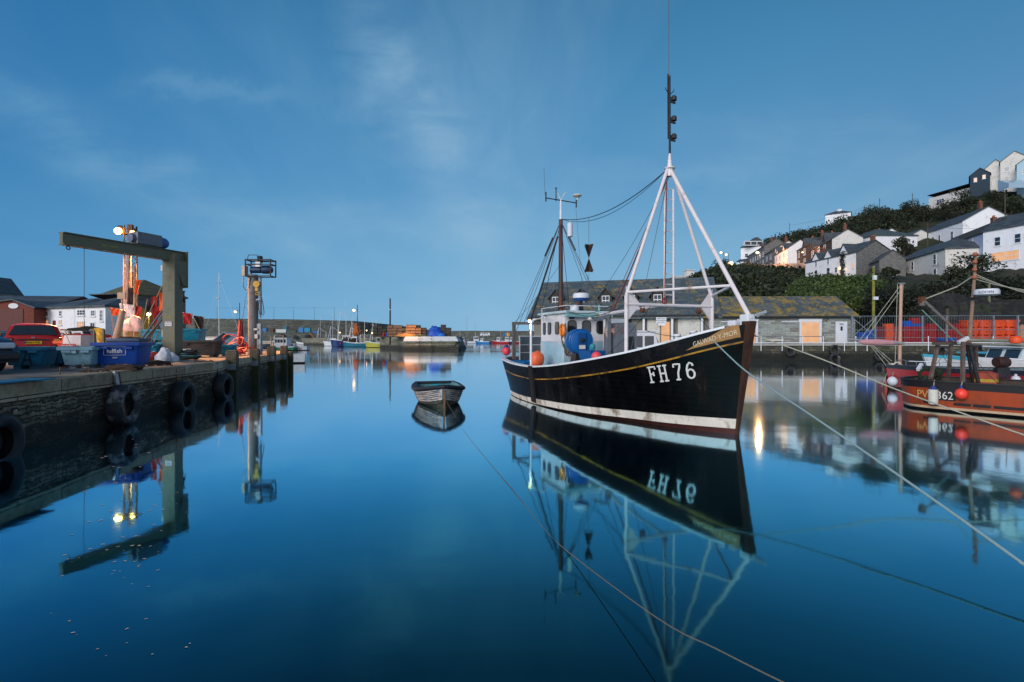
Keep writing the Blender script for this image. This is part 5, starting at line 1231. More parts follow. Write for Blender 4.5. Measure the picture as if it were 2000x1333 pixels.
# ================================================================== buildings on the left
brick = stone('red_brick', [S(86, 34, 28), S(116, 48, 38), S(132, 58, 46)], .24, .08, mortar=S(96, 70, 60), ms=.008, bump=.3, warp=.01)
slateroof = stone('slate_roof', [S(52, 58, 64), S(70, 78, 84), S(88, 96, 100)], .5, .3, mortar=S(38, 42, 46), ms=.012, bump=.4, warp=.02, rough=.6)
moss_roof = stone('mossy_slate', [S(70, 74, 62), S(90, 88, 62), S(104, 98, 62)], .5, .3, mortar=S(48, 48, 40), ms=.012, bump=.4, warp=.02)
render_w = mat('white_render', S(228, 230, 234), .85, .05, 2, .12, dirt=S(172, 170, 170), dirt_amt=.15, dscale=.6)
render_g = mat('grey_render', S(208, 206, 200), .85, .08, 2, .12, dirt=S(140, 140, 132), dirt_amt=.22, dscale=.7)
stone_w = stone('grey_house_stone', [S(76, 78, 78), S(104, 106, 106), S(128, 128, 126)], .45, .16, mortar=S(110, 106, 98), ms=.015, bump=.5, warp=.06)
brown_w = stone('brown_house_stone', [S(46, 42, 40), S(66, 60, 54), S(86, 78, 70)], .4, .16, mortar=S(60, 50, 44), ms=.012, bump=.5, warp=.05)
dwin = mat('dusk_window', S(40, 54, 70), .12, .15, 1, 0, spec=.6)
chimm = stone('chimney_brick', [S(96, 50, 40), S(130, 72, 56)], .24, .08, mortar=S(110, 96, 84), ms=.01, bump=.3, warp=.01)
potm = mat('chimney_pot', S(168, 92, 58), .8, .15)
litm = roomlit
def house(name, label, A, Bc, depth, zb, ze, rh, wall, roof, wins=(), group=None, rtype='gable', chim=(), gables=(), endwall=None, ov=.25, found=4.0, endwins=(), trimm=None, doors=(), flip=1, cat='house'):
    """A, Bc: base corners of the facade (left, right) in world xy; body runs 'depth' behind it.  zb base, ze eaves, rh roof rise."""
    A = Vector(A).to_2d(); Bc = Vector(Bc).to_2d(); u = (Bc - A); L = u.length; u.normalize(); n = Vector((-u.y, u.x)) * flip   # n points behind the facade
    r = thing(name, label, cat, (A.x, A.y, zb), 0, group); O = Vector((A.x, A.y, zb)); U3 = u.to_3d(); N3 = n.to_3d(); H = ze - zb
    P = lambda a, b, z_: U3 * a + N3 * b + Vector((0, 0, z_))
    ew = endwall or wall
    MB().grid([[P(0, 0, -found), P(L, 0, -found)], [P(0, 0, H), P(L, 0, H)]]).build('wall', wall, r); MB().grid([[P(0, depth, -found), P(L, depth, -found)], [P(0, depth, H), P(L, depth, H)]]).build('back_wall', wall, r)
    e = .02
    for a in (0, L):
        pts = [P(a, e, -found), P(a, depth - e, -found), P(a, depth - e, H)]
        if rtype == 'gable': pts.append(P(a, depth / 2, H + rh))
        pts.append(P(a, e, H)); MB().poly(pts).build('end_wall', ew, r)
    mb = MB(); th = .14; T_ = Vector((0, 0, th))
    if rtype == 'gable':
        for s_ in (0, 1):
            b0 = -ov if s_ == 0 else depth + ov; zz0 = H - rh * ov / (depth / 2)
            q = [P(-ov, b0, zz0), P(L + ov, b0, zz0), P(L + ov, depth / 2, H + rh), P(-ov, depth / 2, H + rh)]
            mb.poly([p + T_ for p in q]); mb.poly(q)
            for i in range(4): a_, c_ = q[i], q[(i + 1) % 4]; mb.poly([a_, c_, c_ + T_, a_ + T_])
    elif rtype == 'hip':
        k = min(depth / 2, L * .42); b0, b1 = -ov, depth + ov
        E = [P(-ov, b0, H), P(L + ov, b0, H), P(L + ov, b1, H), P(-ov, b1, H)]; Rr = [P(k, depth / 2, H + rh), P(L - k, depth / 2, H + rh)]
        for f in ((E[0], E[1], Rr[1], Rr[0]), (E[1], E[2], Rr[1]), (E[2], E[3], Rr[0], Rr[1]), (E[3], E[0], Rr[0])): mb.poly([p + T_ * .6 for p in f])
        for i in range(4): a_, c_ = E[i], E[(i + 1) % 4]; mb.poly([a_ - T_, c_ - T_, c_ + T_ * .6, a_ + T_ * .6])
        mb.poly([p - T_ for p in E])
    else:   # mono / flat
        q = [P(-ov, -ov, H + rh), P(L + ov, -ov, H + rh), P(L + ov, depth + ov, H), P(-ov, depth + ov, H)]
        mb.poly(q); mb.poly([p + T_ for p in q])
        for i in range(4): a_, c_ = q[i], q[(i + 1) % 4]; mb.poly([a_, c_, c_ + T_, a_ + T_])
    rf = mb.build('roof', roof, r)
    for ga, gw_, gh in gables:      # small wall gables on the facade: position, half width, height above eaves
        mb = MB(); mb.poly([P(ga - gw_, -.05, H - .1), P(ga + gw_, -.05, H - .1), P(ga, -.05, H + gh)]); mb.build('gable_wall', wall, r)
        mb = MB(); back = gh / rh * depth / 2 if rh else 1
        for s_ in (-1, 1):
            q = [P(ga + s_ * (gw_ + .2), -.3, H - .2), P(ga, -.3, H + gh + .05), P(ga, back, H + gh + .05), P(ga + s_ * (gw_ + .2), .1, H - .2)]
            mb.poly(q); mb.poly([p + T_ for p in q]); 
            for i in range(4): a_, c_ = q[i], q[(i + 1) % 4]; mb.poly([a_, c_, c_ + T_, a_ + T_])
        mb.build('gable_roof', roof, rf)
    def window(a, z0_, w, h, lit=False, bars=(1, 1), P_=P, sill=True, fm=None, glassm=None):
        c = P_(a + w / 2, -.03, z0_ + h / 2)
        mb = MB(); X = (P_(a + 1, 0, 0) - P_(a, 0, 0)); Nn = (P_(a, 1, 0) - P_(a, 0, 0))
        def rec(a0, a1, z0, z1, o0, o1):
            q = [P_(a0, o0, z0), P_(a1, o0, z0), P_(a1, o0, z1), P_(a0, o0, z1)]; d = Nn * (o1 - o0)
            b = mb.addv(q + [p + d for p in q])
            for f in ((0, 1, 2, 3), (7, 6, 5, 4), (0, 4, 5, 1), (1, 5, 6, 2), (2, 6, 7, 3), (3, 7, 4, 0)): mb.face([b + i for i in f])
        t_ = .09
        rec(a, a + w, z0_, z0_ + t_, -.06, .02); rec(a, a + w, z0_ + h - t_, z0_ + h, -.06, .02); rec(a, a + t_, z0_ + t_, z0_ + h - t_, -.06, .02); rec(a + w - t_, a + w, z0_ + t_, z0_ + h - t_, -.06, .02)
        for i in range(1, bars[0]): rec(a + w * i / bars[0] - .035, a + w * i / bars[0] + .035, z0_ + t_, z0_ + h - t_, -.045, .02)
        for i in range(1, bars[1] + 1 if bars[1] > 1 else 2): 
            k = i / (bars[1] if bars[1] > 1 else 2)
            if k < 1: rec(a + t_, a + w - t_, z0_ + h * k - .03, z0_ + h * k + .03, -.05, .02)
        if sill: rec(a - .08, a + w + .08, z0_ - .12, z0_, -.12, 0)
        f = mb.build('window', fm or winframe, r); mb = MB(); rec(a + .03, a + w - .03, z0_ + .03, z0_ + h - .03, -.025, -.018); mb.build('pane', litm if lit else (glassm or dwin), f)
    for w in wins: window(*w[:4], *(w[4:] if len(w) > 4 else ()))
    E_ = lambda a, b, z_: P(L, a, z_) - (U3 * b)     # right end wall: runs back from the facade
    for w in endwins: window(*w[:4], *(w[4:] if len(w) > 4 else ()), P_=E_)
    for a, w, h, m_ in doors:
        mb = MB(); q = [P(a, -.05, 0), P(a + w, -.05, 0), P(a + w, -.05, h), P(a, -.05, h)]; b = mb.addv(q + [p + N3 * .06 for p in q])
        for f in ((0, 1, 2, 3), (7, 6, 5, 4), (0, 4, 5, 1), (1, 5, 6, 2), (2, 6, 7, 3), (3, 7, 4, 0)): mb.face([b + i for i in f])
        mb.build('door', m_, r)
    for ca, cb, ch_ in chim:
        zt_ = H + (rh * (1 - abs(cb - .5) * 2) if rtype != 'mono' else 0); ang = math.atan2(u.y, u.x)
        c_ = MB().box(P(ca, cb * depth, zt_ + ch_ / 2 - .4), (.9, .55, ch_ + .8), rz=ang).box(P(ca, cb * depth, zt_ + ch_), (1.02, .66, .12), rz=ang).build('chimney', chimm, rf)
        mb = MB()
        for k in (-.25, .2): mb.lathe([(.13, 0), (.11, .35), (.13, .38), (.02, .38)], P(ca + k, cb * depth, zt_ + ch_ + .05), n=8)
        mb.build('chimney_pots', potm, c_)
    r['len'] = L; del r['len']
    return r
def XY(px, d): return ((px - 1000) / 1000 * d, d)
house('brick_shed', 'red brick shed with wide gable and round white sign at far left', XY(78, 68), XY(-180, 66), 16, QZ, 6.0, 2.4, brick, slateroof, endwins=(), flip=-1, cat='shed')
r_ = bpy.data.objects['brick_shed']
# the gable faces the camera: a second volume
bs2 = house('brick_wing', 'red brick gabled front wing of the shed with a round white sign on it', XY(68, 66.5), XY(69, 57), 8.6, QZ, 5.0, 2.2, brick, slateroof, flip=1, cat='shed') if False else None
mb = MB(); gx0, gx1, gy = XY(-95, 60)[0], XY(66, 60)[0], 60.0
zr = lambda py: CH - (py - HY) / 1000 * gy
mb.prism([(gx0, gy), (gx1, gy), (gx1, gy + 9), (gx0, gy + 9)], QZ, zr(602)); gw2 = thing('gabled_workshop', 'red brick gabled workshop front with an oval white sign at the far left', 'workshop', ((gx0 + gx1) / 2, gy, QZ))
mb.poly([(gx0, gy - .001, zr(602)), (gx1, gy - .001, zr(602)), (XY(27, gy)[0], gy - .001, zr(588))]); mb.build('wall', brick, gw2, world=True)
mb = MB(); rx = XY(27, gy)[0]
for xa in (gx0 - .4, gx1 + .4):
    q = [(xa, gy - .3, zr(603.5)), (rx, gy - .3, zr(587)), (rx, gy + 9, zr(587)), (xa, gy + 9, zr(603.5))]; mb.poly(q); mb.poly([(a, b, c + .15) for a, b, c in q]); mb.poly([q[0], q[1], (q[1][0], q[1][1], q[1][2] + .15), (q[0][0], q[0][1], q[0][2] + .15)])
mb.build('roof', slateroof, gw2, world=True)
MB().lathe([(.01, 0), (.45, 0), (.45, .06), (.01, .06)], (0, 0, 0), (0, -1, 0), 24).build('oval_sign', white, gw2).location = (XY(27, gy)[0] - gw2.location.x if False else XY(27, gy)[0] - (gx0 + gx1) / 2, -.02, zr(598) - QZ)
bpy.data.objects['oval_sign'].scale = (1.3, 1, .7)
mb = MB(); mb.prism([(gx0 + 2, gy - .06), (gx1 - 1.2, gy - .06), (gx1 - 1.2, gy + .02), (gx0 + 2, gy + .02)], QZ, zr(604)); mb.build('roller_door', mat('brown_door', S(88, 36, 30), .6, .1, dirt=S(70, 28, 26), dirt_amt=.3), gw2, world=True)
# white harbour house
A_, B_ = XY(78, 62), XY(146, 60)
WHz = 2.1 + .063 * 61
house('white_house', 'white two storey house with dark hipped slate roof behind the red car', A_, B_, 8, QZ, WHz, 1.3, render_w, slateroof, [(1.1, 3.6, .5, .66), (3.5, 3.6, .5, .66), (1.05, 2.55, .62, .62, True), (3.45, 2.55, .52, .62, True)], rtype='hip', doors=((2.4, .5, 3.1, mat('door_maroon', S(96, 26, 30), .5)),), found=.3)
A_, B_ = XY(146.5, 59.6), XY(206, 58)
house('white_house', 'white house wing with bay window and grey dormer beside the lamp tower', A_, B_, 7, QZ, WHz + .0, 1.25, render_w, slateroof, [(.4, 3.6, 1.3, .68, False, (3, 1)), (2.7, 3.5, .75, .68, False, (2, 1)), (4.15, 2.9, .55, 1.3, False, (2, 3)), (.35, 2.1, 1.35, .85, True, (3, 1)), (2.6, 1.8, .8, 1.0, False, (2, 1))], rtype='hip', found=.3)
# stone house with hipped mossy roof
house('stone_house', 'tall dark stone house with mossy hipped roof behind the lamp tower', XY(190, 78), XY(252, 74), 8, QZ, 2.1 + .087 * 76, 2.6, stone_w, moss_roof, [(2.4, 4.2, .7, 1.1)], rtype='hip', chim=((1.6, .5, 1.0),), found=.3)
house('stone_annex', 'low stone annex with slate roof and orange wall lamp', XY(180, 70), XY(222, 69), 4, QZ, 2.1 + .070 * 70, 1.2, stone_w, slateroof, [], rtype='mono', found=.3)
p = U(212, 605, 68.2); tag(MB().ball((p.x, 68.4, p.z), .22, 12).build('wall_lamp', lampw2, None, smooth=180), 'orange wall lamp on the stone annex', 'lamp'); lamp('wall_lamp_light', (p.x, 67.6, p.z), 160)
house('rock_cottage', 'low dark rough stone building behind the leaning poles', XY(204, 60), XY(292, 62), 6, QZ, 4.6, 2.2, stone_w, mat('moss_roof_plain', S(92, 90, 48), .9, .3, 3, .5), [], rtype='hip', found=.3)
tag(MB().lathe([(1.9, 0), (1.85, 1.2), (1.4, 2.4), (.7, 3.3), (.05, 3.6)], (XY(272, 52)[0], 52, QZ + .6), n=20).build('curved_roof_mound', mat('yellow_lit_ochre', S(120, 104, 40), .95, .3, 6, .8), None, smooth=60), 'tall mound for a far curved roof, yellow light put into its ochre colour, beside the red flag poles', 'mound')  # domed stand-in for a curved roof; yellow light put into its colour
lt2 = thing('quay_lamp', 'small quay lamp shining yellow behind the leaning poles', 'lamp', (XY(291, 45)[0], 45, QZ))
MB().tube([(0, 0, 0), (0, 0, 3.0)], .05, 6).build('post', dsteel, lt2); MB().ball((0, 0, 3.05), .15, 12).build('bulb', lampw, lt2, smooth=180); lamp('quay_lamp_light', (0, -.5, 3.0), 800, (1, .6, .2), .1, lt2)
# scaffolded building
sc = thing('scaffolded_house', 'dark building wrapped in scaffolding at the left edge', 'building', (XY(4, 85)[0], 85, QZ)); zt = lambda py: CH - (py - HY) / 1000 * 85
MB().box((-1.2, 0, zt(590) / 2), (4, 6, zt(590))).build('wall', stone_w, sc); mb = MB(); x0, x1 = -3.2, .8
mb.poly([(x0, -3.1, zt(590)), (x1, -3.1, zt(590)), (-1.4, -3.1, zt(556))]).poly([(x1, -3.1, zt(590)), (x1, 3, zt(590)), (-1.4, 3, zt(556)), (-1.4, -3.1, zt(556))]).poly([(x0, -3.1, zt(590)), (x0, 3, zt(590)), (-1.4, 3, zt(556)), (-1.4, -3.1, zt(556))]); mb.build('roof', slateroof, sc)
mb = MB()
for x in (-2.8, -1.6, -.4, .8, 1.6): mb.beam((x, -3.7, 0), (x, -3.7, zt(575) - QZ), .06)
for z_ in np.linspace(2, zt(572) - QZ, 5): mb.beam((-3.2, -3.7, z_), (2.1 - .1 * z_ * .3, -3.7, z_), .05).beam((-3.2, -3.4, z_ - .1), (1.7, -3.4, z_ - .1), .25, .04)
mb.build('scaffolding', steel, sc)

# ================================================================== small boats (generic, each its own colours)
def minihull(L, Bm, fb=.75, bow=1.25):
    return Hull(L, [(0, .03), (L * .12, Bm * .24), (L * .3, Bm * .40), (L * .6, Bm * .46), (L, Bm * .40)], [(0, .06), (L * .1, Bm * .30), (L * .25, Bm * .44), (L * .6, Bm * .5), (L, Bm * .44)], [(0, bow), (L * .25, fb * 1.2), (L * .6, fb), (L, fb * 1.05)], rake=.5, srake=.05, flare=1.1, keel=.3)
def boat(label, x, y, rz, L, Bm, hullc, top=white, cabc=white, cabin=(.32, .6, 1.5), mast=None, gantry=False, buoys=(), low=None, name='small_fishing_boat', cat='boat', fb=.75, bow=1.25, flagc=None, group='boats moored round the harbour', aframe=False, cab_low=None, drum=None):
    r = thing(name, label, cat, (x, y, 0), rz, group); h = minihull(L, Bm, fb, bow); x += 0
    cx = lambda s_: -s_ * L
    h.build(r, [(lambda t_, z_: .12, 0), (lambda t_, z_: z_ - .16, 1), (lambda t_, z_: z_, 2)], [low or antif, hullc, top], ts=16)
    h.inside(r, fb * .45, .08, deckm, top, capw=.1, caph=.05, ts=16)
    if cabin:
        a, c, hh_ = cabin; w = Bm * .58; zc = fb * .55; x0, x1 = cx(a), cx(c)
        wh = MB(); 
        P = [(x0, zc), (x0 - .02, zc + hh_ * .55), (x0 - .28, zc + hh_), (x1, zc + hh_), (x1, zc)]
        wh.poly([(p[0], -w / 2, p[1]) for p in P]).poly([(p[0], w / 2, p[1]) for p in P]); wh.grid([[(p[0], -w / 2, p[1]) for p in P], [(p[0], w / 2, p[1]) for p in P]])
        cb_ = wh.build('cabin', cabc, r)
        MB().box(((x0 + x1) / 2 - .05, 0, zc + hh_ + .035), (abs(x0 - x1) + .1, w + .16, .07)).build('cabin_roof', top, cb_)
        nw = max(1, int(abs(x0 - x1) / .7)); 
        for sy in (-1, 1):
            for i in range(nw):
                ww = (abs(x0 - x1) - .4) / nw - .12; xx = x0 - .32 - i * (ww + .12) - ww / 2
                MB().box((xx, sy * (w / 2 + .005), zc + hh_ * .72), (ww, .02, hh_ * .32)).build('window', glass, cb_)
        for yy in (-w * .25, w * .25):
            MB().box((x0 - .10, yy, zc + hh_ * .76), (.03, w * .38, hh_ * .36), ry=R(-24)).build('windscreen', glass, cb_)
    if mast:
        s_, hm, cr_ = mast; m_ = MB().tube([(cx(s_), 0, fb * .5), (cx(s_), 0, hm)], .05, 7, .03)
        if cr_: m_.tube([(cx(s_), -.4, hm * .88), (cx(s_), .4, hm * .88)], .02, 5).tube([(cx(s_), 0, hm * .95), (h.pt(0, bow).x, 0, bow)], .008, 4).tube([(cx(s_), 0, hm * .95), (-L, .3, fb)], .008, 4)
        m_.build('mast', white, r)
        if cr_: MB().lathe([(.02, 0), (.2, 0), (.22, .08), (.02, .14)], (cx(s_) + .2, 0, hm * .7), n=12).build('radar', white, r)
    if gantry:
        g = MB()
        for sy in (-1, 1): g.tube([(-L * .88, sy * Bm * .36, fb * .6), (-L * .88, sy * Bm * .36, fb + 1.5), (-L * .88, 0, fb + 1.55)], .04, 6)
        g.build('stern_gantry', white, r)
    if aframe:
        g = MB()
        for sy in (-1, 1): g.tube([(-L * .2, sy * Bm * .4, fb), (-L * .3, 0, aframe)], .06, 6).tube([(-L * .75, sy * Bm * .4, fb), (-L * .7, 0, aframe * .75)], .05, 6)
        g.tube([(-L * .2, -Bm * .35, fb + 1.2), (-L * .2, Bm * .35, fb + 1.2)], .05, 6); g.tube([(-L * .3, 0, aframe), (-L * .7, 0, aframe * .75)], .04, 6); g.build('derrick_frame', white, r)
    for i, (s_, m_) in enumerate(buoys):
        p = h.on(L * s_, h.zs(s_) * .55, .16, 1 if i % 2 == 0 else -1); MB().ball(p, .17, 10, 1.15).build('fender', m_, r, smooth=180)
    if drum:
        MB().lathe([(.02, -.35), (.45, -.35), (.45, -.3), (.25, -.3), (.25, .3), (.45, .3), (.45, .35), (.02, .35)], (cx(drum[0]), 0, fb + .35), (0, 1, 0), 18).build('net_drum', drum[1], r, smooth=40)
    return r
hb_navy = mat('hull_navy', S(26, 42, 96), .4); hb_red = mat('hull_red', S(170, 34, 34), .4); hb_yel = mat('hull_yellow', S(176, 166, 60), .45, .1, dirt=S(120, 110, 60), dirt_amt=.2)
hb_blue = mat('hull_bright_blue', S(30, 110, 170), .4); hb_white = mat('hull_white', S(206, 208, 210), .45); hb_green = mat('hull_green', S(40, 120, 84), .45); hb_black = mat('hull_black', (.012, .012, .014, 1), .4)
hb_teal = mat('hull_teal', S(20, 96, 120), .45); rb = MATS['pink_buoy']; ob = fo
B = lambda px, wy: (XY(px, 2100 / (wy - HY)))
def bt_(label, px, d, *a, **k):
    x, y = XY(px, d); return boat(label, x, y, *a, **k)
# inner harbour, just beyond the left quay
bt_('white boat with a tall pale mast and stays behind the raised teal tub', 398, 58, R(150), 8.5, 3.0, hb_white, mast=(.35, 9.5, True), cabin=(.25, .6, 1.9), gantry=True, group='boats moored beyond the left quay')
bt_('boat with grey steel shelter and white wheelhouse left of the winch column', 450, 50, R(15), 7.5, 2.7, hb_blue, cabin=(.12, .30, 1.9), mast=(.6, 4.4, False), gantry=True, group='boats moored beyond the left quay', cabc=white)
bt_('turquoise tented boat close behind the small teal tub', 478, 46, R(35), 6.0, 2.3, hb_teal, cabin=(.2, .55, 1.4), cabc=mat('cover_turquoise', S(70, 180, 205), .7, .15), group='boats moored beyond the left quay')
bt_('cream cuddy boat with dark windscreen behind the charcoal vat', 438, 44.5, R(-160), 6.5, 2.6, hb_white, cabin=(.2, .6, 1.5), cabc=mat('cuddy_cream', S(222, 196, 170), .5), group='boats moored beyond the left quay')
bt_('white boat with red roofed wheelhouse moored by the lamp tower', 205, 40, R(-5), 8.0, 2.6, hb_white, top=redpaint, cabin=(.12, .62, 1.7), group='boats moored beyond the left quay', fb=2.1, bow=2.4)
bpy.data.objects['small_fishing_boat.004'].location.z = 0
mb = MB(); mb.poly([(0, 0, 0), (2.6, .3, -1.1), (2.6, 2.2, -1.1), (0, 1.9, 0)]).poly([(0, 0, 0), (-1.2, 0, -.9), (-1.2, 1.9, -.9), (0, 1.9, 0)]); 
o = tag(mb.build('boat_cover', mat('canopy_grey', S(172, 174, 186), .7, .1), None), 'pale grey tented cover over the boat behind the small teal tub', 'cover'); o.location = U(436, 650, 43)
o.modifiers.new('thick', 'SOLIDIFY').thickness = .03
bt_('green and white dory moored right of the winch column', 520, 100, R(170), 6.5, 2.5, hb_green, cabin=(.3, .75, 2.0), buoys=((.9, ob),))
bt_('white open boat with orange fenders right of the green dory', 540, 100, R(185), 6.0, 2.4, hb_white, cabin=(.35, .6, .9), buoys=((.1, ob), (.8, ob)))
bt_('tiny white tender lying alone off the inner quay', 584, 2100 / 9.6, R(180), 4.5, 1.8, hb_white, cabin=None, name='tender')
bt_('small cream tender tucked against the inner quay', 580, 232, R(180), 7, 2.2, cream, cabin=None, name='tender')

# ------------------------------------------------------------------ breakwaters and pier
bwm = stone('breakwater_stone', [S(62, 66, 64), S(80, 84, 80), S(98, 102, 94), S(118, 120, 110)], 1.6, .6, mortar=S(40, 38, 32), ms=.05, bump=.8, warp=.3, weed=(.03, .03, .02, 1), weedz=1.0)  # greyed and lightened: distance haze put into the stone colour
def wallrun(name, label, pts, z1, thick, m, cap=None, z0=-1, cat='wall', prof=None):
    """long wall through (px, d) points; z1 list of tops"""
    P = [Vector((*XY(px, d), 0)) for px, d in pts]; r = thing(name, label, cat, P[0]); mb = MB(); g = random.Random(5)
    D = []; Z = []
    for i in range(len(P) - 1):
        n = max(1, int((P[i + 1] - P[i]).length / 4))
        for k in range(n): D.append(P[i].lerp(P[i + 1], k / n)); Z.append(z1[i] + (z1[i + 1] - z1[i]) * k / n)
    D.append(P[-1]); Z.append(z1[-1]); bk = Vector((0, thick, 0))
    mb.grid([[p + Vector((g.uniform(-.1, .1), g.uniform(-.15, .15) - .2 * (1 - q), z0 + (z_ - z0) * q)) for p, z_ in zip(D, Z)] for q in (0, .3, .6, .85, 1)])
    top = [p + Vector((0, 0, z_)) for p, z_ in zip(D, Z)]; mb.grid([top, [p + bk for p in top], [Vector((p.x, p.y + thick, z0)) for p in top]])
    for e in (0, -1): t_ = top[e]; mb.poly([t_, t_ + bk, Vector((t_.x, t_.y + thick, z0)), Vector((t_.x, t_.y, z0))])
    mb.build('stonework', m, r, world=True)
    if cap:
        mb = MB(); mb.grid([[p + Vector((0, -.15, .0)) for p in top], [p + Vector((0, -.15, .35)) for p in top], [p + bk + Vector((0, 0, .35)) for p in top]]); mb.build('parapet', cap, r, world=True)
    return r
zq = lambda py, d: CH - (py - HY) / 1000 * d
wallrun('breakwater', 'high dark stone breakwater running across the far left of the harbour', [(150, 300), (380, 262), (560, 258), (690, 262), (760, 280), (800, 292), (860, 300)], [zq(624, 300), zq(622.5, 262), zq(624, 258), zq(627, 262), zq(634, 280), zq(639, 292), zq(648, 300)], 8, bwm)
wallrun('inner_quay', 'low inner quay with tyre fenders in front of the far breakwater', [(300, 238), (500, 234), (700, 234), (745, 228)], [zq(651, 238), zq(651, 234), zq(652, 234), zq(655, 228)], 30, bwm)
wallrun('outer_breakwater', 'long low breakwater on the horizon between pier and black boat', [(800, 420), (900, 385), (1060, 370), (1250, 380)], [zq(648, 420), zq(646.5, 385), zq(647, 370), zq(647, 380)], 8, bwm)
wallrun('outer_quay', 'low quay beneath the outer breakwater where cars stand', [(880, 330), (1000, 325), (1100, 325)], [zq(657, 330), zq(657, 325), zq(657, 325)], 30, bwm)
for i, (px, py, lab) in enumerate(((552, 657, 'tyre fender leftmost on the inner quay wall'), (577, 659, 'tyre fender in the middle of the inner quay wall'), (600, 658, 'tyre fender rightmost on the inner quay wall'))):
    p = U(px, py, 233.2); mb = MB(); tyre(mb, (0, 0, 0), (0, 1, 0), .95, .5, 16); o = mb.build('tyre_fender', black, None); o.location = p; tag(o, lab, 'tyre', 'tyre fenders on the inner quay')
p = U(610, 652, 232.8); tag(MB().beam(U(606, 651, 233), U(625, 671, 232), 1.0, .2).build('slipway_plank', mat('ramp_orange', S(178, 116, 62), .8, .2), None), 'orange ramp slanting down the inner quay', 'ramp')
boxset = [(517, 645, 10, 7, hb_blue, 'dark blue'), (532, 646, 7, 7, mat('box_brown', S(90, 58, 48), .7), 'brown'), (550, 647, 20, 7, mat('box_white', S(190, 196, 196), .6), 'white'), (572, 648, 14, 4, mat('box_green', S(60, 90, 78), .7), 'dull green'), (558, 641, 9, 5, hb_teal, 'turquoise'), (589, 645, 10, 10, hb_blue, 'bright blue left hand'), (601, 645, 12, 9, tealb, 'bright teal'), (618, 649, 12, 4, hb_blue, 'low bright blue')]
for px, py, w, h, m_, cn in boxset:
    d_ = 240; c_ = U(px, py, d_); W__ = w / 1000 * d_; H__ = h / 1000 * d_
    r_ = thing('fish_bin', '%s bin stored on the far inner quay' % cn, 'bin', (c_.x, d_, c_.z - H__ / 2), 0, 'bins on the far inner quay'); mb = MB(); tubmesh(mb, (0, 0, 0), W__, 1.6, H__, 0, .12, .08); mb.build('body', m_, r_)
def lamppost(label, px, d, ztop, zbase, bulb_dz, pw, side=-1, r=.11, br=.35, glowm=lampw, col=(1, .58, .26)):
    x, y = XY(px, d); r_ = thing('street_lamp', label, 'street lamp', (x, y, zbase), 0, 'street lamps')
    MB().tube([(0, 0, 0), (0, 0, ztop - zbase)], r, 8, r * .7).build('post', dsteel, r_)
    zb = ztop - zbase - bulb_dz; MB().tube([(0, 0, zb + .3), (side * .8, -.2, zb + .45)], r * .4, 6).build('arm', dsteel, r_)
    MB().ball((side * .9, -.2, zb + .1), br, 12, .8).build('lantern', glowm, r_, smooth=180)
    if pw:      # shaded lantern: throws its light downwards
        l = bpy.data.lights.new('street_lamp_light', 'SPOT'); l.energy = pw; l.color = col; l.shadow_soft_size = .25; l.spot_size = R(155); l.spot_blend = .3
        q = bpy.data.objects.new('street_lamp_light', l); COL.objects.link(q); q.parent = r_; q.location = (side * .9, -.9, zb - .1)
        if px > 1480: l.type = 'POINT'; l.shadow_soft_size = .5; q.location = (side * .9, -1.1, zb - .3)
        if px > 1550: l.type = 'SPOT'; l.energy = pw * 1.3; l.spot_size = R(140); l.shadow_soft_size = .2; q.rotation_euler = Vector((1, .45, -.05)).to_track_quat('-Z', 'Y').to_euler()
    return r_
lamppost('lamp post shining white on the quay beyond the winch column', 468, 120, zq(592, 120), 1.5, 2.2, 500, br=.30, glowm=lampw2)
# pier
PD = 107
pier = thing('pier', 'stone pier with whitewashed end and hanging chains in mid harbour', 'pier', (*XY(840, PD), 0))
pm = stone('pier_stone', [S(84, 82, 68), S(112, 108, 90), S(134, 130, 110), S(156, 150, 130)], 1.2, .45, mortar=S(40, 40, 34), ms=.03, bump=.8, warp=.2, weed=(.02, .02, .014, 1), weedz=.75, spots=(S(70, 78, 50), .6, 1.0))
a0, a1 = XY(785, PD)[0], XY(898, PD)[0]; b0, b1 = XY(783, 112)[0], XY(738, 120)[0]; zt = zq(658, PD)
mb = MB(); pr = lambda k: [(b1, 123), (b0, 114), (a0 + .8 * k - .4, PD + .7 * k), (a1 - 1.1 * k + .3, PD + .7 * k), (a1 - 1.1 * k + .6, PD + 12), XY(800, 165), XY(640, 225), XY(590, 225), XY(600, 200), XY(738, 158), (b1, 123)]
rows = [[(x, y, z_) for x, y in densify([Vector(q) for q in pr(k)] , 1.2)] for k, z_ in ((0, -.6), (.35, .5), (.7, 1.2), (1.0, zt - .02))]
nmin = min(len(r) for r in rows); 
def resamp(poly, n): 
    P = [Vector(q) for q in poly]; ls = [0]
    for a, c in zip(P, P[1:]): ls.append(ls[-1] + (c - a).length)
    return [(float(np.interp(q, ls, [p.x for p in P])), float(np.interp(q, ls, [p.y for p in P]))) for q in np.linspace(0, ls[-1], n)]
rows = [[(x + random.uniform(-.05, .05), y + random.uniform(-.06, .06), z_) for x, y in resamp(pr(k), 260)] for k, z_ in ((0, -.6), (.35, .5), (.7, 1.2), (1.0, zt - .02))]
mb.grid(rows); mb.poly([(x, y, zt) for x, y in pr(1)[:-1]]); mb.build('stonework', pm, pier, world=True)
mb = MB(); zw_ = zq(669, PD) + .2
wp = [(a0 - .1, PD + .5), (a1 - .55, PD + .5)]
mb.grid([[(a0 + .2, PD + .30, zw_), (a1 - .35, PD + .30, zw_)], [(a0 + .55, PD + .56, zt + .04), (a1 - .85, PD + .56, zt + .04)], [(a0 + .55, PD + 5, zt + .05), (a1 - .85, PD + 5, zt + .05)]])
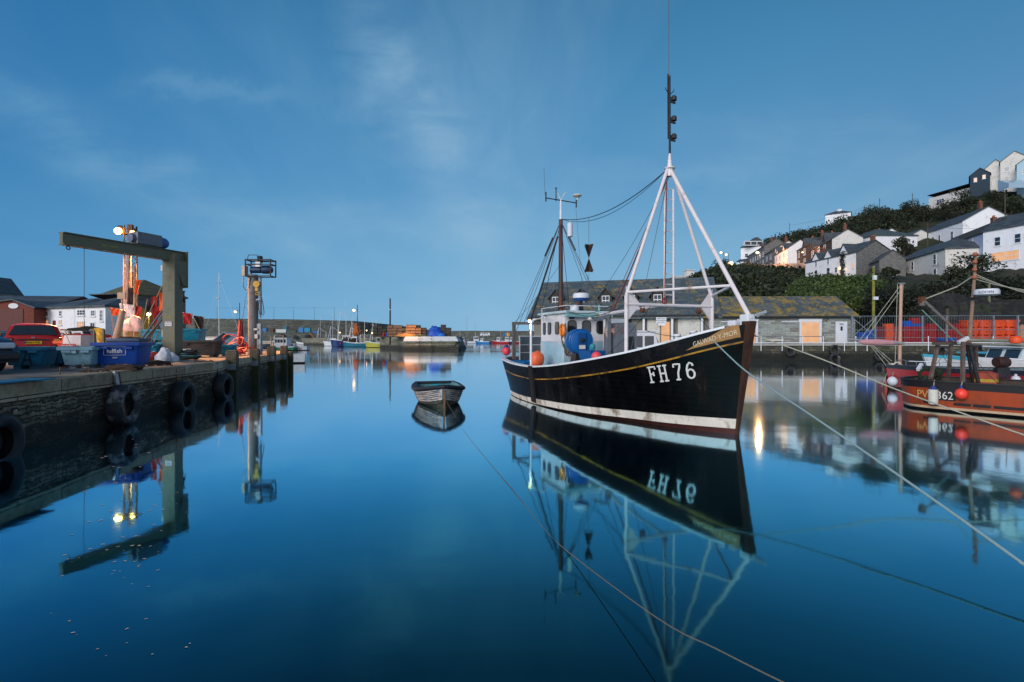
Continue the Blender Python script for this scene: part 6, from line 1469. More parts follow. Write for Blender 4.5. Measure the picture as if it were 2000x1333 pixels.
mb.poly([(a1 - .35, PD + .30, zw_), (a1 - .85, PD + .56, zt + .04), (a1 - .8, PD + 5, zt + .04), (a1 - .1, PD + 5, zw_)])
mb.build('whitewash_top', mat('whitewash', S(198, 202, 204), .8, .06, 2, .1, dirt=S(140, 140, 130), dirt_amt=.2), pier, world=True)
for px in (819, 843):
    chain([U(px - 1, 657, PD + .1), U(px, 668, PD - .1), U(px + 1, 684, PD - .25)], pier, r=.11, link=.42, m=black)
tp = thing('timber_pole', 'tall plain dark pole standing on the pier', 'pole', (*XY(762, 113), 0)); MB().tube([(0, 0, 1), (0, 0, zq(583, 113))], .20, 8, .15).build('shaft', mat('pole_dark', S(48, 42, 44), .8, .2), tp); MB().lathe([(.2, 0), (.24, .1), (.2, .2)], (0, 0, zq(606, 113)), n=8).build('white_band', cream, tp)
lamppost('lamp post glowing over the yellow boat at mid left', 698, 142, zq(596, 142), 1.5, 1.6, 1500, r=.13, br=.36)
# lobster pots
potn = mat('pot_net_dark', S(78, 72, 62), .95, .5, 30, 1); poto = mat('pot_net_buff', S(140, 110, 84), .95, .4, 30, 1)
def pot(m_):
    r = thing('lobster_pot', None, 'lobster pot'); mb = MB(); L__, W__, H__ = 1.05, .7, .62
    A = [(W__ / 2 * math.cos(a), H__ * math.sin(a)) for a in np.linspace(0, math.pi, 7)]
    fr = MB()
    for k in range(5): x = -L__ / 2 + L__ * k / 4; fr.tube([(x, y, z_ + .03) for y, z_ in A], .025, 5)
    for y, z_ in A[::2]: fr.beam((-L__ / 2, y, z_ + .03), (L__ / 2, y, z_ + .03), .03)
    mb.grid([[(x, y * .95, z_ * .97 + .03) for x in np.linspace(-L__ / 2, L__ / 2, 5)] for y, z_ in A]); mb.poly([(-L__ / 2, y * .95, z_ * .97 + .03) for y, z_ in A]); mb.poly([(L__ / 2, y * .95, z_ * .97 + .03) for y, z_ in A])
    mb.build('netting', m_, r); fr.build('frame', black, r); return r
P1, P2 = pot(potn), pot(poto); first = {id(P1): P1, id(P2): P2}
def put(src, loc, rz, lab, grp='lobster pots stacked on the pier'):
    if first.pop(id(src), None) is not None:
        src.matrix_basis = Matrix.Translation(Vector(loc)) @ Matrix.Rotation(rz, 4, 'Z'); src['label'] = lab; src['group'] = grp; return src
    return dup(src, loc, rz, lab, grp)
g = random.Random(9)
stacks = [(742, 121, 3, 4, P1, 'dark lobster pot in the stack left of the tall pole'), (776, 113, 4, 4, P2, 'buff lobster pot in the stack right of the tall pole'), (808, 109.4, 3, 4, P2, 'orange lit lobster pot in the middle stack on the pier'), (822, 113, 2, 4, P1, 'dark lobster pot behind the middle stack on the pier'), (848 - 20, 109.6, 1, 4, P1, 'dark lobster pot left of the blue tarpaulin'), (871, 109.4, 2, 4, P1, 'dark lobster pot at the right hand end of the pier')]
for px, d_, n_, h_, src, lab in stacks:
    for i in range(n_):
        for k in range(h_ if i != n_ - 1 or h_ < 3 else h_ - 1):
            x, y = XY(px, d_); put(src, (x + (i - (n_ - 1) / 2) * 1.1 + g.uniform(-.06, .06), y + g.uniform(-.1, .1), zt + .02 + k * .64), g.uniform(-.08, .08), lab + ', %s row up, %s column' % (['lowest', 'second', 'third', 'fourth'][k], ['first', 'second', 'third', 'last'][i]))
tb2 = blob('blue tarpaulin thrown over stacked gear on the pier', 'tarpaulin', 'tarpaulin', (XY(851, 109.6)[0], 109.6, zt), 1.75, (.95, .7, 1.28), mat('tarp_blue', S(20, 76, 176), .6, .2, 2, .6), 41, .35)
blob('small bright blue tarpaulin bundle at the foot of the big tarpaulin', 'tarpaulin', 'tarpaulin', (XY(862, 108.3)[0], 108.3, zt), .9, (.9, .6, .8), mat('tarp_light', S(30, 110, 190), .6, .2, 2, .6), 42, .35)
blob('orange lit heap of netting on the pier beside the middle pots', 'net_heap', 'net', (XY(792, 108.6)[0], 108.6, zt), 1.3, (1.6, .5, .5), mat('net_buff', S(170, 120, 70), .95, .4, 12, .9), 43, .4)
blob('green heap of netting along the pier edge', 'net_heap', 'net', (XY(822, 108)[0], 108, zt), 1.0, (1.9, .4, .35), mat('net_green', S(60, 96, 70), .95, .4, 12, .9), 44, .4)
al = bpy.data.lights.new('pier_floodlight', 'AREA'); al.energy = 230; al.color = (1, .42, .14); al.size = .5
ao = bpy.data.objects.new('pier_floodlight', al); COL.objects.link(ao); ao.location = (XY(797, 106)[0], 106.2, zt + 2.3); ao.rotation_euler = (Vector((.1, 1, -.45))).to_track_quat('-Z', 'Y').to_euler()
for i, (dx, m_, c_) in enumerate(((-1.2, redpaint, 'red'), (-.5, bluep, 'blue'), (-.0, mat('drum_violet', S(110, 90, 150), .5), 'violet'))):
    o = MB().lathe([(.02, 0), (.28, 0), (.3, .1), (.28, .45), (.3, .5), (.28, .9), (.02, .9)], (0, 0, 0), n=12).build('drum', m_, None, smooth=40); o.location = (XY(757, 112)[0] + dx, 113.5, zt); tag(o, '%s drum near the foot of the tall pole on the pier' % c_, 'drum', 'drums on the pier')
# boats at the pier and beyond
bt_('yellow hulled fishing boat moored below the glowing lamp post', 716, 138, R(178), 5.8, 3.0, hb_yel, cabin=(.5, .7, 2.0), cabc=mat('cabin_grey', S(120, 120, 116), .5), mast=(.45, 8.0, True), gantry=True, aframe=6.0, fb=1.3, bow=1.7, drum=(.3, mat('drum_green', S(40, 96, 72), .6)))
bt_('dark blue fishing boat with white A frame left of the yellow boat', 648, 152, R(200), 8.0, 3.2, hb_navy, cabin=(.35, .65, 2.4), mast=(.5, 14.5, True), aframe=10.5, fb=1.7, bow=2.3, buoys=((.1, ob), (.3, rb)), drum=(.8, mat('drum_green', S(40, 96, 72))))
blob('orange lit sail of netting hanging by the lamp post', 'net_curtain', 'net', (XY(694, 140)[0], 141, 3.4), 1.1, (.8, .5, 2.3), mat('net_orange', S(160, 86, 44), .9, .4, 3, .9), 51, .8)
for px, d_, rz_, L__, hm, cab_, lab, bu in ((912, 262, R(20), 7.5, hb_white, (.2, .55, 2.6), 'white boat nearest the right end of the pier', ((.2, rb),)), (930, 255, R(160), 7.5, hb_blue, (.35, .55, 2.0), 'bright blue boat with a red buoy right of the pier', ((.1, rb),)),
        (962, 262, R(175), 8.5, hb_red, (.25, .45, 2.6), 'red boat with a white frame between pier and black boat', ()), (944, 285, R(10), 9.0, hb_white, (.3, .6, 3.2), 'white wheelhouse boat behind the red framed boat', ((.2, ob),)), (978, 262, R(185), 7.0, hb_navy, (.3, .6, 2.8), 'dark blue boat with blue cabin close to the black boat stern', ((.1, rb),)), (988, 270, R(170), 8.0, hb_red, (.3, .5, 2.6), 'red boat with yellow oilskins close to the black boat stern', ((.9, ob),)),
        (1002, 280, R(10), 8.0, hb_red, (.3, .5, 2.4), 'red boat half hidden by the black boat stern', ())):
    bt_(lab, px, d_, rz_, L__, 3.0, hm, cabin=cab_, buoys=bu, gantry=(hm is hb_red), mast=(.5, 9 if px in (930, 962) else 6.5, True), group='boats moored near the outer breakwater', fb=1.2, bow=1.9)
for px, top_ in ((912, 616), (928, 628)):
    x, y = XY(px, 290); tag(MB().tube([(x, y, 0), (x, y, zq(top_, 290))], .12, 6, .05).build('yacht_mast', steel, None), 'thin bare mast %s beyond the pier' % ('taller' if px == 912 else 'shorter'), 'mast')
for px, w, h, m_, lab, cat in ((948 + 0, 18, 6, white, 'long white van parked on the outer quay', 'van'),):
    x, y = XY(px, 332); r_ = thing('van', lab, cat, (x, y, zq(657, 330))); MB().box((0, 0, 1.2), (6, 2.2, 1.9)).box((-2.2, 0, .7), (2.2, 2.1, 1.1)).build('body', white, r_, bevel=.15); MB().box((-.2, -1.12, 1.6), (4, .03, .5)).build('window', glass, r_)
    for xx in (-2, 2): MB().lathe([(.02, -.15), (.35, -.15), (.35, .15), (.02, .15)], (xx, -1.0, .3), (0, 1, 0), 12).build('wheel', black, r_)
for px, m_, c_ in ((985, hb_blue, 'blue'), (992.5, mat('bin_yellow', S(206, 156, 40), .6), 'yellow')):
    x, y = XY(px, 334); r_ = thing('storage_bin', '%s storage bin on the outer quay' % c_, 'bin', (x, y, zq(657, 330)), 0, 'storage bins on the outer quay'); mb = MB(); tubmesh(mb, (0, 0, 0), 1.9, 1.6, 2.1, 0, .12, .1); mb.build('body', m_, r_)
# string of poles and a cable along the left breakwater
for i, px in enumerate((424, 463, 535, 573, 614, 653)):
    x, y = XY(px, 256); tag(MB().tube([(x, y, 10), (x, y, zq(600, 256))], .08, 5, .05).build('light_pole', wirem, None), 'thin pole on the far breakwater, %s in the wired row from the left' % ordn[i], 'pole', 'thin poles along the breakwater')
mb = MB(); pts = [Vector((*XY(px, 256), zq(601, 256))) for px in (424, 463, 535, 573, 614, 653)]
for a, c in zip(pts, pts[1:]): mb.tube(catenary(a, c, .35, 6), .03, 4, cap=False)
tag(mb.build('overhead_cable', wirem, None), 'thin cable strung between the poles on the breakwater', 'cable')

for px, d_, rz_, L__, hm, cab_, mh, lab in ((672, 150, 185, 6.5, hb_teal, (.3, .6, 2.2), 9.5, 'teal boat squeezed between the dark blue and yellow boats'), (684, 158, 170, 6.0, hb_black, (.2, .5, 2.4), 8.0, 'black hulled boat behind the glowing lamp post'), (634, 170, 175, 7.0, hb_white, (.3, .6, 1.8), 11.0, 'white boat at the left end of the boats below the lamp post'), (612, 215, 180, 7.5, hb_white, (.25, .5, 1.9), 12.0, 'distant white yacht lying along the inner quay')):
    bt_(lab, px, d_, R(rz_), L__, 2.6, hm, cabin=cab_, mast=(.4, mh, True), aframe=mh * .6 if px < 680 else False, fb=1.2, bow=1.7, group='boats moored below the lamp post')
for px, d_, yt, lab in ((660, 160, 606, 'thin white mast among the boats left of the lamp post'), (676, 160, 612, 'thin white mast just left of the lamp post'), (712, 150, 618, 'thin white mast right of the lamp post'), (728, 150, 628, 'short thin mast near the pier corner')):
    x, y = XY(px, d_); tag(MB().tube([(x, y, .5), (x, y, zq(yt, d_))], .07, 5, .04).tube([(x - .5, y, zq(yt, d_) - 1), (x + .5, y, zq(yt, d_) - 1)], .03, 4).build('boat_mast', white, None), lab, 'mast')
blob('tangled dark gear heaped on the boats under the lamp post', 'gear_heap', 'fishing gear', (*XY(686, 150), 1.4), 1.5, (1.6, .5, .9), mat('net_black', S(38, 34, 34)), 71, .5)

for px, y_, d_, c_ in ((716, 646, 137, 'right of the lamp post'), (727, 651, 136, 'over the yellow hull'), (664, 650, 148, 'on the dark blue boat')):
    tag(MB().ball(U(px, y_, d_), .17, 10).build('deck_light', lampw2, None, smooth=180), 'tiny warm deck light %s' % c_, 'lamp')
# ================================================================== right quay sheds
lich = lambda n, thr: stone(n, [S(58, 72, 80), S(78, 92, 98), S(98, 108, 112)], .42, .26, mortar=S(44, 54, 60), ms=.01, bump=.4, warp=.02, rough=.7, spots=(S(160, 130, 40), thr, 3.0))
slate_l = lich('lichen_slate_light', .535); slate_h = lich('lichen_slate_heavy', .485)
shedstone = stone('shed_stone', [S(98, 70, 60), S(128, 128, 122), S(142, 148, 142), S(160, 166, 160), S(168, 170, 164)], .75, .2, mortar=S(104, 102, 96), ms=.014, bump=.5, warp=.06)
creamp = mat('cream_panel', S(196, 194, 186), .7, .05, dirt=S(150, 146, 140), dirt_amt=.2)
litdoor = litwin('lit_doorway', (1, .52, .26, 1), .95)
s1 = house('fish_shed', 'long slate roofed fish store with a row of dormers behind the black boat', (2.5, 58.6), (21, 53.2), 16, RZ, 4.75, 4.65, mat('shed_wall', S(120, 116, 108), .85, .15), slate_l, [], doors=((14.0, .85, 2.3, litdoor), (12.55, 1.3, 2.6, creamp), (15.7, 2.2, 2.7, creamp), (8.5, 2.4, 2.6, mat('store_dark', S(44, 40, 38), .8)), (4.0, 2.2, 2.4, creamp)), found=.2, ov=.7, cat='shed')
u_ = Vector((18.5, -5.4, 0)).normalized(); n_ = Vector((-u_.y, u_.x, 0)); O_ = Vector((2.5, 58.6, 0))
SP = lambda a, b, z_: u_ * a + n_ * b + Vector((0, 0, z_ - RZ))
ang = math.atan2(u_.y, u_.x)
for a in (2.0, 4.95, 7.85, 10.7, 13.6):
    mb = MB(); b0 = 2.7; w = .72; z0, z1, z2 = 4.75 + 4.65 * b0 / 8, 7.15, 8.0
    mb.grid([[SP(a - w, b0, z0), SP(a + w, b0, z0)], [SP(a - w, b0, z1), SP(a + w, b0, z1)]]); mb.poly([SP(a - w, b0, z1), SP(a + w, b0, z1), SP(a, b0, z2)])
    for s_ in (-1, 1): mb.poly([SP(a + s_ * w, b0, z0), SP(a + s_ * w, b0, z1), SP(a + s_ * w, 5.2, z1)])
    d = mb.build('dormer', mat('dormer_dark', S(50, 48, 44), .8, .2), s1)
    mb = MB()
    for s_ in (-1, 1):
        q = [SP(a + s_ * (w + .25), b0 - .2, z1 - .25), SP(a, b0 - .2, z2 + .05), SP(a, 6.6, z2 + .05), SP(a + s_ * (w + .25), 4.7, z1 - .25)]; mb.poly(q); mb.poly([p + Vector((0, 0, .1)) for p in q])
        for i in range(4): mb.poly([q[i], q[(i + 1) % 4], q[(i + 1) % 4] + Vector((0, 0, .1)), q[i] + Vector((0, 0, .1))])
    mb.build('dormer_roof', slateroof, d)
    mb = MB(); c = SP(a, b0 - .03, (6.0 + 7.1) / 2 + .05)
    mb.box(c, (.86, .06, 1.15), rz=ang); mb.build('window_frame', winframe, d)
    mb = MB()
    for zz2 in (-.27, .27):
        for k in (-.2, .2): mb.box(c + n_ * -.04 + u_ * k + Vector((0, 0, zz2)), (.33, .02, .44), rz=ang)
    mb.build('window_panes', dwin, d)
for a in (12.2, 15.1, 18.05, 18.9): MB().box(SP(a, -.45, (RZ + 4.6) / 2), (.22, .22, 4.6 - RZ), rz=ang).build('veranda_post', white, s1)
MB().box(SP(9.7, -.5, 4.62), (19.6, .3, .22), rz=ang).build('fascia', black, s1)
sgp = MB().box(SP(14.0, -.72, 4.15), (1.05, .05, .62), rz=ang).box(SP(14.05, -.72, 3.72), (.7, .05, .25), rz=ang).build('hanging_sign', white, s1)
for i, tx in enumerate(('KEEP CLEAR', 'FISH LANDING', 'AREA ONLY')): lettering(tx, .15, SP(14.0, -.76, 4.27 - i * .19), u_, black, sgp)
MB().box(SP(17.3, -.3, 2.3), (.9, .3, 1.0), rz=ang).build('black_locker', black, s1)
MB().box(SP(16.4, -.09, 2.75), (.32, .04, .4), rz=ang).build('notice', creamp, s1)
s2 = house('stone_store', 'low stone store with yellow lichen on its slate roof right of the boat\'s bow', (20.3, 52.9), (35.0, 52.2), 8, RZ, 4.5, 2.25, shedstone, slate_h, [], doors=((9.35, 1.75, 2.25, litdoor), (12.75, 1.15, 2.25, white), (3.2, 1.5, 2.25, litdoor)), found=.2, ov=.35, cat='shed')
u_ = Vector((14.7, -.7, 0)).normalized(); n_ = Vector((-u_.y, u_.x, 0)); ang = math.atan2(u_.y, u_.x)
for a0_, a1_, t0 in ((9.2, 11.2, 7.3), (3.0, 4.85, 1.2)):
    MB().box(SP(a0_, -.1, RZ + 1.15), (.16, .14, 2.3), rz=ang).box(SP(a1_, -.1, RZ + 1.15), (.22, .14, 2.3), rz=ang).box(SP((a0_ + a1_) / 2, -.1, RZ + 2.42), (a1_ - a0_ + .3, .14, .24), rz=ang).build('door_surround', white, s2)
    MB().box(SP((t0 + a1_) / 2, -.16, RZ + 2.28), (a1_ - t0, .1, .09), rz=ang).box(SP((t0 + a1_) / 2, -.16, RZ + 2.12), (a1_ - t0, .08, .04), rz=ang).build('sliding_rail', white, s2)
MB().box(SP(13.32, -.07, RZ + 1.55), (.2, .03, .42), rz=ang).box(SP(13.32, -.07, RZ + 2.0), (.42, .03, .08), rz=ang).build('door_glass', dsteel, s2)
MB().box(SP(7.35, -.38, 4.42), (15.0, .1, .16), rz=ang).build('gutter', black, s2)
MB().tube([SP(14.35, -.1, RZ), SP(14.35, -.1, 4.4)], .05, 6).build('downpipe', rustm, s2)
MB().box(SP(6.6, -.25, RZ + .35), (1.6, .3, .18), rz=ang).build('bench', cream, s2)
# railings along the quay edge
def qx(px): 
    k = (px - 1000) / 1000
    for a, c in zip(RE[1:], RE[2:]):
        # intersection of the ray with the segment
        ax, ay = a; bx, by = c; den = (bx - ax) - k * (by - ay)
        if abs(den) < 1e-9: continue
        t_ = (k * ay - ax) / den
        if -.001 <= t_ <= 1.001: return Vector((ax + (bx - ax) * t_, ay + (by - ay) * t_, 0))
rl = thing('quay_railing', 'long white guard rail along the right hand quay edge', 'railing', qx(1460))
mb = MB(); pts = [qx(p) + Vector((0, -.2, 0)) for p in range(1430, 2300, 20)]
for z_ in (1.82,): mb.tube([p + Vector((0, 0, z_)) for p in pts], .05, 6)
mb.build('lower_rail', white, rl, world=True)
mb = MB(); mb.tube([p + Vector((0, 0, 2.42)) for p in pts[:10]], .035, 6); mb.build('upper_rail', steel, rl, world=True)
for px in (1484, 1525, 1565, 1605, 1646, 1668, 1690, 1809, 1935):
    p = qx(px) + Vector((0, -.26, 0)); MB()\
        .tube([p + Vector((0, 0, 1.0)), p + Vector((0, 0, 2.45))], .04, 6).build('rail_post', white, rl, world=True)
fc = thing('compound_fence', 'galvanised steel fence round the crate compound', 'fence', qx(1672) + Vector((0, .6, RZ)))
fp = [qx(p) + Vector((0, .6, 0)) for p in (1672, 1718, 1766, 1811, 1859, 1905, 1952, 2000, 2060, 2150)]
mb = MB()
for z_ in (2.3, 3.05, 4.4): mb.tube([p + Vector((0, 0, z_)) for p in fp], .035 if z_ < 4 else .05, 6)
mb.build('rails', steel, fc, world=True)
mb = MB()
for a, c in zip(fp, fp[1:]):
    n = max(2, int((c - a).length / .22))
    if a.x > 44: n = 0
    for i in range(n): p = a.lerp(c, i / n); mb.beam(p + Vector((0, 0, RZ)), p + Vector((0, 0, 4.4)), .012)
mb.build('mesh', steel, fc, world=True); bpy.data.objects['mesh']['kind'] = 'stuff'
for p in fp: MB().beam(p + Vector((0, 0, RZ - .6)), p + Vector((0, 0, 4.42)), .13).build('fence_post', steel, fc, world=True)
MB().beam(fp[0] + Vector((0, 0, 4.3)), fp[1] + Vector((0, 0, 2.4)), .05).beam(fp[1] + Vector((0, 0, 4.3)), fp[0] + Vector((0, 0, 2.4)), .05).build('cross_brace', steel, fc, world=True)
# crates
def crate(m_):
    r = thing('fish_crate', None, 'crate'); mb = MB(); l, w, h = .80, .48, .29
    mb.box((0, 0, .02), (l - .06, w - .06, .03))
    for sy in (-1, 1): mb.box((0, sy * (w / 2 - .02), h / 2), (l - .04, .03, h - .03)).box((0, sy * (w / 2 - .01), h - .03), (l, .05, .05)).box((0, sy * (w / 2 - .008), h * .4), (l - .02, .04, .03))
    for sx in (-1, 1): mb.box((sx * (l / 2 - .02), 0, h / 2), (.03, w - .06, h - .03)).box((sx * (l / 2 - .01), 0, h - .03), (.05, w, .05))
    for k in range(-3, 4): mb.box((k * .11, -w / 2 + .0, h * .5), (.02, .03, h - .08))
    mb.build('shell', m_, r); return r
crm = {'red': mat('crate_red', S(156, 32, 38), .6, .25, dirt=S(110, 30, 34), dirt_amt=.4), 'blue': mat('crate_blue', S(6, 84, 176), .5, .15), 'orange': mat('crate_orange', S(214, 88, 48), .55, .15, dirt=S(170, 70, 40), dirt_amt=.3), 'dark red': mat('crate_dark_red', S(120, 40, 38), .6, .15)}
cr = {k: crate(v) for k, v in crm.items()}
for k in cr: first[id(cr[k])] = cr[k]
ordn = ['bottom', 'second', 'third', 'fourth', 'fifth', 'sixth', 'seventh', 'eighth', 'ninth']
stk = [(1684, ['blue'] * 4), (1701, ['blue'] * 5), (1717, ['dark red'] * 6), (1735, ['orange'] * 7), (1752, ['red'] * 6), (1769, ['red'] * 6 + ['blue'] * 2), (1786, ['red'] * 6 + ['blue'] + ['red'] * 2), (1802, ['red'] * 6), (1818, ['red'] * 7), (1836, ['dark red'] * 5), (1853, ['red'] * 5), (1870, ['red'] * 7)]
sn = ['leftmost stack', 'second stack from the left', 'third stack from the left', 'fourth stack from the left', 'fifth stack from the left', 'sixth stack from the left', 'seventh stack from the left', 'eighth stack from the left', 'ninth stack from the left', 'tenth stack from the left', 'eleventh stack from the left', 'stack touching the big orange tubs']
g = random.Random(4)
for (px, cs_), nm_ in zip(stk, sn):
    p = qx(px); p = p * ((p.y + 2.2) / p.y)
    for i, c in enumerate(cs_):
        put(cr[c], (p.x + g.uniform(-.03, .03), p.y + g.uniform(-.04, .04), RZ + .01 + i * .285), g.uniform(-.03, .03), '%s fish crate, %s in the %s behind the fence' % (c, ordn[i], nm_), 'fish crates behind the fence')
p = qx(1840); p = p * ((p.y + 1.2) / p.y); 
for i in range(2): put(cr['blue'], (p.x + i * .82, p.y, RZ + .3), .02, 'bright blue fish crate low in front of the red stacks, %s of the two' % ('left' if i == 0 else 'right'), 'fish crates behind the fence')
def bigtub(m_):
    r = thing('insulated_tub', None, 'tub'); mb = MB(); tubmesh(mb, (0, 0, 0), 1.22, 1.0, .76, 0, .07, .03); mb.build('body', m_, r, smooth=40)
    mb = MB()
    for x in (-.4, 0, .4): mb.box((x, -.5, .70), (.16, .04, .05))
    mb.build('latches', black, r)
    for sx in (-1, 1): MB().ball((sx * .52, -.52, .62), .03, 8).build('stud', white, r)
    lettering('FISH', .12, (0, -.495, .33), (1, 0, 0), mat('moulding_dark', S(150, 52, 28), .6), r)
    return r
bgt = bigtub(mat('tub_orange', S(222, 78, 36), .5, .12, dirt=S(176, 62, 34), dirt_amt=.25)); first[id(bgt)] = bgt
for c_, px in enumerate((1893, 1920, 1946, 1971)):
    p = qx(px); p = p * ((p.y + 1.6) / p.y)
    for k in range(3): put(bgt, (p.x, p.y, RZ + .02 + k * .77), -.05, 'orange insulated tub, %s row of the %s column' % (['bottom', 'middle', 'top'][k], ['first', 'second', 'third', 'last'][c_]), 'stacked orange insulated tubs')
blob('pale heap of netting beside the big orange tubs', 'net_heap', 'net', (qx(1996).x * 1.04, qx(1996).y * 1.04, RZ), 1.3, (.9, .8, 1.2), mat('net_pale', S(160, 130, 110), .95, .4, 20, .9), 61, .4)
for i, (px, z_, lab) in enumerate(((1540, 1.0, 'tyre fender on the right quay wall below the bench'), (1626, 1.1, 'tyre fender on the right quay wall below the white door'), (1626, .25, 'half sunk tyre under the tyre below the white door'), (1712, .6, 'tyre fender on the right quay wall under the bowsprit'), (1833, 1.0, 'large dark tyre behind the orange boat gantry'), (1905, 1.1, 'tyre fender on the quay wall right of the orange boat mast'))):
    p = qx(px) + Vector((0, -.32, z_)); mb = MB(); tyre(mb, (0, 0, 0), (0, 1, 0), .52, .34, 24); o = mb.build('tyre_fender', tyrem, None, smooth=50); o.location = p; tag(o, lab, 'tyre', 'tyres on the right quay wall')
# poles
def telpole(label, px, d, ytop, zb, r=.14, m_=None, arm=False):
    x, y = XY(px, d); zt_ = zq(ytop, d); r_ = thing('utility_pole', label, 'pole', (x, y, zb), 0, 'utility poles')
    MB().tube([(0, 0, 0), (0, 0, zt_ - zb)], r, 8, r * .75).build('shaft', m_ or mat('pole_brown', S(70, 62, 54), .85, .2), r_)
    MB().box((0, -.05, zt_ - zb - .6), (.9 if arm else .3, .12, .12)).build('crossarm', dsteel, r_)
    return r_
mossp = mat('pole_moss', S(128, 128, 48), .9, .25, 4, .4, dirt=S(92, 84, 60), dirt_amt=.4)
tpm = telpole('mossy yellow green pole with white boxes beside the stone store', 1706, 57, 522, RZ, .17, mossp)
MB().box((0, -.2, 7.3), (.35, .2, .5)).box((.1, -.2, 5.0), (.5, .2, .35)).build('white_boxes', white, tpm)
telpole('grey green pole behind the radar of the orange boat', 1932, 60, 555, RZ, .18, mat('pole_green_grey', S(100, 104, 84), .9, .2))
telpole('short wooden post on the retaining wall', 1850, 58, 603, 2, .25, mat('pole_brown', S(70, 62, 54)))
for px, d, yt, lab in ((1542, 214, 436, 'thin pole on the skyline above the brown terrace'), (1689, 158, 402, 'thin pole rising from the trees above the hipped house'), (1718, 170, 388, 'thin skyline pole left of the bungalow'), (1963, 112, 372, 'tall pole on the slope above the white right hand house'), (1812, 106, 436, 'wooden pole in front of the big white gabled house'), (1782, 168, 378, 'tiny post on the skyline left of the bungalow')):
    telpole(lab, px, d, yt, terr(px, d) - 1, .11 if d > 130 else .13)
mb = MB()
for pts in (((1706, 57, 528), (1870, 84, 545)), ((1542, 214, 440), (1689, 158, 405)), ((1706, 57, 535), (1905, 85, 541)), ((1812, 106, 440), (1963, 112, 440))):
    a, c = [Vector((*XY(p, d), zq(y, d))) for p, d, y in pts]; mb.tube(catenary(a, c, .8, 8), .025, 4, cap=False)
tag(mb.build('overhead_wires', wirem, None), 'dark overhead wires crossing in front of the hillside houses', 'cable')

# ================================================================== hillside houses
def hh(name, label, a, c, base, eave, rise, depth, wall, wins, **k):
    pxa, da = a; pxb, db = c
    BLOCK.append((min(pxa, pxb) - 6, max(pxa, pxb) + (60 if da < 137 or 1500 < pxa < 1600 else 25), min(da, db) - (2 if min(da, db) < 140 else -1), max(da, db) + depth * .8))
    return house(name, label, XY(pxa, da), XY(pxb, db), depth, base, eave, rise, wall, k.pop('roof', slateroof), wins, 'houses on the hillside', found=k.pop('found', 7), **k)
maroonf = mat('maroon_frame', S(84, 34, 36), .5); bluef = mat('blue_frame', S(60, 130, 160), .5); bluish_w = mat('render_bluish', S(178, 190, 214), .85, .05, 2, .1, dirt=S(150, 156, 170), dirt_amt=.2)  # bluish white render for the long wing
# near row
hh('white_house', 'tall white house with four lit orange panes at the right edge', (1920, 89), (2060, 79.5), 13.4, 20.9, 2.6, 8, render_w, [(1.7, 4.6, .95, 1.55), (4.55, 4.6, .95, 1.55), (1.15, 1.95, 4.1, 1.6, True, (4, 2)), (1.8, -.9, .9, 1.5), (3.5, -1.0, .8, 1.3), (5.4, -.5, .7, .9), (8.0, 4.4, .9, 1.5)], chim=((5.5, .5, 1.4),))
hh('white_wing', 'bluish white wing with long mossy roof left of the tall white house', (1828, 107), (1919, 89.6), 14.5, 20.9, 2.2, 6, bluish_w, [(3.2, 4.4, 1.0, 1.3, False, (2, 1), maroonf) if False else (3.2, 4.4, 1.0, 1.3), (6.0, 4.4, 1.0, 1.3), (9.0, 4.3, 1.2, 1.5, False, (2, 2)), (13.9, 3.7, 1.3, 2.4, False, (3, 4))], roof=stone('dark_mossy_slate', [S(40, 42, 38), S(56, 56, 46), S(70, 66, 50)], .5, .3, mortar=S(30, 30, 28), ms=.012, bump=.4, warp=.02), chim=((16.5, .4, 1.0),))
cot = hh('stucco_cottage', 'weathered off white cottage with hipped slate roof above the harbour', (1741, 112), (1846, 92), 12.6, 18.5, 2.3, 7.0, render_g, [(8.6, 3.5, 1.0, 1.7), (16.7, 3.5, 1.1, 1.9), (8.6, .7, 1.0, 1.5), (12.9, .8, .8, 1.2), (16.8, .8, 1.1, 1.9)], rtype='hip', chim=((20, .9, 1.2),), doors=((2.8, .9, 2.0, mat('door_blue', S(96, 140, 190), .5)),))
bpy.data.objects['door.012'] if 'door.012' in bpy.data.objects else None
hh('stone_cottage', 'small dark stone cottage tucked left of the weathered cottage', (1698, 110), (1717, 104.5), 12.8, 18.4, 1.9, 4.6, stone_w, [(2.0, 3.2, 1.2, 1.5, False, (2, 1))])
wr = hh('white_terrace', 'bright white three gabled terrace with stone end wall and climbing ivy', (1573, 128), (1672, 112), 14.2, 21.3, 2.7, 9, render_w, [(1.1, 3.0, .6, 1.5), (3.3, 2.9, 1.0, 1.9), (7.3, 2.9, 1.1, 1.9), (9.9, 3.3, .8, 1.3), (15.0, 3.6, .6, 1.3, True), (3.5, 5.6, .6, 1.4), (7.5, 5.6, .6, 1.4), (1.0, .2, 1.0, 1.3), (3.0, .2, 1.4, 1.3, True, (2, 1)), (5.0, .2, 1.6, 1.3, False, (3, 1)), (7.4, .2, 1.2, 1.4), (9.2, .2, .9, 1.5), (14.6, .3, .9, 1.8)], gables=((3.7, 1.35, 1.9), (7.75, 1.35, 1.9), (12.6, 1.5, 2.3)), endwall=stone_w, chim=((.6, .5, .8), (15.6, .5, .8)))
u_ = Vector((75.26 - 73.34, 112 - 128, 0)).normalized(); o_w = Vector((73.34, 128, 0))
pv = [o_w + u_ * a + Vector((-.25, 0, 14.2 + z_)) for a, z_ in [(12.6 + random.uniform(-.4, .4), z_) for z_ in np.linspace(.2, 7.5, 22)] + [(11.6 + random.uniform(-1.6, 1.2), z_) for z_ in np.linspace(-.2, 2.2, 16)]]
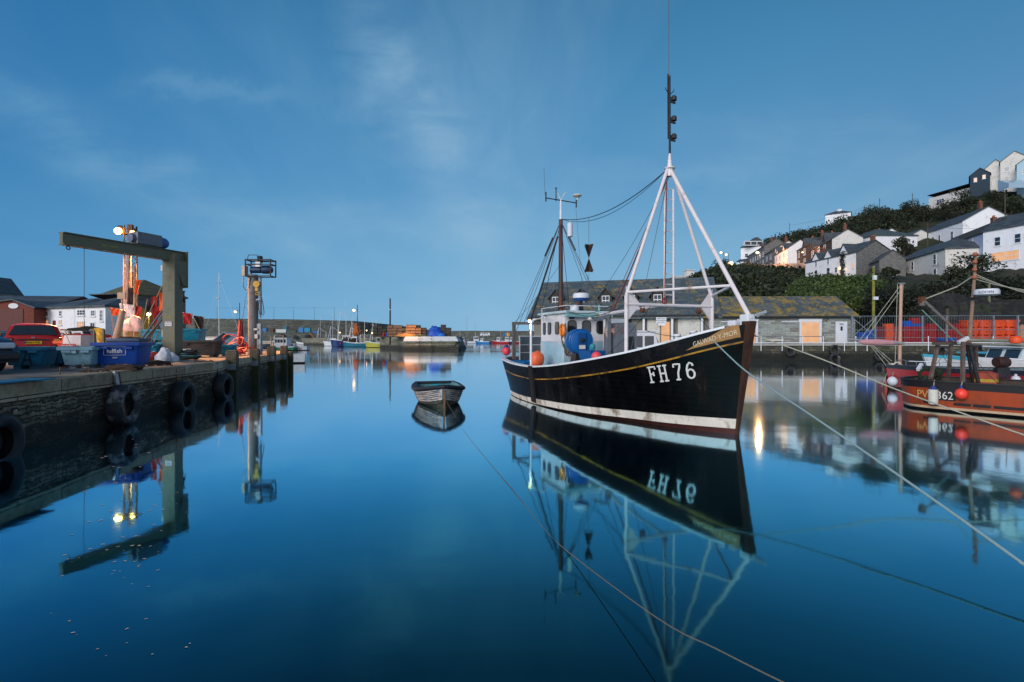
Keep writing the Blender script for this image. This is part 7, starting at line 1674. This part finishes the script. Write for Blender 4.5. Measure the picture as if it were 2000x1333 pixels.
tag(leaf_mesh('ivy', [tuple(p) for p in pv], [.55] * len(pv), 70, .14, leafi, 5), 'dark ivy climbing the white terrace around an orange lamp', 'ivy')
p = o_w + u_ * 12.6 + Vector((-.9, 0, 14.2 + 4.0)); wl = thing('porch_lamp', 'warm lamp glowing in the ivy on the white terrace', 'lamp', p); MB().ball((0, 0, 0), .2, 10, 1.5).build('bulb', lampw2, wl, smooth=180); MB().beam((0, 0, 0), (.7, 0, .1), .05).build('bracket', dsteel, wl); lamp('porch_lamp_light', (-.5, 0, -.3), 60, (1, .55, .15), .1, wl)
# second row
hh('hipped_house', 'white house with quoins and yellowed hipped roof behind the three gabled terrace', (1640, 136), (1706, 124), 20, 27.4, 2.6, 11, render_w, [(4, 4.6, .9, 1.3)], rtype='hip', roof=stone('slate_teal_lichen', [S(56, 74, 78), S(74, 90, 94)], .5, .3, mortar=S(44, 54, 58), ms=.012, bump=.4, warp=.02, spots=(S(128, 106, 36), .56, .3)))
hh('grey_house', 'grey rendered house squeezed between the hipped and gabled white houses', (1748, 134), (1774, 129), 22, 28.2, 1.6, 6, render_g, [])
hh('gabled_house', 'big white house with blue framed windows and bright gable end', (1788, 134), (1880, 116), 22, 29.0, 3.0, 10, render_w, [(2.8, 3.5, .8, 2.0, True), (7.0, 3.5, 1.0, 2.0), (9.6, 3.5, .9, 2.0), (14.2, 3.6, 1.0, 1.8)], chim=((15.8, .5, 1.6),), roof=slateroof, gables=((12.8, .01, .01),) if False else ())
hh('brown_terrace', 'brown stone terrace house with white quoined bays, left unit', (1545, 160), (1580, 144.5), 23.2, 29.0, 2.2, 7, brown_w, [(2.0, 3.4, 1.5, 1.9, False, (2, 1)), (2.0, .5, 1.7, 1.9, True, (2, 1)), (7.0, 3.4, 1.0, 1.9), (6.6, .4, 1.2, 2.2, True), (11.5, 3.4, 1.5, 1.9, False, (2, 1)), (11.5, .4, 1.7, 2.0, False, (2, 1))], gables=((2.7, 1.3, 2.3), (12.3, 1.3, 2.3)), chim=((8, .5, 1.2), (15.5, .5, 1.3)), )
hh('brown_terrace', 'brown stone terrace house with white quoined bays, right unit with pale gable end', (1581, 144), (1625, 127), 21.4, 27.1, 2.2, 6.8, brown_w, [(2.0, 3.4, 1.5, 1.9, False, (2, 1)), (2.0, .4, 1.7, 1.9), (7.5, 3.4, 1.0, 1.9), (11.5, 3.4, 1.6, 1.9, False, (2, 1)), (11.3, .4, 1.8, 1.9, False, (2, 1))], gables=((2.7, 1.3, 2.3), (12.3, 1.3, 2.4)), chim=((7, .5, 1.3), (15.8, .5, 1.5)), endwall=render_g)
hh('pale_semi', 'pale twin gabled house lit peach by the street lamps', (1513, 168), (1538, 155), 24.0, 29.8, 2.4, 7, render_w, [(2, 3.4, 1.0, 1.5), (5.5, 3.4, 1.0, 1.5), (9.5, 3.4, 1.0, 1.5), (2, .5, 1.0, 1.6), (9.5, .5, 1.0, 1.6)], gables=((3.2, 1.3, 2.0), (9.8, 1.3, 2.0)))
hh('grey_terrace', 'dark grey terrace with pale end wall halfway along the lamp lit road', (1493, 180), (1514, 169), 26, 32, 2.6, 8, stone_w, [(2, 3.3, 1.2, 1.6), (6, 3.3, 1.2, 1.6), (2, .4, 1.2, 1.6), (6, .4, 1.2, 1.6)], endwall=render_g, chim=((9, .5, 1.6),))
hh('long_terrace', 'long dark terrace glowing peach at the far end of the road', (1459, 204), (1492, 181), 28, 35.2, 2.6, 8, stone_w, [(1.5 + 3.4 * i, 3.6, 1.3, 1.8, False, (2, 1)) for i in range(7)] + [(1.5 + 3.4 * i, .6, 1.3, 1.9) for i in range(7)], chim=((6, .5, 1.2), (18, .5, 1.2)))
hh('villa', 'tall pale villa with a lit attic window band at the left end of the road', (1447, 214), (1496, 208), 30, 40.5, 4.4, 9, render_w, [(1.5, 6.3, 1.4, 1.6), (5.2, 6.3, 1.4, 1.6), (1.5, 2.5, 1.4, 1.6)], rtype='hip')
mb = MB(); c = Vector((*XY(1471, 210), 41.6)); mb.box(c, (7.6, 1.0, 1.9)); vd = tag(mb.build('attic_windows', winframe, None), 'white framed attic window band on the villa roof', 'window band')
mb = MB(); [mb.box(c + Vector((k, -.55, 0)), (2.1, .1, 1.2)) for k in (-2.5, 0, 2.5)]; mb.build('panes', dwin, vd)
hh('villa_annex', 'low white annex at the foot of the villa', (1439, 206), (1452, 204), 29, 33.4, 1.2, 6, render_w, [(.6, 1.6, 1.2, 1.3)])
# top row
hh('bungalow', 'long low bungalow with dark flat roof on the upper slope', (1814, 162), (1893, 150), 43.4, 46.7, 1.0, 7, render_g, [(2.5, 1.0, 2.4, 1.2, False, (3, 1))], rtype='mono', roof=mat('felt_roof', S(50, 48, 54), .9), chim=((7, .5, 1.2),))
hh('navy_house', 'navy blue gabled house with two warm windows at the top of the slope', (1894, 153), (1894.5, 146), 44.5, 48.8, 1.8, 4.2, mat('navy_boards', S(18, 46, 62), .7, .1), [], endwins=((.8, 2.4, .7, 1.1, True), (2.6, 2.9, .7, 1.1, True)))
hh('grey_gabled_house', 'grey gabled house right of the navy house, smaller of the two', (1922, 152), (1922.5, 145), 44.5, 50.3, 2.2, 4.6, render_g, [], endwins=((.7, 3.2, .9, 1.2), (2.8, 3.6, .9, 1.2), (.8, .9, .9, 1.2), (2.7, .9, 1.0, 1.5)))
hh('grey_gabled_house', 'larger grey gabled house near the top right corner of the hill', (1953, 148), (1953.5, 141), 44.5, 51.0, 2.3, 5.6, render_g, [], endwins=((.8, 3.6, 1.0, 1.3), (3.2, 4.0, 1.0, 1.3), (.8, .9, 1.0, 1.3), (3.2, .9, 1.1, 1.6)))
hh('pale_blue_house', 'pale blue house cut by the right edge at the top of the hill', (1985, 143), (1985.5, 136), 42, 48.6, 2.6, 7, mat('pale_blue_render', S(160, 190, 205), .85, .05), [], endwins=((1.0, 3.8, 1.0, 1.3), (3.6, 4.0, 1.0, 1.3), (1.0, 1.2, 1.0, 1.3)))
cvx = thing('conservatory', 'pale blue glazed conservatory below the grey gabled houses', 'conservatory', (*XY(1982, 133), 41.0)); MB().poly([(-3.5, -2, 0), (3.5, -2, 0), (3.5, -2, 2.0), (-3.5, -2, 1.2)]).poly([(-3.5, -2, 1.2), (3.5, -2, 2.0), (4.0, 2, 3.2), (-2.5, 2, 3.2)]).poly([(-3.5, -2, 0), (-3.5, -2, 1.2), (-2.5, 2, 3.2), (-2.5, 2, 0)]).build('glazing', mat('glazing_pale', S(150, 176, 196), .2, .1), cvx)
hh('skyline_house', 'white hipped house with a tall white chimney alone on the skyline', (1612, 209), (1662, 204), 48, 53.0, 1.9, 8, render_w, [(2.5, 2.4, 1.6, 1.2)], rtype='hip')
MB().box((5.9, .4, 4.6), (1.3, 1.3, 5.6)).build('white_chimney', render_w, bpy.data.objects['skyline_house'])
lk = thing('lookout', 'white lookout with a small turret on the low headland behind the gantry', 'building', (*XY(1342, 152), 16.5)); MB().box((0, 0, 2.1), (9, 5, 3.6)).build('wall', render_w, lk); MB().box((0, 0, 4.1), (9.8, 5.8, .3)).box((.6, 0, 5.1), (2.2, 2.2, 1.8)).box((.6, 0, 6.1), (2.8, 2.8, .2)).build('flat_roof', render_g, lk)
hh('white_cottage', 'small white cottage with a slate roof squeezed above the hipped house', (1690, 142), (1716, 135), 24, 29.3, 2.0, 6, render_w, [(2, 3.0, .8, 1.0), (4.5, 3.0, .8, 1.0)], chim=((1, .5, .9),))
hh('white_cottage', 'small white gabled cottage on the road between the peach lit pair and brown terrace', (1539, 166), (1553, 158), 24, 30.2, 2.2, 6, render_w, [(1.2, 3.4, 1.0, 1.5), (4.4, 3.4, 1.0, 1.5)])
hh('slate_cottage', 'low pale cottage half hidden in bushes above the brown terrace', (1668, 150), (1690, 145), 27, 31.5, 1.8, 6, render_g, [(2, 2.0, .9, 1.0)])
# retaining walls and gardens below the road
gw3 = wallrun('garden_wall', 'pale roadside wall glowing orange below the lamp lit terraces', [(1446, 198), (1500, 168), (1545, 152), (1572, 141)], [31.5, 26.8, 24.8, 23.2], .6, mat('wall_pale', S(170, 160, 150), .85, .1), z0=15)
rwl = wallrun('cottage_wall', 'grey garden wall below the weathered cottage', [(1716, 99), (1790, 91), (1846, 86)], [13.4, 12.7, 12.4], .5, stone_w, z0=6)
# street lamps on the hill
for lab, px, d, y, pw, br in (('dazzling street lamp low on the bend of the hill road', 1432, 170, 515, 9000, .75), ('street lamp leftmost on the hill road', 1413, 175, 494, 300, .40), ('street lamp just right of the leftmost hill lamp', 1423, 180, 498, 300, .40), ('street lamp in front of the long dark terrace', 1484, 160, 494, 5000, .42)):
    zb = zq(y, d); lamppost(lab, px, d, zb + .2, min(terr(px, d) - .5, zb - 1.5), .3, pw, -1, .09, br, lampw if pw > 1000 else lampw2, (1, .44, .17))
lamppost('small added lamp, source unseen, washing the brown terrace in peach light', 1560, 139, 26.0, terr(1560, 139) - .5, .3, 1500, 1, .07, .22, lampw2, (1, .42, .2))  # added lamp with no visible source, aimed to put peach light on the terrace

# ================================================================== boats on the right
rbx = thing('fishing_boat', 'orange fishing boat PW362 with brown steel gantry at the right edge', 'fishing boat', (18.2, 9.8, 0), math.atan2(-.8, .6))
L3 = 8.7
H3 = Hull(L3, [(0, .1), (.8, .8), (2, 1.2), (4, 1.35), (7.6, 1.3), (8.3, 1.1), (8.7, .5)], [(0, .1), (.8, 1.0), (2, 1.35), (4, 1.42), (7.6, 1.38), (8.4, 1.2), (8.7, .6)], [(0, 1.5), (2, 1.05), (4.5, .84), (8.7, .86)], rake=.4, srake=.05, flare=1, keel=.4)
orh = mat('hull_orange', S(160, 62, 22), .42, .12, 3, .1, dirt=S(110, 58, 34), dirt_amt=.3, stretch=(1, 1, .5))
H3.build(rbx, [(lambda t_, z_: .06, 0), (lambda t_, z_: .13, 1), (lambda t_, z_: z_ - .19, 2), (lambda t_, z_: z_, 3)], [black, mat('stripe_cream', S(188, 160, 130), .5, .1), orh, mat('sheer_black', S(30, 26, 28), .5, .2)], ts=40)
H3.inside(rbx, .45, .08, mat('deck_brown', S(70, 60, 52), .8, .3), MATS['sheer_black'], capw=.12, caph=.03)
HP = lambda px, py, s_=None: None
def on3(st, z_, off=.012): return H3.on(st, z_, off)
def st_of(px):   # station on the near side that projects to px
    best = None
    for i in range(400):
        st = 8.6 * i / 400; p = rbx.matrix_basis @ on3(st, .5); q = 1000 + p.x / p.y * 1000
        if best is None or abs(q - px) < best[0]: best = (abs(q - px), st)
    return best[1]
sa, sb = st_of(1790), st_of(1861)
Pw = text_mb('PW 362', .36, .002, 1.0, 'LEFT')[0]; wtx = max(p.x for p in Pw); kx = (sa - sb) / wtx
for nm, tx_, x0_, m_ in (('lettering_lamplit', 'PW', 0, mat('letter_lamplit', S(206, 160, 96), .5)), ('lettering_white', '362', wtx - max(p.x for p in text_mb('362', .36, .002, 1.0, 'LEFT')[0]), letm)):  # PW is white lettering; gold lamplight is put into its colour
    P, F = text_mb(tx_, .36, .002, 1.0, 'LEFT')
    mb = MB(); b_ = mb.addv([on3(sa - (p.x + x0_) * kx, .36 + p.y * .92, .022 + p.z) for p in P])
    for f in F: mb.face([b_ + i for i in f])
    mb.build(nm, m_, rbx)
mb = MB(); sc_ = sa - wtx * .45 * kx
mb.grid([[on3(sc_ + (sb - .05 - sc_) * j / 6, z_, .012) for j in range(7)] for z_ in (.32, .5, .67)]); mb.build('number_patch', black, rbx)
for px in (1816, 1878, 1918, 1958, 1994):
    st = st_of(px); mb = MB(); mb.grid([[on3(st + a, z_, .014) for a in (-.19, 0, .19)] for z_ in (.20, .28)]); mb.build('freeing_port', black, rbx)
def W3(px, py, d): return U(px, py, d)
brs = mat('gantry_brown', S(106, 88, 80), .65, .25, 6, .2, dirt=S(70, 48, 38), dirt_amt=.4)
mb = MB()
for a, c in (((1817, 742, 16.2), (1832, 672, 16.4)), ((1852, 735, 17.3), (1858, 672, 17.3)), ((1880, 746, 15.2), (1881, 672, 15.2)), ((1907, 742, 16.0), (1905, 678, 16.0))): mb.beam(W3(*a), W3(*c), .085)
mb.beam(W3(1823, 671, 16.4), W3(1882, 671, 15.2), .1).beam(W3(1882, 671, 15.2), W3(1908, 675, 16.0), .08).beam(W3(1826, 671, 16.4), W3(1858, 671, 17.3), .08).beam(W3(1858, 671, 17.3), W3(1906, 674, 16.0), .07)
mb.build('gantry', brs, rbx, world=True)
mb = MB().tube([W3(1911, 748, 15.6), W3(1893, 672, 15.6)], .05, 6).tube([W3(1900, 748, 15.8), W3(1888, 672, 15.6)], .04, 6); mb.build('mast_legs', dsteel, rbx, world=True)
mst = MB().tube([W3(1893, 672, 15.6), W3(1901, 570, 15.6), W3(1906, 500, 15.6)], .055, 8, .035).build('mast', mat('mast_tan', S(134, 108, 90), .6, .2), rbx, world=True)
mb = MB(); [mb.lathe([(.05, 0), (.07, .03), (.05, .1)], W3(1903 + i * .5, 545 - i * 15, 15.55), n=8) for i in range(4)]; mb.build('mast_lights', mat('lamp_rust', S(160, 90, 60), .6), rbx, world=True)
MB().tube([W3(1885, 662, 15.5), W3(1803, 586, 16.5)], .045, 8).lathe([(.02, 0), (.09, .04), (.09, .18), (.02, .24)], W3(1801, 600, 16.5), n=10).build('derrick_boom', gal, rbx, world=True)
MB().box(W3(1800, 586, 16.5), (.14, .14, .2)).build('boom_block', rustm, rbx, world=True)
MB().beam(W3(1872, 670, 15.3), W3(1890, 660, 15.3), .1).build('white_tube', white, rbx, world=True)
mb = MB(); mb.tube([W3(1808, 584, 16.5), W3(1870, 560, 16.1), W3(1903, 538, 15.6)], .018, 5); mb.build('topping_lift', ropem, rbx, world=True)
mb = MB(); mb.tube([W3(1801, 606, 16.5), W3(1864, 668, 16.2)], .015, 5); mb.build('boom_fall', mat('rope_turq_dark', S(110, 150, 144), .9), rbx, world=True)
for i, (x, y) in enumerate(((1903, 545), (1905, 540), (1903, 535))):
    MB().tube(catenary(W3(x, y, 15.6), W3(2080, 572 + i * 9, 13.5), .1, 8), .012, 4).build('stay', ropem, rbx, world=True)
rp = W3(1927, 572, 15.3)
rdm = MB().lathe([(.02, -.1), (.24, -.1), (.30, -.06), (.30, .05), (.27, .10), (.02, .11)], rp, n=24).build('radar', white, rbx, smooth=40, world=True)
lettering('KODEN', .10, (rp.x - .22, rp.y - .225, rp.z - .03), (.7, -.45, 0), mat('letter_blue', S(30, 50, 120), .5), rbx, world=True)
MB().beam(W3(1899, 583, 15.5), (rp.x, rp.y, rp.z - .12), .05).box(W3(1905, 583, 15.5), (.25, .2, .05)).build('radar_arm', dsteel, rbx, world=True)
mb = MB(); q = rbx.matrix_basis.inverted()
def hang(px, py, off, nm, m_, kind):
    st = st_of(px); p = on3(st, zq(py, (rbx.matrix_basis @ on3(st, .4)).y), off); r_ = thing(nm, None, None); r_.parent = rbx
    if kind == 'ball': MB().ball(p, .15, 16, 1.08).build('ball', m_, r_, smooth=180); MB().lathe([(.05, .16), (.05, .22), (.02, .24)], p, n=10).build('eye', MATS['navy'], r_)
    else: MB().lathe([(.02, -.27), (.11, -.24), (.12, -.19), (.125, 0), (.12, .19), (.02, .2)], p, n=16).build('body', m_, r_, smooth=50); MB().lathe([(.11, .19), (.06, .28), (.02, .3)], p, n=12).build('cap', MATS['navy'], r_)
    MB().tube([p + Vector((0, 0, .22)), Vector((p.x, p.y + .12, H3.zs(min(1, st / L3)) + .05))], .012, 5).build('lanyard', ropem, r_)
hang(1880, 769, .18, 'round_fender', mat('fender_red_orange', S(244, 70, 56), .4, .05), 'ball'); hang(1826, 773, .14, 'cylinder_fender', cream, 'cyl')
mb = MB(); pst = W3(1926, 742, 15.7)
for i in range(5): mb = MB(); tubmesh(mb, (pst.x, pst.y, .62 + i * .09), .50, .36, .10, R(-50), .03, .02); mb.build('stacked_basket', mat('basket_yellow', S(176, 150, 50), .55) if i % 2 == 0 and i < 4 else mat('basket_red', S(156, 66, 48), .55), rbx, world=True)
mb = MB()
for a, c in (((1800, 738, 16.5), (1838, 700, 17.0)), ((1802, 742, 16.4), (1850, 722, 16.0)), ((1836, 690, 16.2), (1890, 744, 15.3)), ((1895, 690, 15.6), (1950, 750, 15.0)), ((1965, 690, 15.4), (1968, 750, 15.0))): mb.tube(catenary(W3(*a), W3(*c), .05, 6), .01, 4)
mb.build('deck_lines', wirem, rbx, world=True)
MB().torus(W3(1815, 733, 16.9), (.5, .8, .3), .25, .05, 20, 6).ball(W3(1832, 727, 16.8), .16, 8).ball(W3(1806, 740, 16.6), .12, 8).build('net_pile', mat('net_dark_green', S(40, 54, 40), .95, .5, 25, 1), rbx, world=True)
mb = MB(); mb.tube([W3(1895, 665, 15.2), W3(2090, 668, 13.2)], .05, 8).tube([W3(1900, 672, 15.2), W3(2090, 680, 13.0)], .03, 8); mb.build('furled_boom', mat('boom_green_grey', S(130, 132, 116), .7, .2), rbx, world=True)
MB().lathe([(.02, 0), (.12, .02), (.15, .12), (.1, .2), (.02, .22)], W3(1984, 672, 14.0), n=12).build('orange_float', orangep, rbx, smooth=50, world=True)

# red sailing trawler behind
rs = thing('sailing_boat', 'dark red hulled sailing boat with bowsprit and pale mast behind the orange boat', 'sailing boat', (16.1, 21.9, 0), R(176.5))
H4 = Hull(10.5, [(0, .05), (1, .6), (3, 1.3), (6, 1.5), (10.5, 1.2)], [(0, .08), (1, .8), (3, 1.45), (6, 1.6), (10.5, 1.3)], [(0, 1.05), (2, .90), (6, .82), (10.5, .9)], rake=.15, srake=.2, flare=1, keel=.4)
H4.build(rs, [(lambda t_, z_: .1, 0), (lambda t_, z_: z_ - .26, 1), (lambda t_, z_: z_ - .16, 2), (lambda t_, z_: z_, 3)], [black, mat('hull_dark_red', S(142, 18, 24), .35, .12), MATS['hull_dark_red'], mat('rail_navy', S(24, 28, 44), .5)], ts=30)
H4.inside(rs, .25, .08, deckm, MATS['rail_navy'], capw=.08, caph=.04)
MB().tube([W3(1757, 722, 22.2), W3(1760, 556, 22.2)], .07, 8, .06).build('mast', mat('mast_peach', S(190, 150, 130), .5, .1), rs, world=True, smooth=60)
MB().box(W3(1760, 554, 22.2), (.28, .1, .05)).build('masthead', steel, rs, world=True)
bs_ = W3(1655, 663, 22.3)
MB().tube([W3(1766, 671, 22.1), bs_], .06, 8, .04).build('bowsprit', mat('spar_grey', S(150, 146, 150), .5), rs, world=True)
mb = MB(); mb.lathe([(.02, 0), (.12, .25), (.15, .9), (.10, 1.6), (.03, 2.0)], W3(1676, 668, 22.2), (1, 0, -.03), 10); mb.build('furled_sail', mat('sail_pink', S(190, 140, 146), .8, .1), rs, world=True, smooth=60)
mb = MB()
for a, c in (((1697, 671, 22.2), (1735, 720, 22)), ((1700, 672, 22.2), (1738, 710, 22)), ((1702, 672, 22.2), (1742, 706, 22)), ((1690, 664, 22.2), (1757, 570, 22.2)), ((1680, 664, 22.2), (1757, 560, 22.2)), ((1753, 556, 22.2), (1748, 716, 22.2)), ((1764, 556, 22.2), (1758, 716, 22.3)), ((1735, 722, 22), (1722, 756, 21.5))): mb.tube([W3(*a), W3(*c)], .012, 4)
mb.build('rigging', ropem, rs, world=True)
pf = W3(1743, 745, 21.55); pf_ = thing('round_fender', None, None); pf_.parent = rs; MB().ball(pf, .19, 16, 1.05).build('ball', white, pf_, smooth=180, world=True); MB().tube([pf + Vector((0, 0, .18)), W3(1746, 722, 21.8)], .012, 4).build('lanyard', ropem, pf_, world=True)
mb = MB(); mb.tube([W3(1748, 718, 22.2), W3(1750, 704, 22.2), W3(1762, 703, 22), W3(1775, 706, 21.6), W3(1840, 708, 20.9), W3(1900, 710, 20.6)], .018, 5).tube([W3(1790, 724, 21.3), W3(1790, 706, 21.3)], .016, 5).tube([W3(1770, 720, 22), W3(1769, 704, 22)], .016, 5).tube([W3(1835, 724, 20.9), W3(1835, 707, 20.9)], .016, 5); mb.build('pulpit_rail', steel, rs, world=True)
mb = MB(); mb.torus(W3(1752, 714, 22.1), (0, 1, 0), .13, .03, 14, 6).ball(W3(1758, 716, 22.0), .12, 8).box(W3(1740, 716, 22.1), (.12, .2, .28)); mb.build('windlass', cream, rs, world=True)
MB().beam(W3(1793, 723, 21.0), W3(1800, 712, 21.2), .12).build('white_dorade', white, rs, world=True)
# white cruiser beyond and a second one alongside
bt_('white and turquoise motor cruiser moored behind the red hull', 1818, 27.5, R(183), 11.0, 3.2, hb_white, top=mat('turquoise_rail', S(70, 170, 196), .5), cabin=(.22, .55, .9), group='boats moored at the right quay', fb=.85, bow=1.35)
bt_('larger white cabin boat with blue stripe at the right edge', 1925, 24.0, R(180), 9.0, 3.0, hb_white, top=white, cabin=(.08, .6, 1.25), group='boats moored at the right quay', cabc=mat('cabin_ice', S(200, 216, 220), .5), fb=.9, bow=1.3)
hd = thing('net_drum', 'dark brown oval net drum on the deck beside the white cabin', 'drum', W3(1956, 708, 20.2)); MB().lathe([(.02, -.22), (.19, -.22), (.22, -.15), (.22, .15), (.19, .22), (.02, .22)], (0, 0, 0), (1, 0, 0), 20).build('drum', mat('drum_brown', S(58, 32, 24), .6, .2), hd, smooth=50); MB().box((0, 0, -.4), (.5, .2, .4)).build('stand', dsteel, hd)
pw = thing('round_fender', 'white round fender resting on the red hull near the right edge', 'fender', W3(1984, 741, 19.6)); MB().ball((0, 0, 0), .14, 14, 1.0).build('ball', white, pw, smooth=180); MB().lathe([(.04, .13), (.04, .19), (.02, .2)], (0, 0, 0), n=8).build('eye', white, pw)
bt_('white cabin cruiser half hidden behind the black boat\'s foredeck', 1335, 29.5, R(-4), 8.5, 2.8, hb_white, cabin=(.18, .52, 2.0), group='boats moored at the right quay', fb=1.0, bow=1.4)

# ================================================================== vegetation on the hill
BLOCK += [(1911, 2100, 70, 92), (1751, 1856, 80, 112), (1579, 1686, 100, 128)]
g = np.random.default_rng(12)
C_, Rr = [], []
for _ in range(5200):
    px = g.uniform(1288, 2090); d = 64 + (235 - 64) * g.uniform(0, 1) ** .9
    z_ = terr(px, d)
    if z_ < 1.9 or blocked(px, d): continue
    r_ = g.uniform(1.0, 2.1) * (.8 + d / 260)
    if d < 70 and px > 1560: r_ *= .6
    C_.append((*XY(px, d), z_ + r_ * .25)); Rr.append(r_)
for _ in range(500):
    px = g.uniform(1885, 2060); d = g.uniform(131, 144); C_.append((*XY(px, d), terr(px, d) + .4)); Rr.append(g.uniform(.8, 1.5))
tag(leaf_mesh('hillside_scrub', C_, Rr, 34, .42, leafd, 3), 'dense dark scrub covering the hillside', 'bushes', kind='stuff')
C_, Rr = [], []
for _ in range(260):
    px = g.uniform(1525, 1706); d = g.uniform(64, 74); k = min(1, max(.2, (px - 1520) / 45))
    C_.append((*XY(px, d), 4.8 + (d - 64) * .42 * k + 1.6 * k + g.uniform(-.4, .4))); Rr.append(g.uniform(1.0, 1.7))
tag(leaf_mesh('hedge', C_, Rr, 150, .17, leafh, 4), 'brighter green clipped hedge above the stone store roof', 'hedge', kind='stuff')
C_, Rr = [], []
for _ in range(760):
    px = g.uniform(1690, 2080); d = g.uniform(60.3, 66); z_ = g.uniform(3.5, 7) if g.uniform() < .6 else terr(px, d) + .6
    if g.uniform() < .12 and px > 1790: continue
    zz_ = z_ + (d - 60) * .35
    if zz_ > zq(545, d): zz_ = zq(545, d) - g.uniform(0, 1.5)
    C_.append((*XY(px, d), zz_)); Rr.append(g.uniform(.6, 1.1))
tag(leaf_mesh('wall_ivy', C_, Rr, 80, .15, leafi, 6), 'ivy and brambles hanging over the dark retaining wall', 'ivy', kind='stuff')
TR = [(1700, 156, 7.5, 4.2, 'tall dark windswept tree on the skyline above the hipped house', 0), (1683, 150, 6.5, 3.4, 'dark tree left of the skyline windswept tree', 1.5), (1762, 158, 6.0, 3.0, 'small leaning tree on the skyline left of the bungalow', 2.2), (1741, 150, 5.5, 3.2, 'rounded bush tree between the skyline trees', 0), (1878, 142, 5.5, 3.5, 'dark tree in front of the bungalow', 0), (1766, 116, 5.0, 2.4, 'wispy small tree against the white hipped house', 0), (1940, 128, 6.5, 3.8, 'green tree below the grey gabled houses', 0), (1975, 124, 6.0, 3.5, 'dark tree at the right edge below the pale blue house', 0), (1805, 145, 5.0, 3.0, 'dark tree on the slope below the bungalow', 0), (1850, 138, 5.5, 3.2, 'dark tree in the middle of the upper slope', 0), (1905, 82, 3.6, 3.2, 'round dark bush tree at the corner of the weathered cottage', 0), (1875, 80, 3.0, 2.8, 'low dark bush tree in front of the weathered cottage end', 0), (1410, 150, 4.0, 2.6, 'dark tree on the headland left of the dazzling lamp', 0), (1735, 94, 2.6, 1.8, 'small garden tree beside the stone cottage', 0)]
for i, (px, d, h_, cr_, lab, ln_) in enumerate(TR): tree(px, d, h_, cr_, lab, leafd, 20 + i, lean=ln_, cl=16)
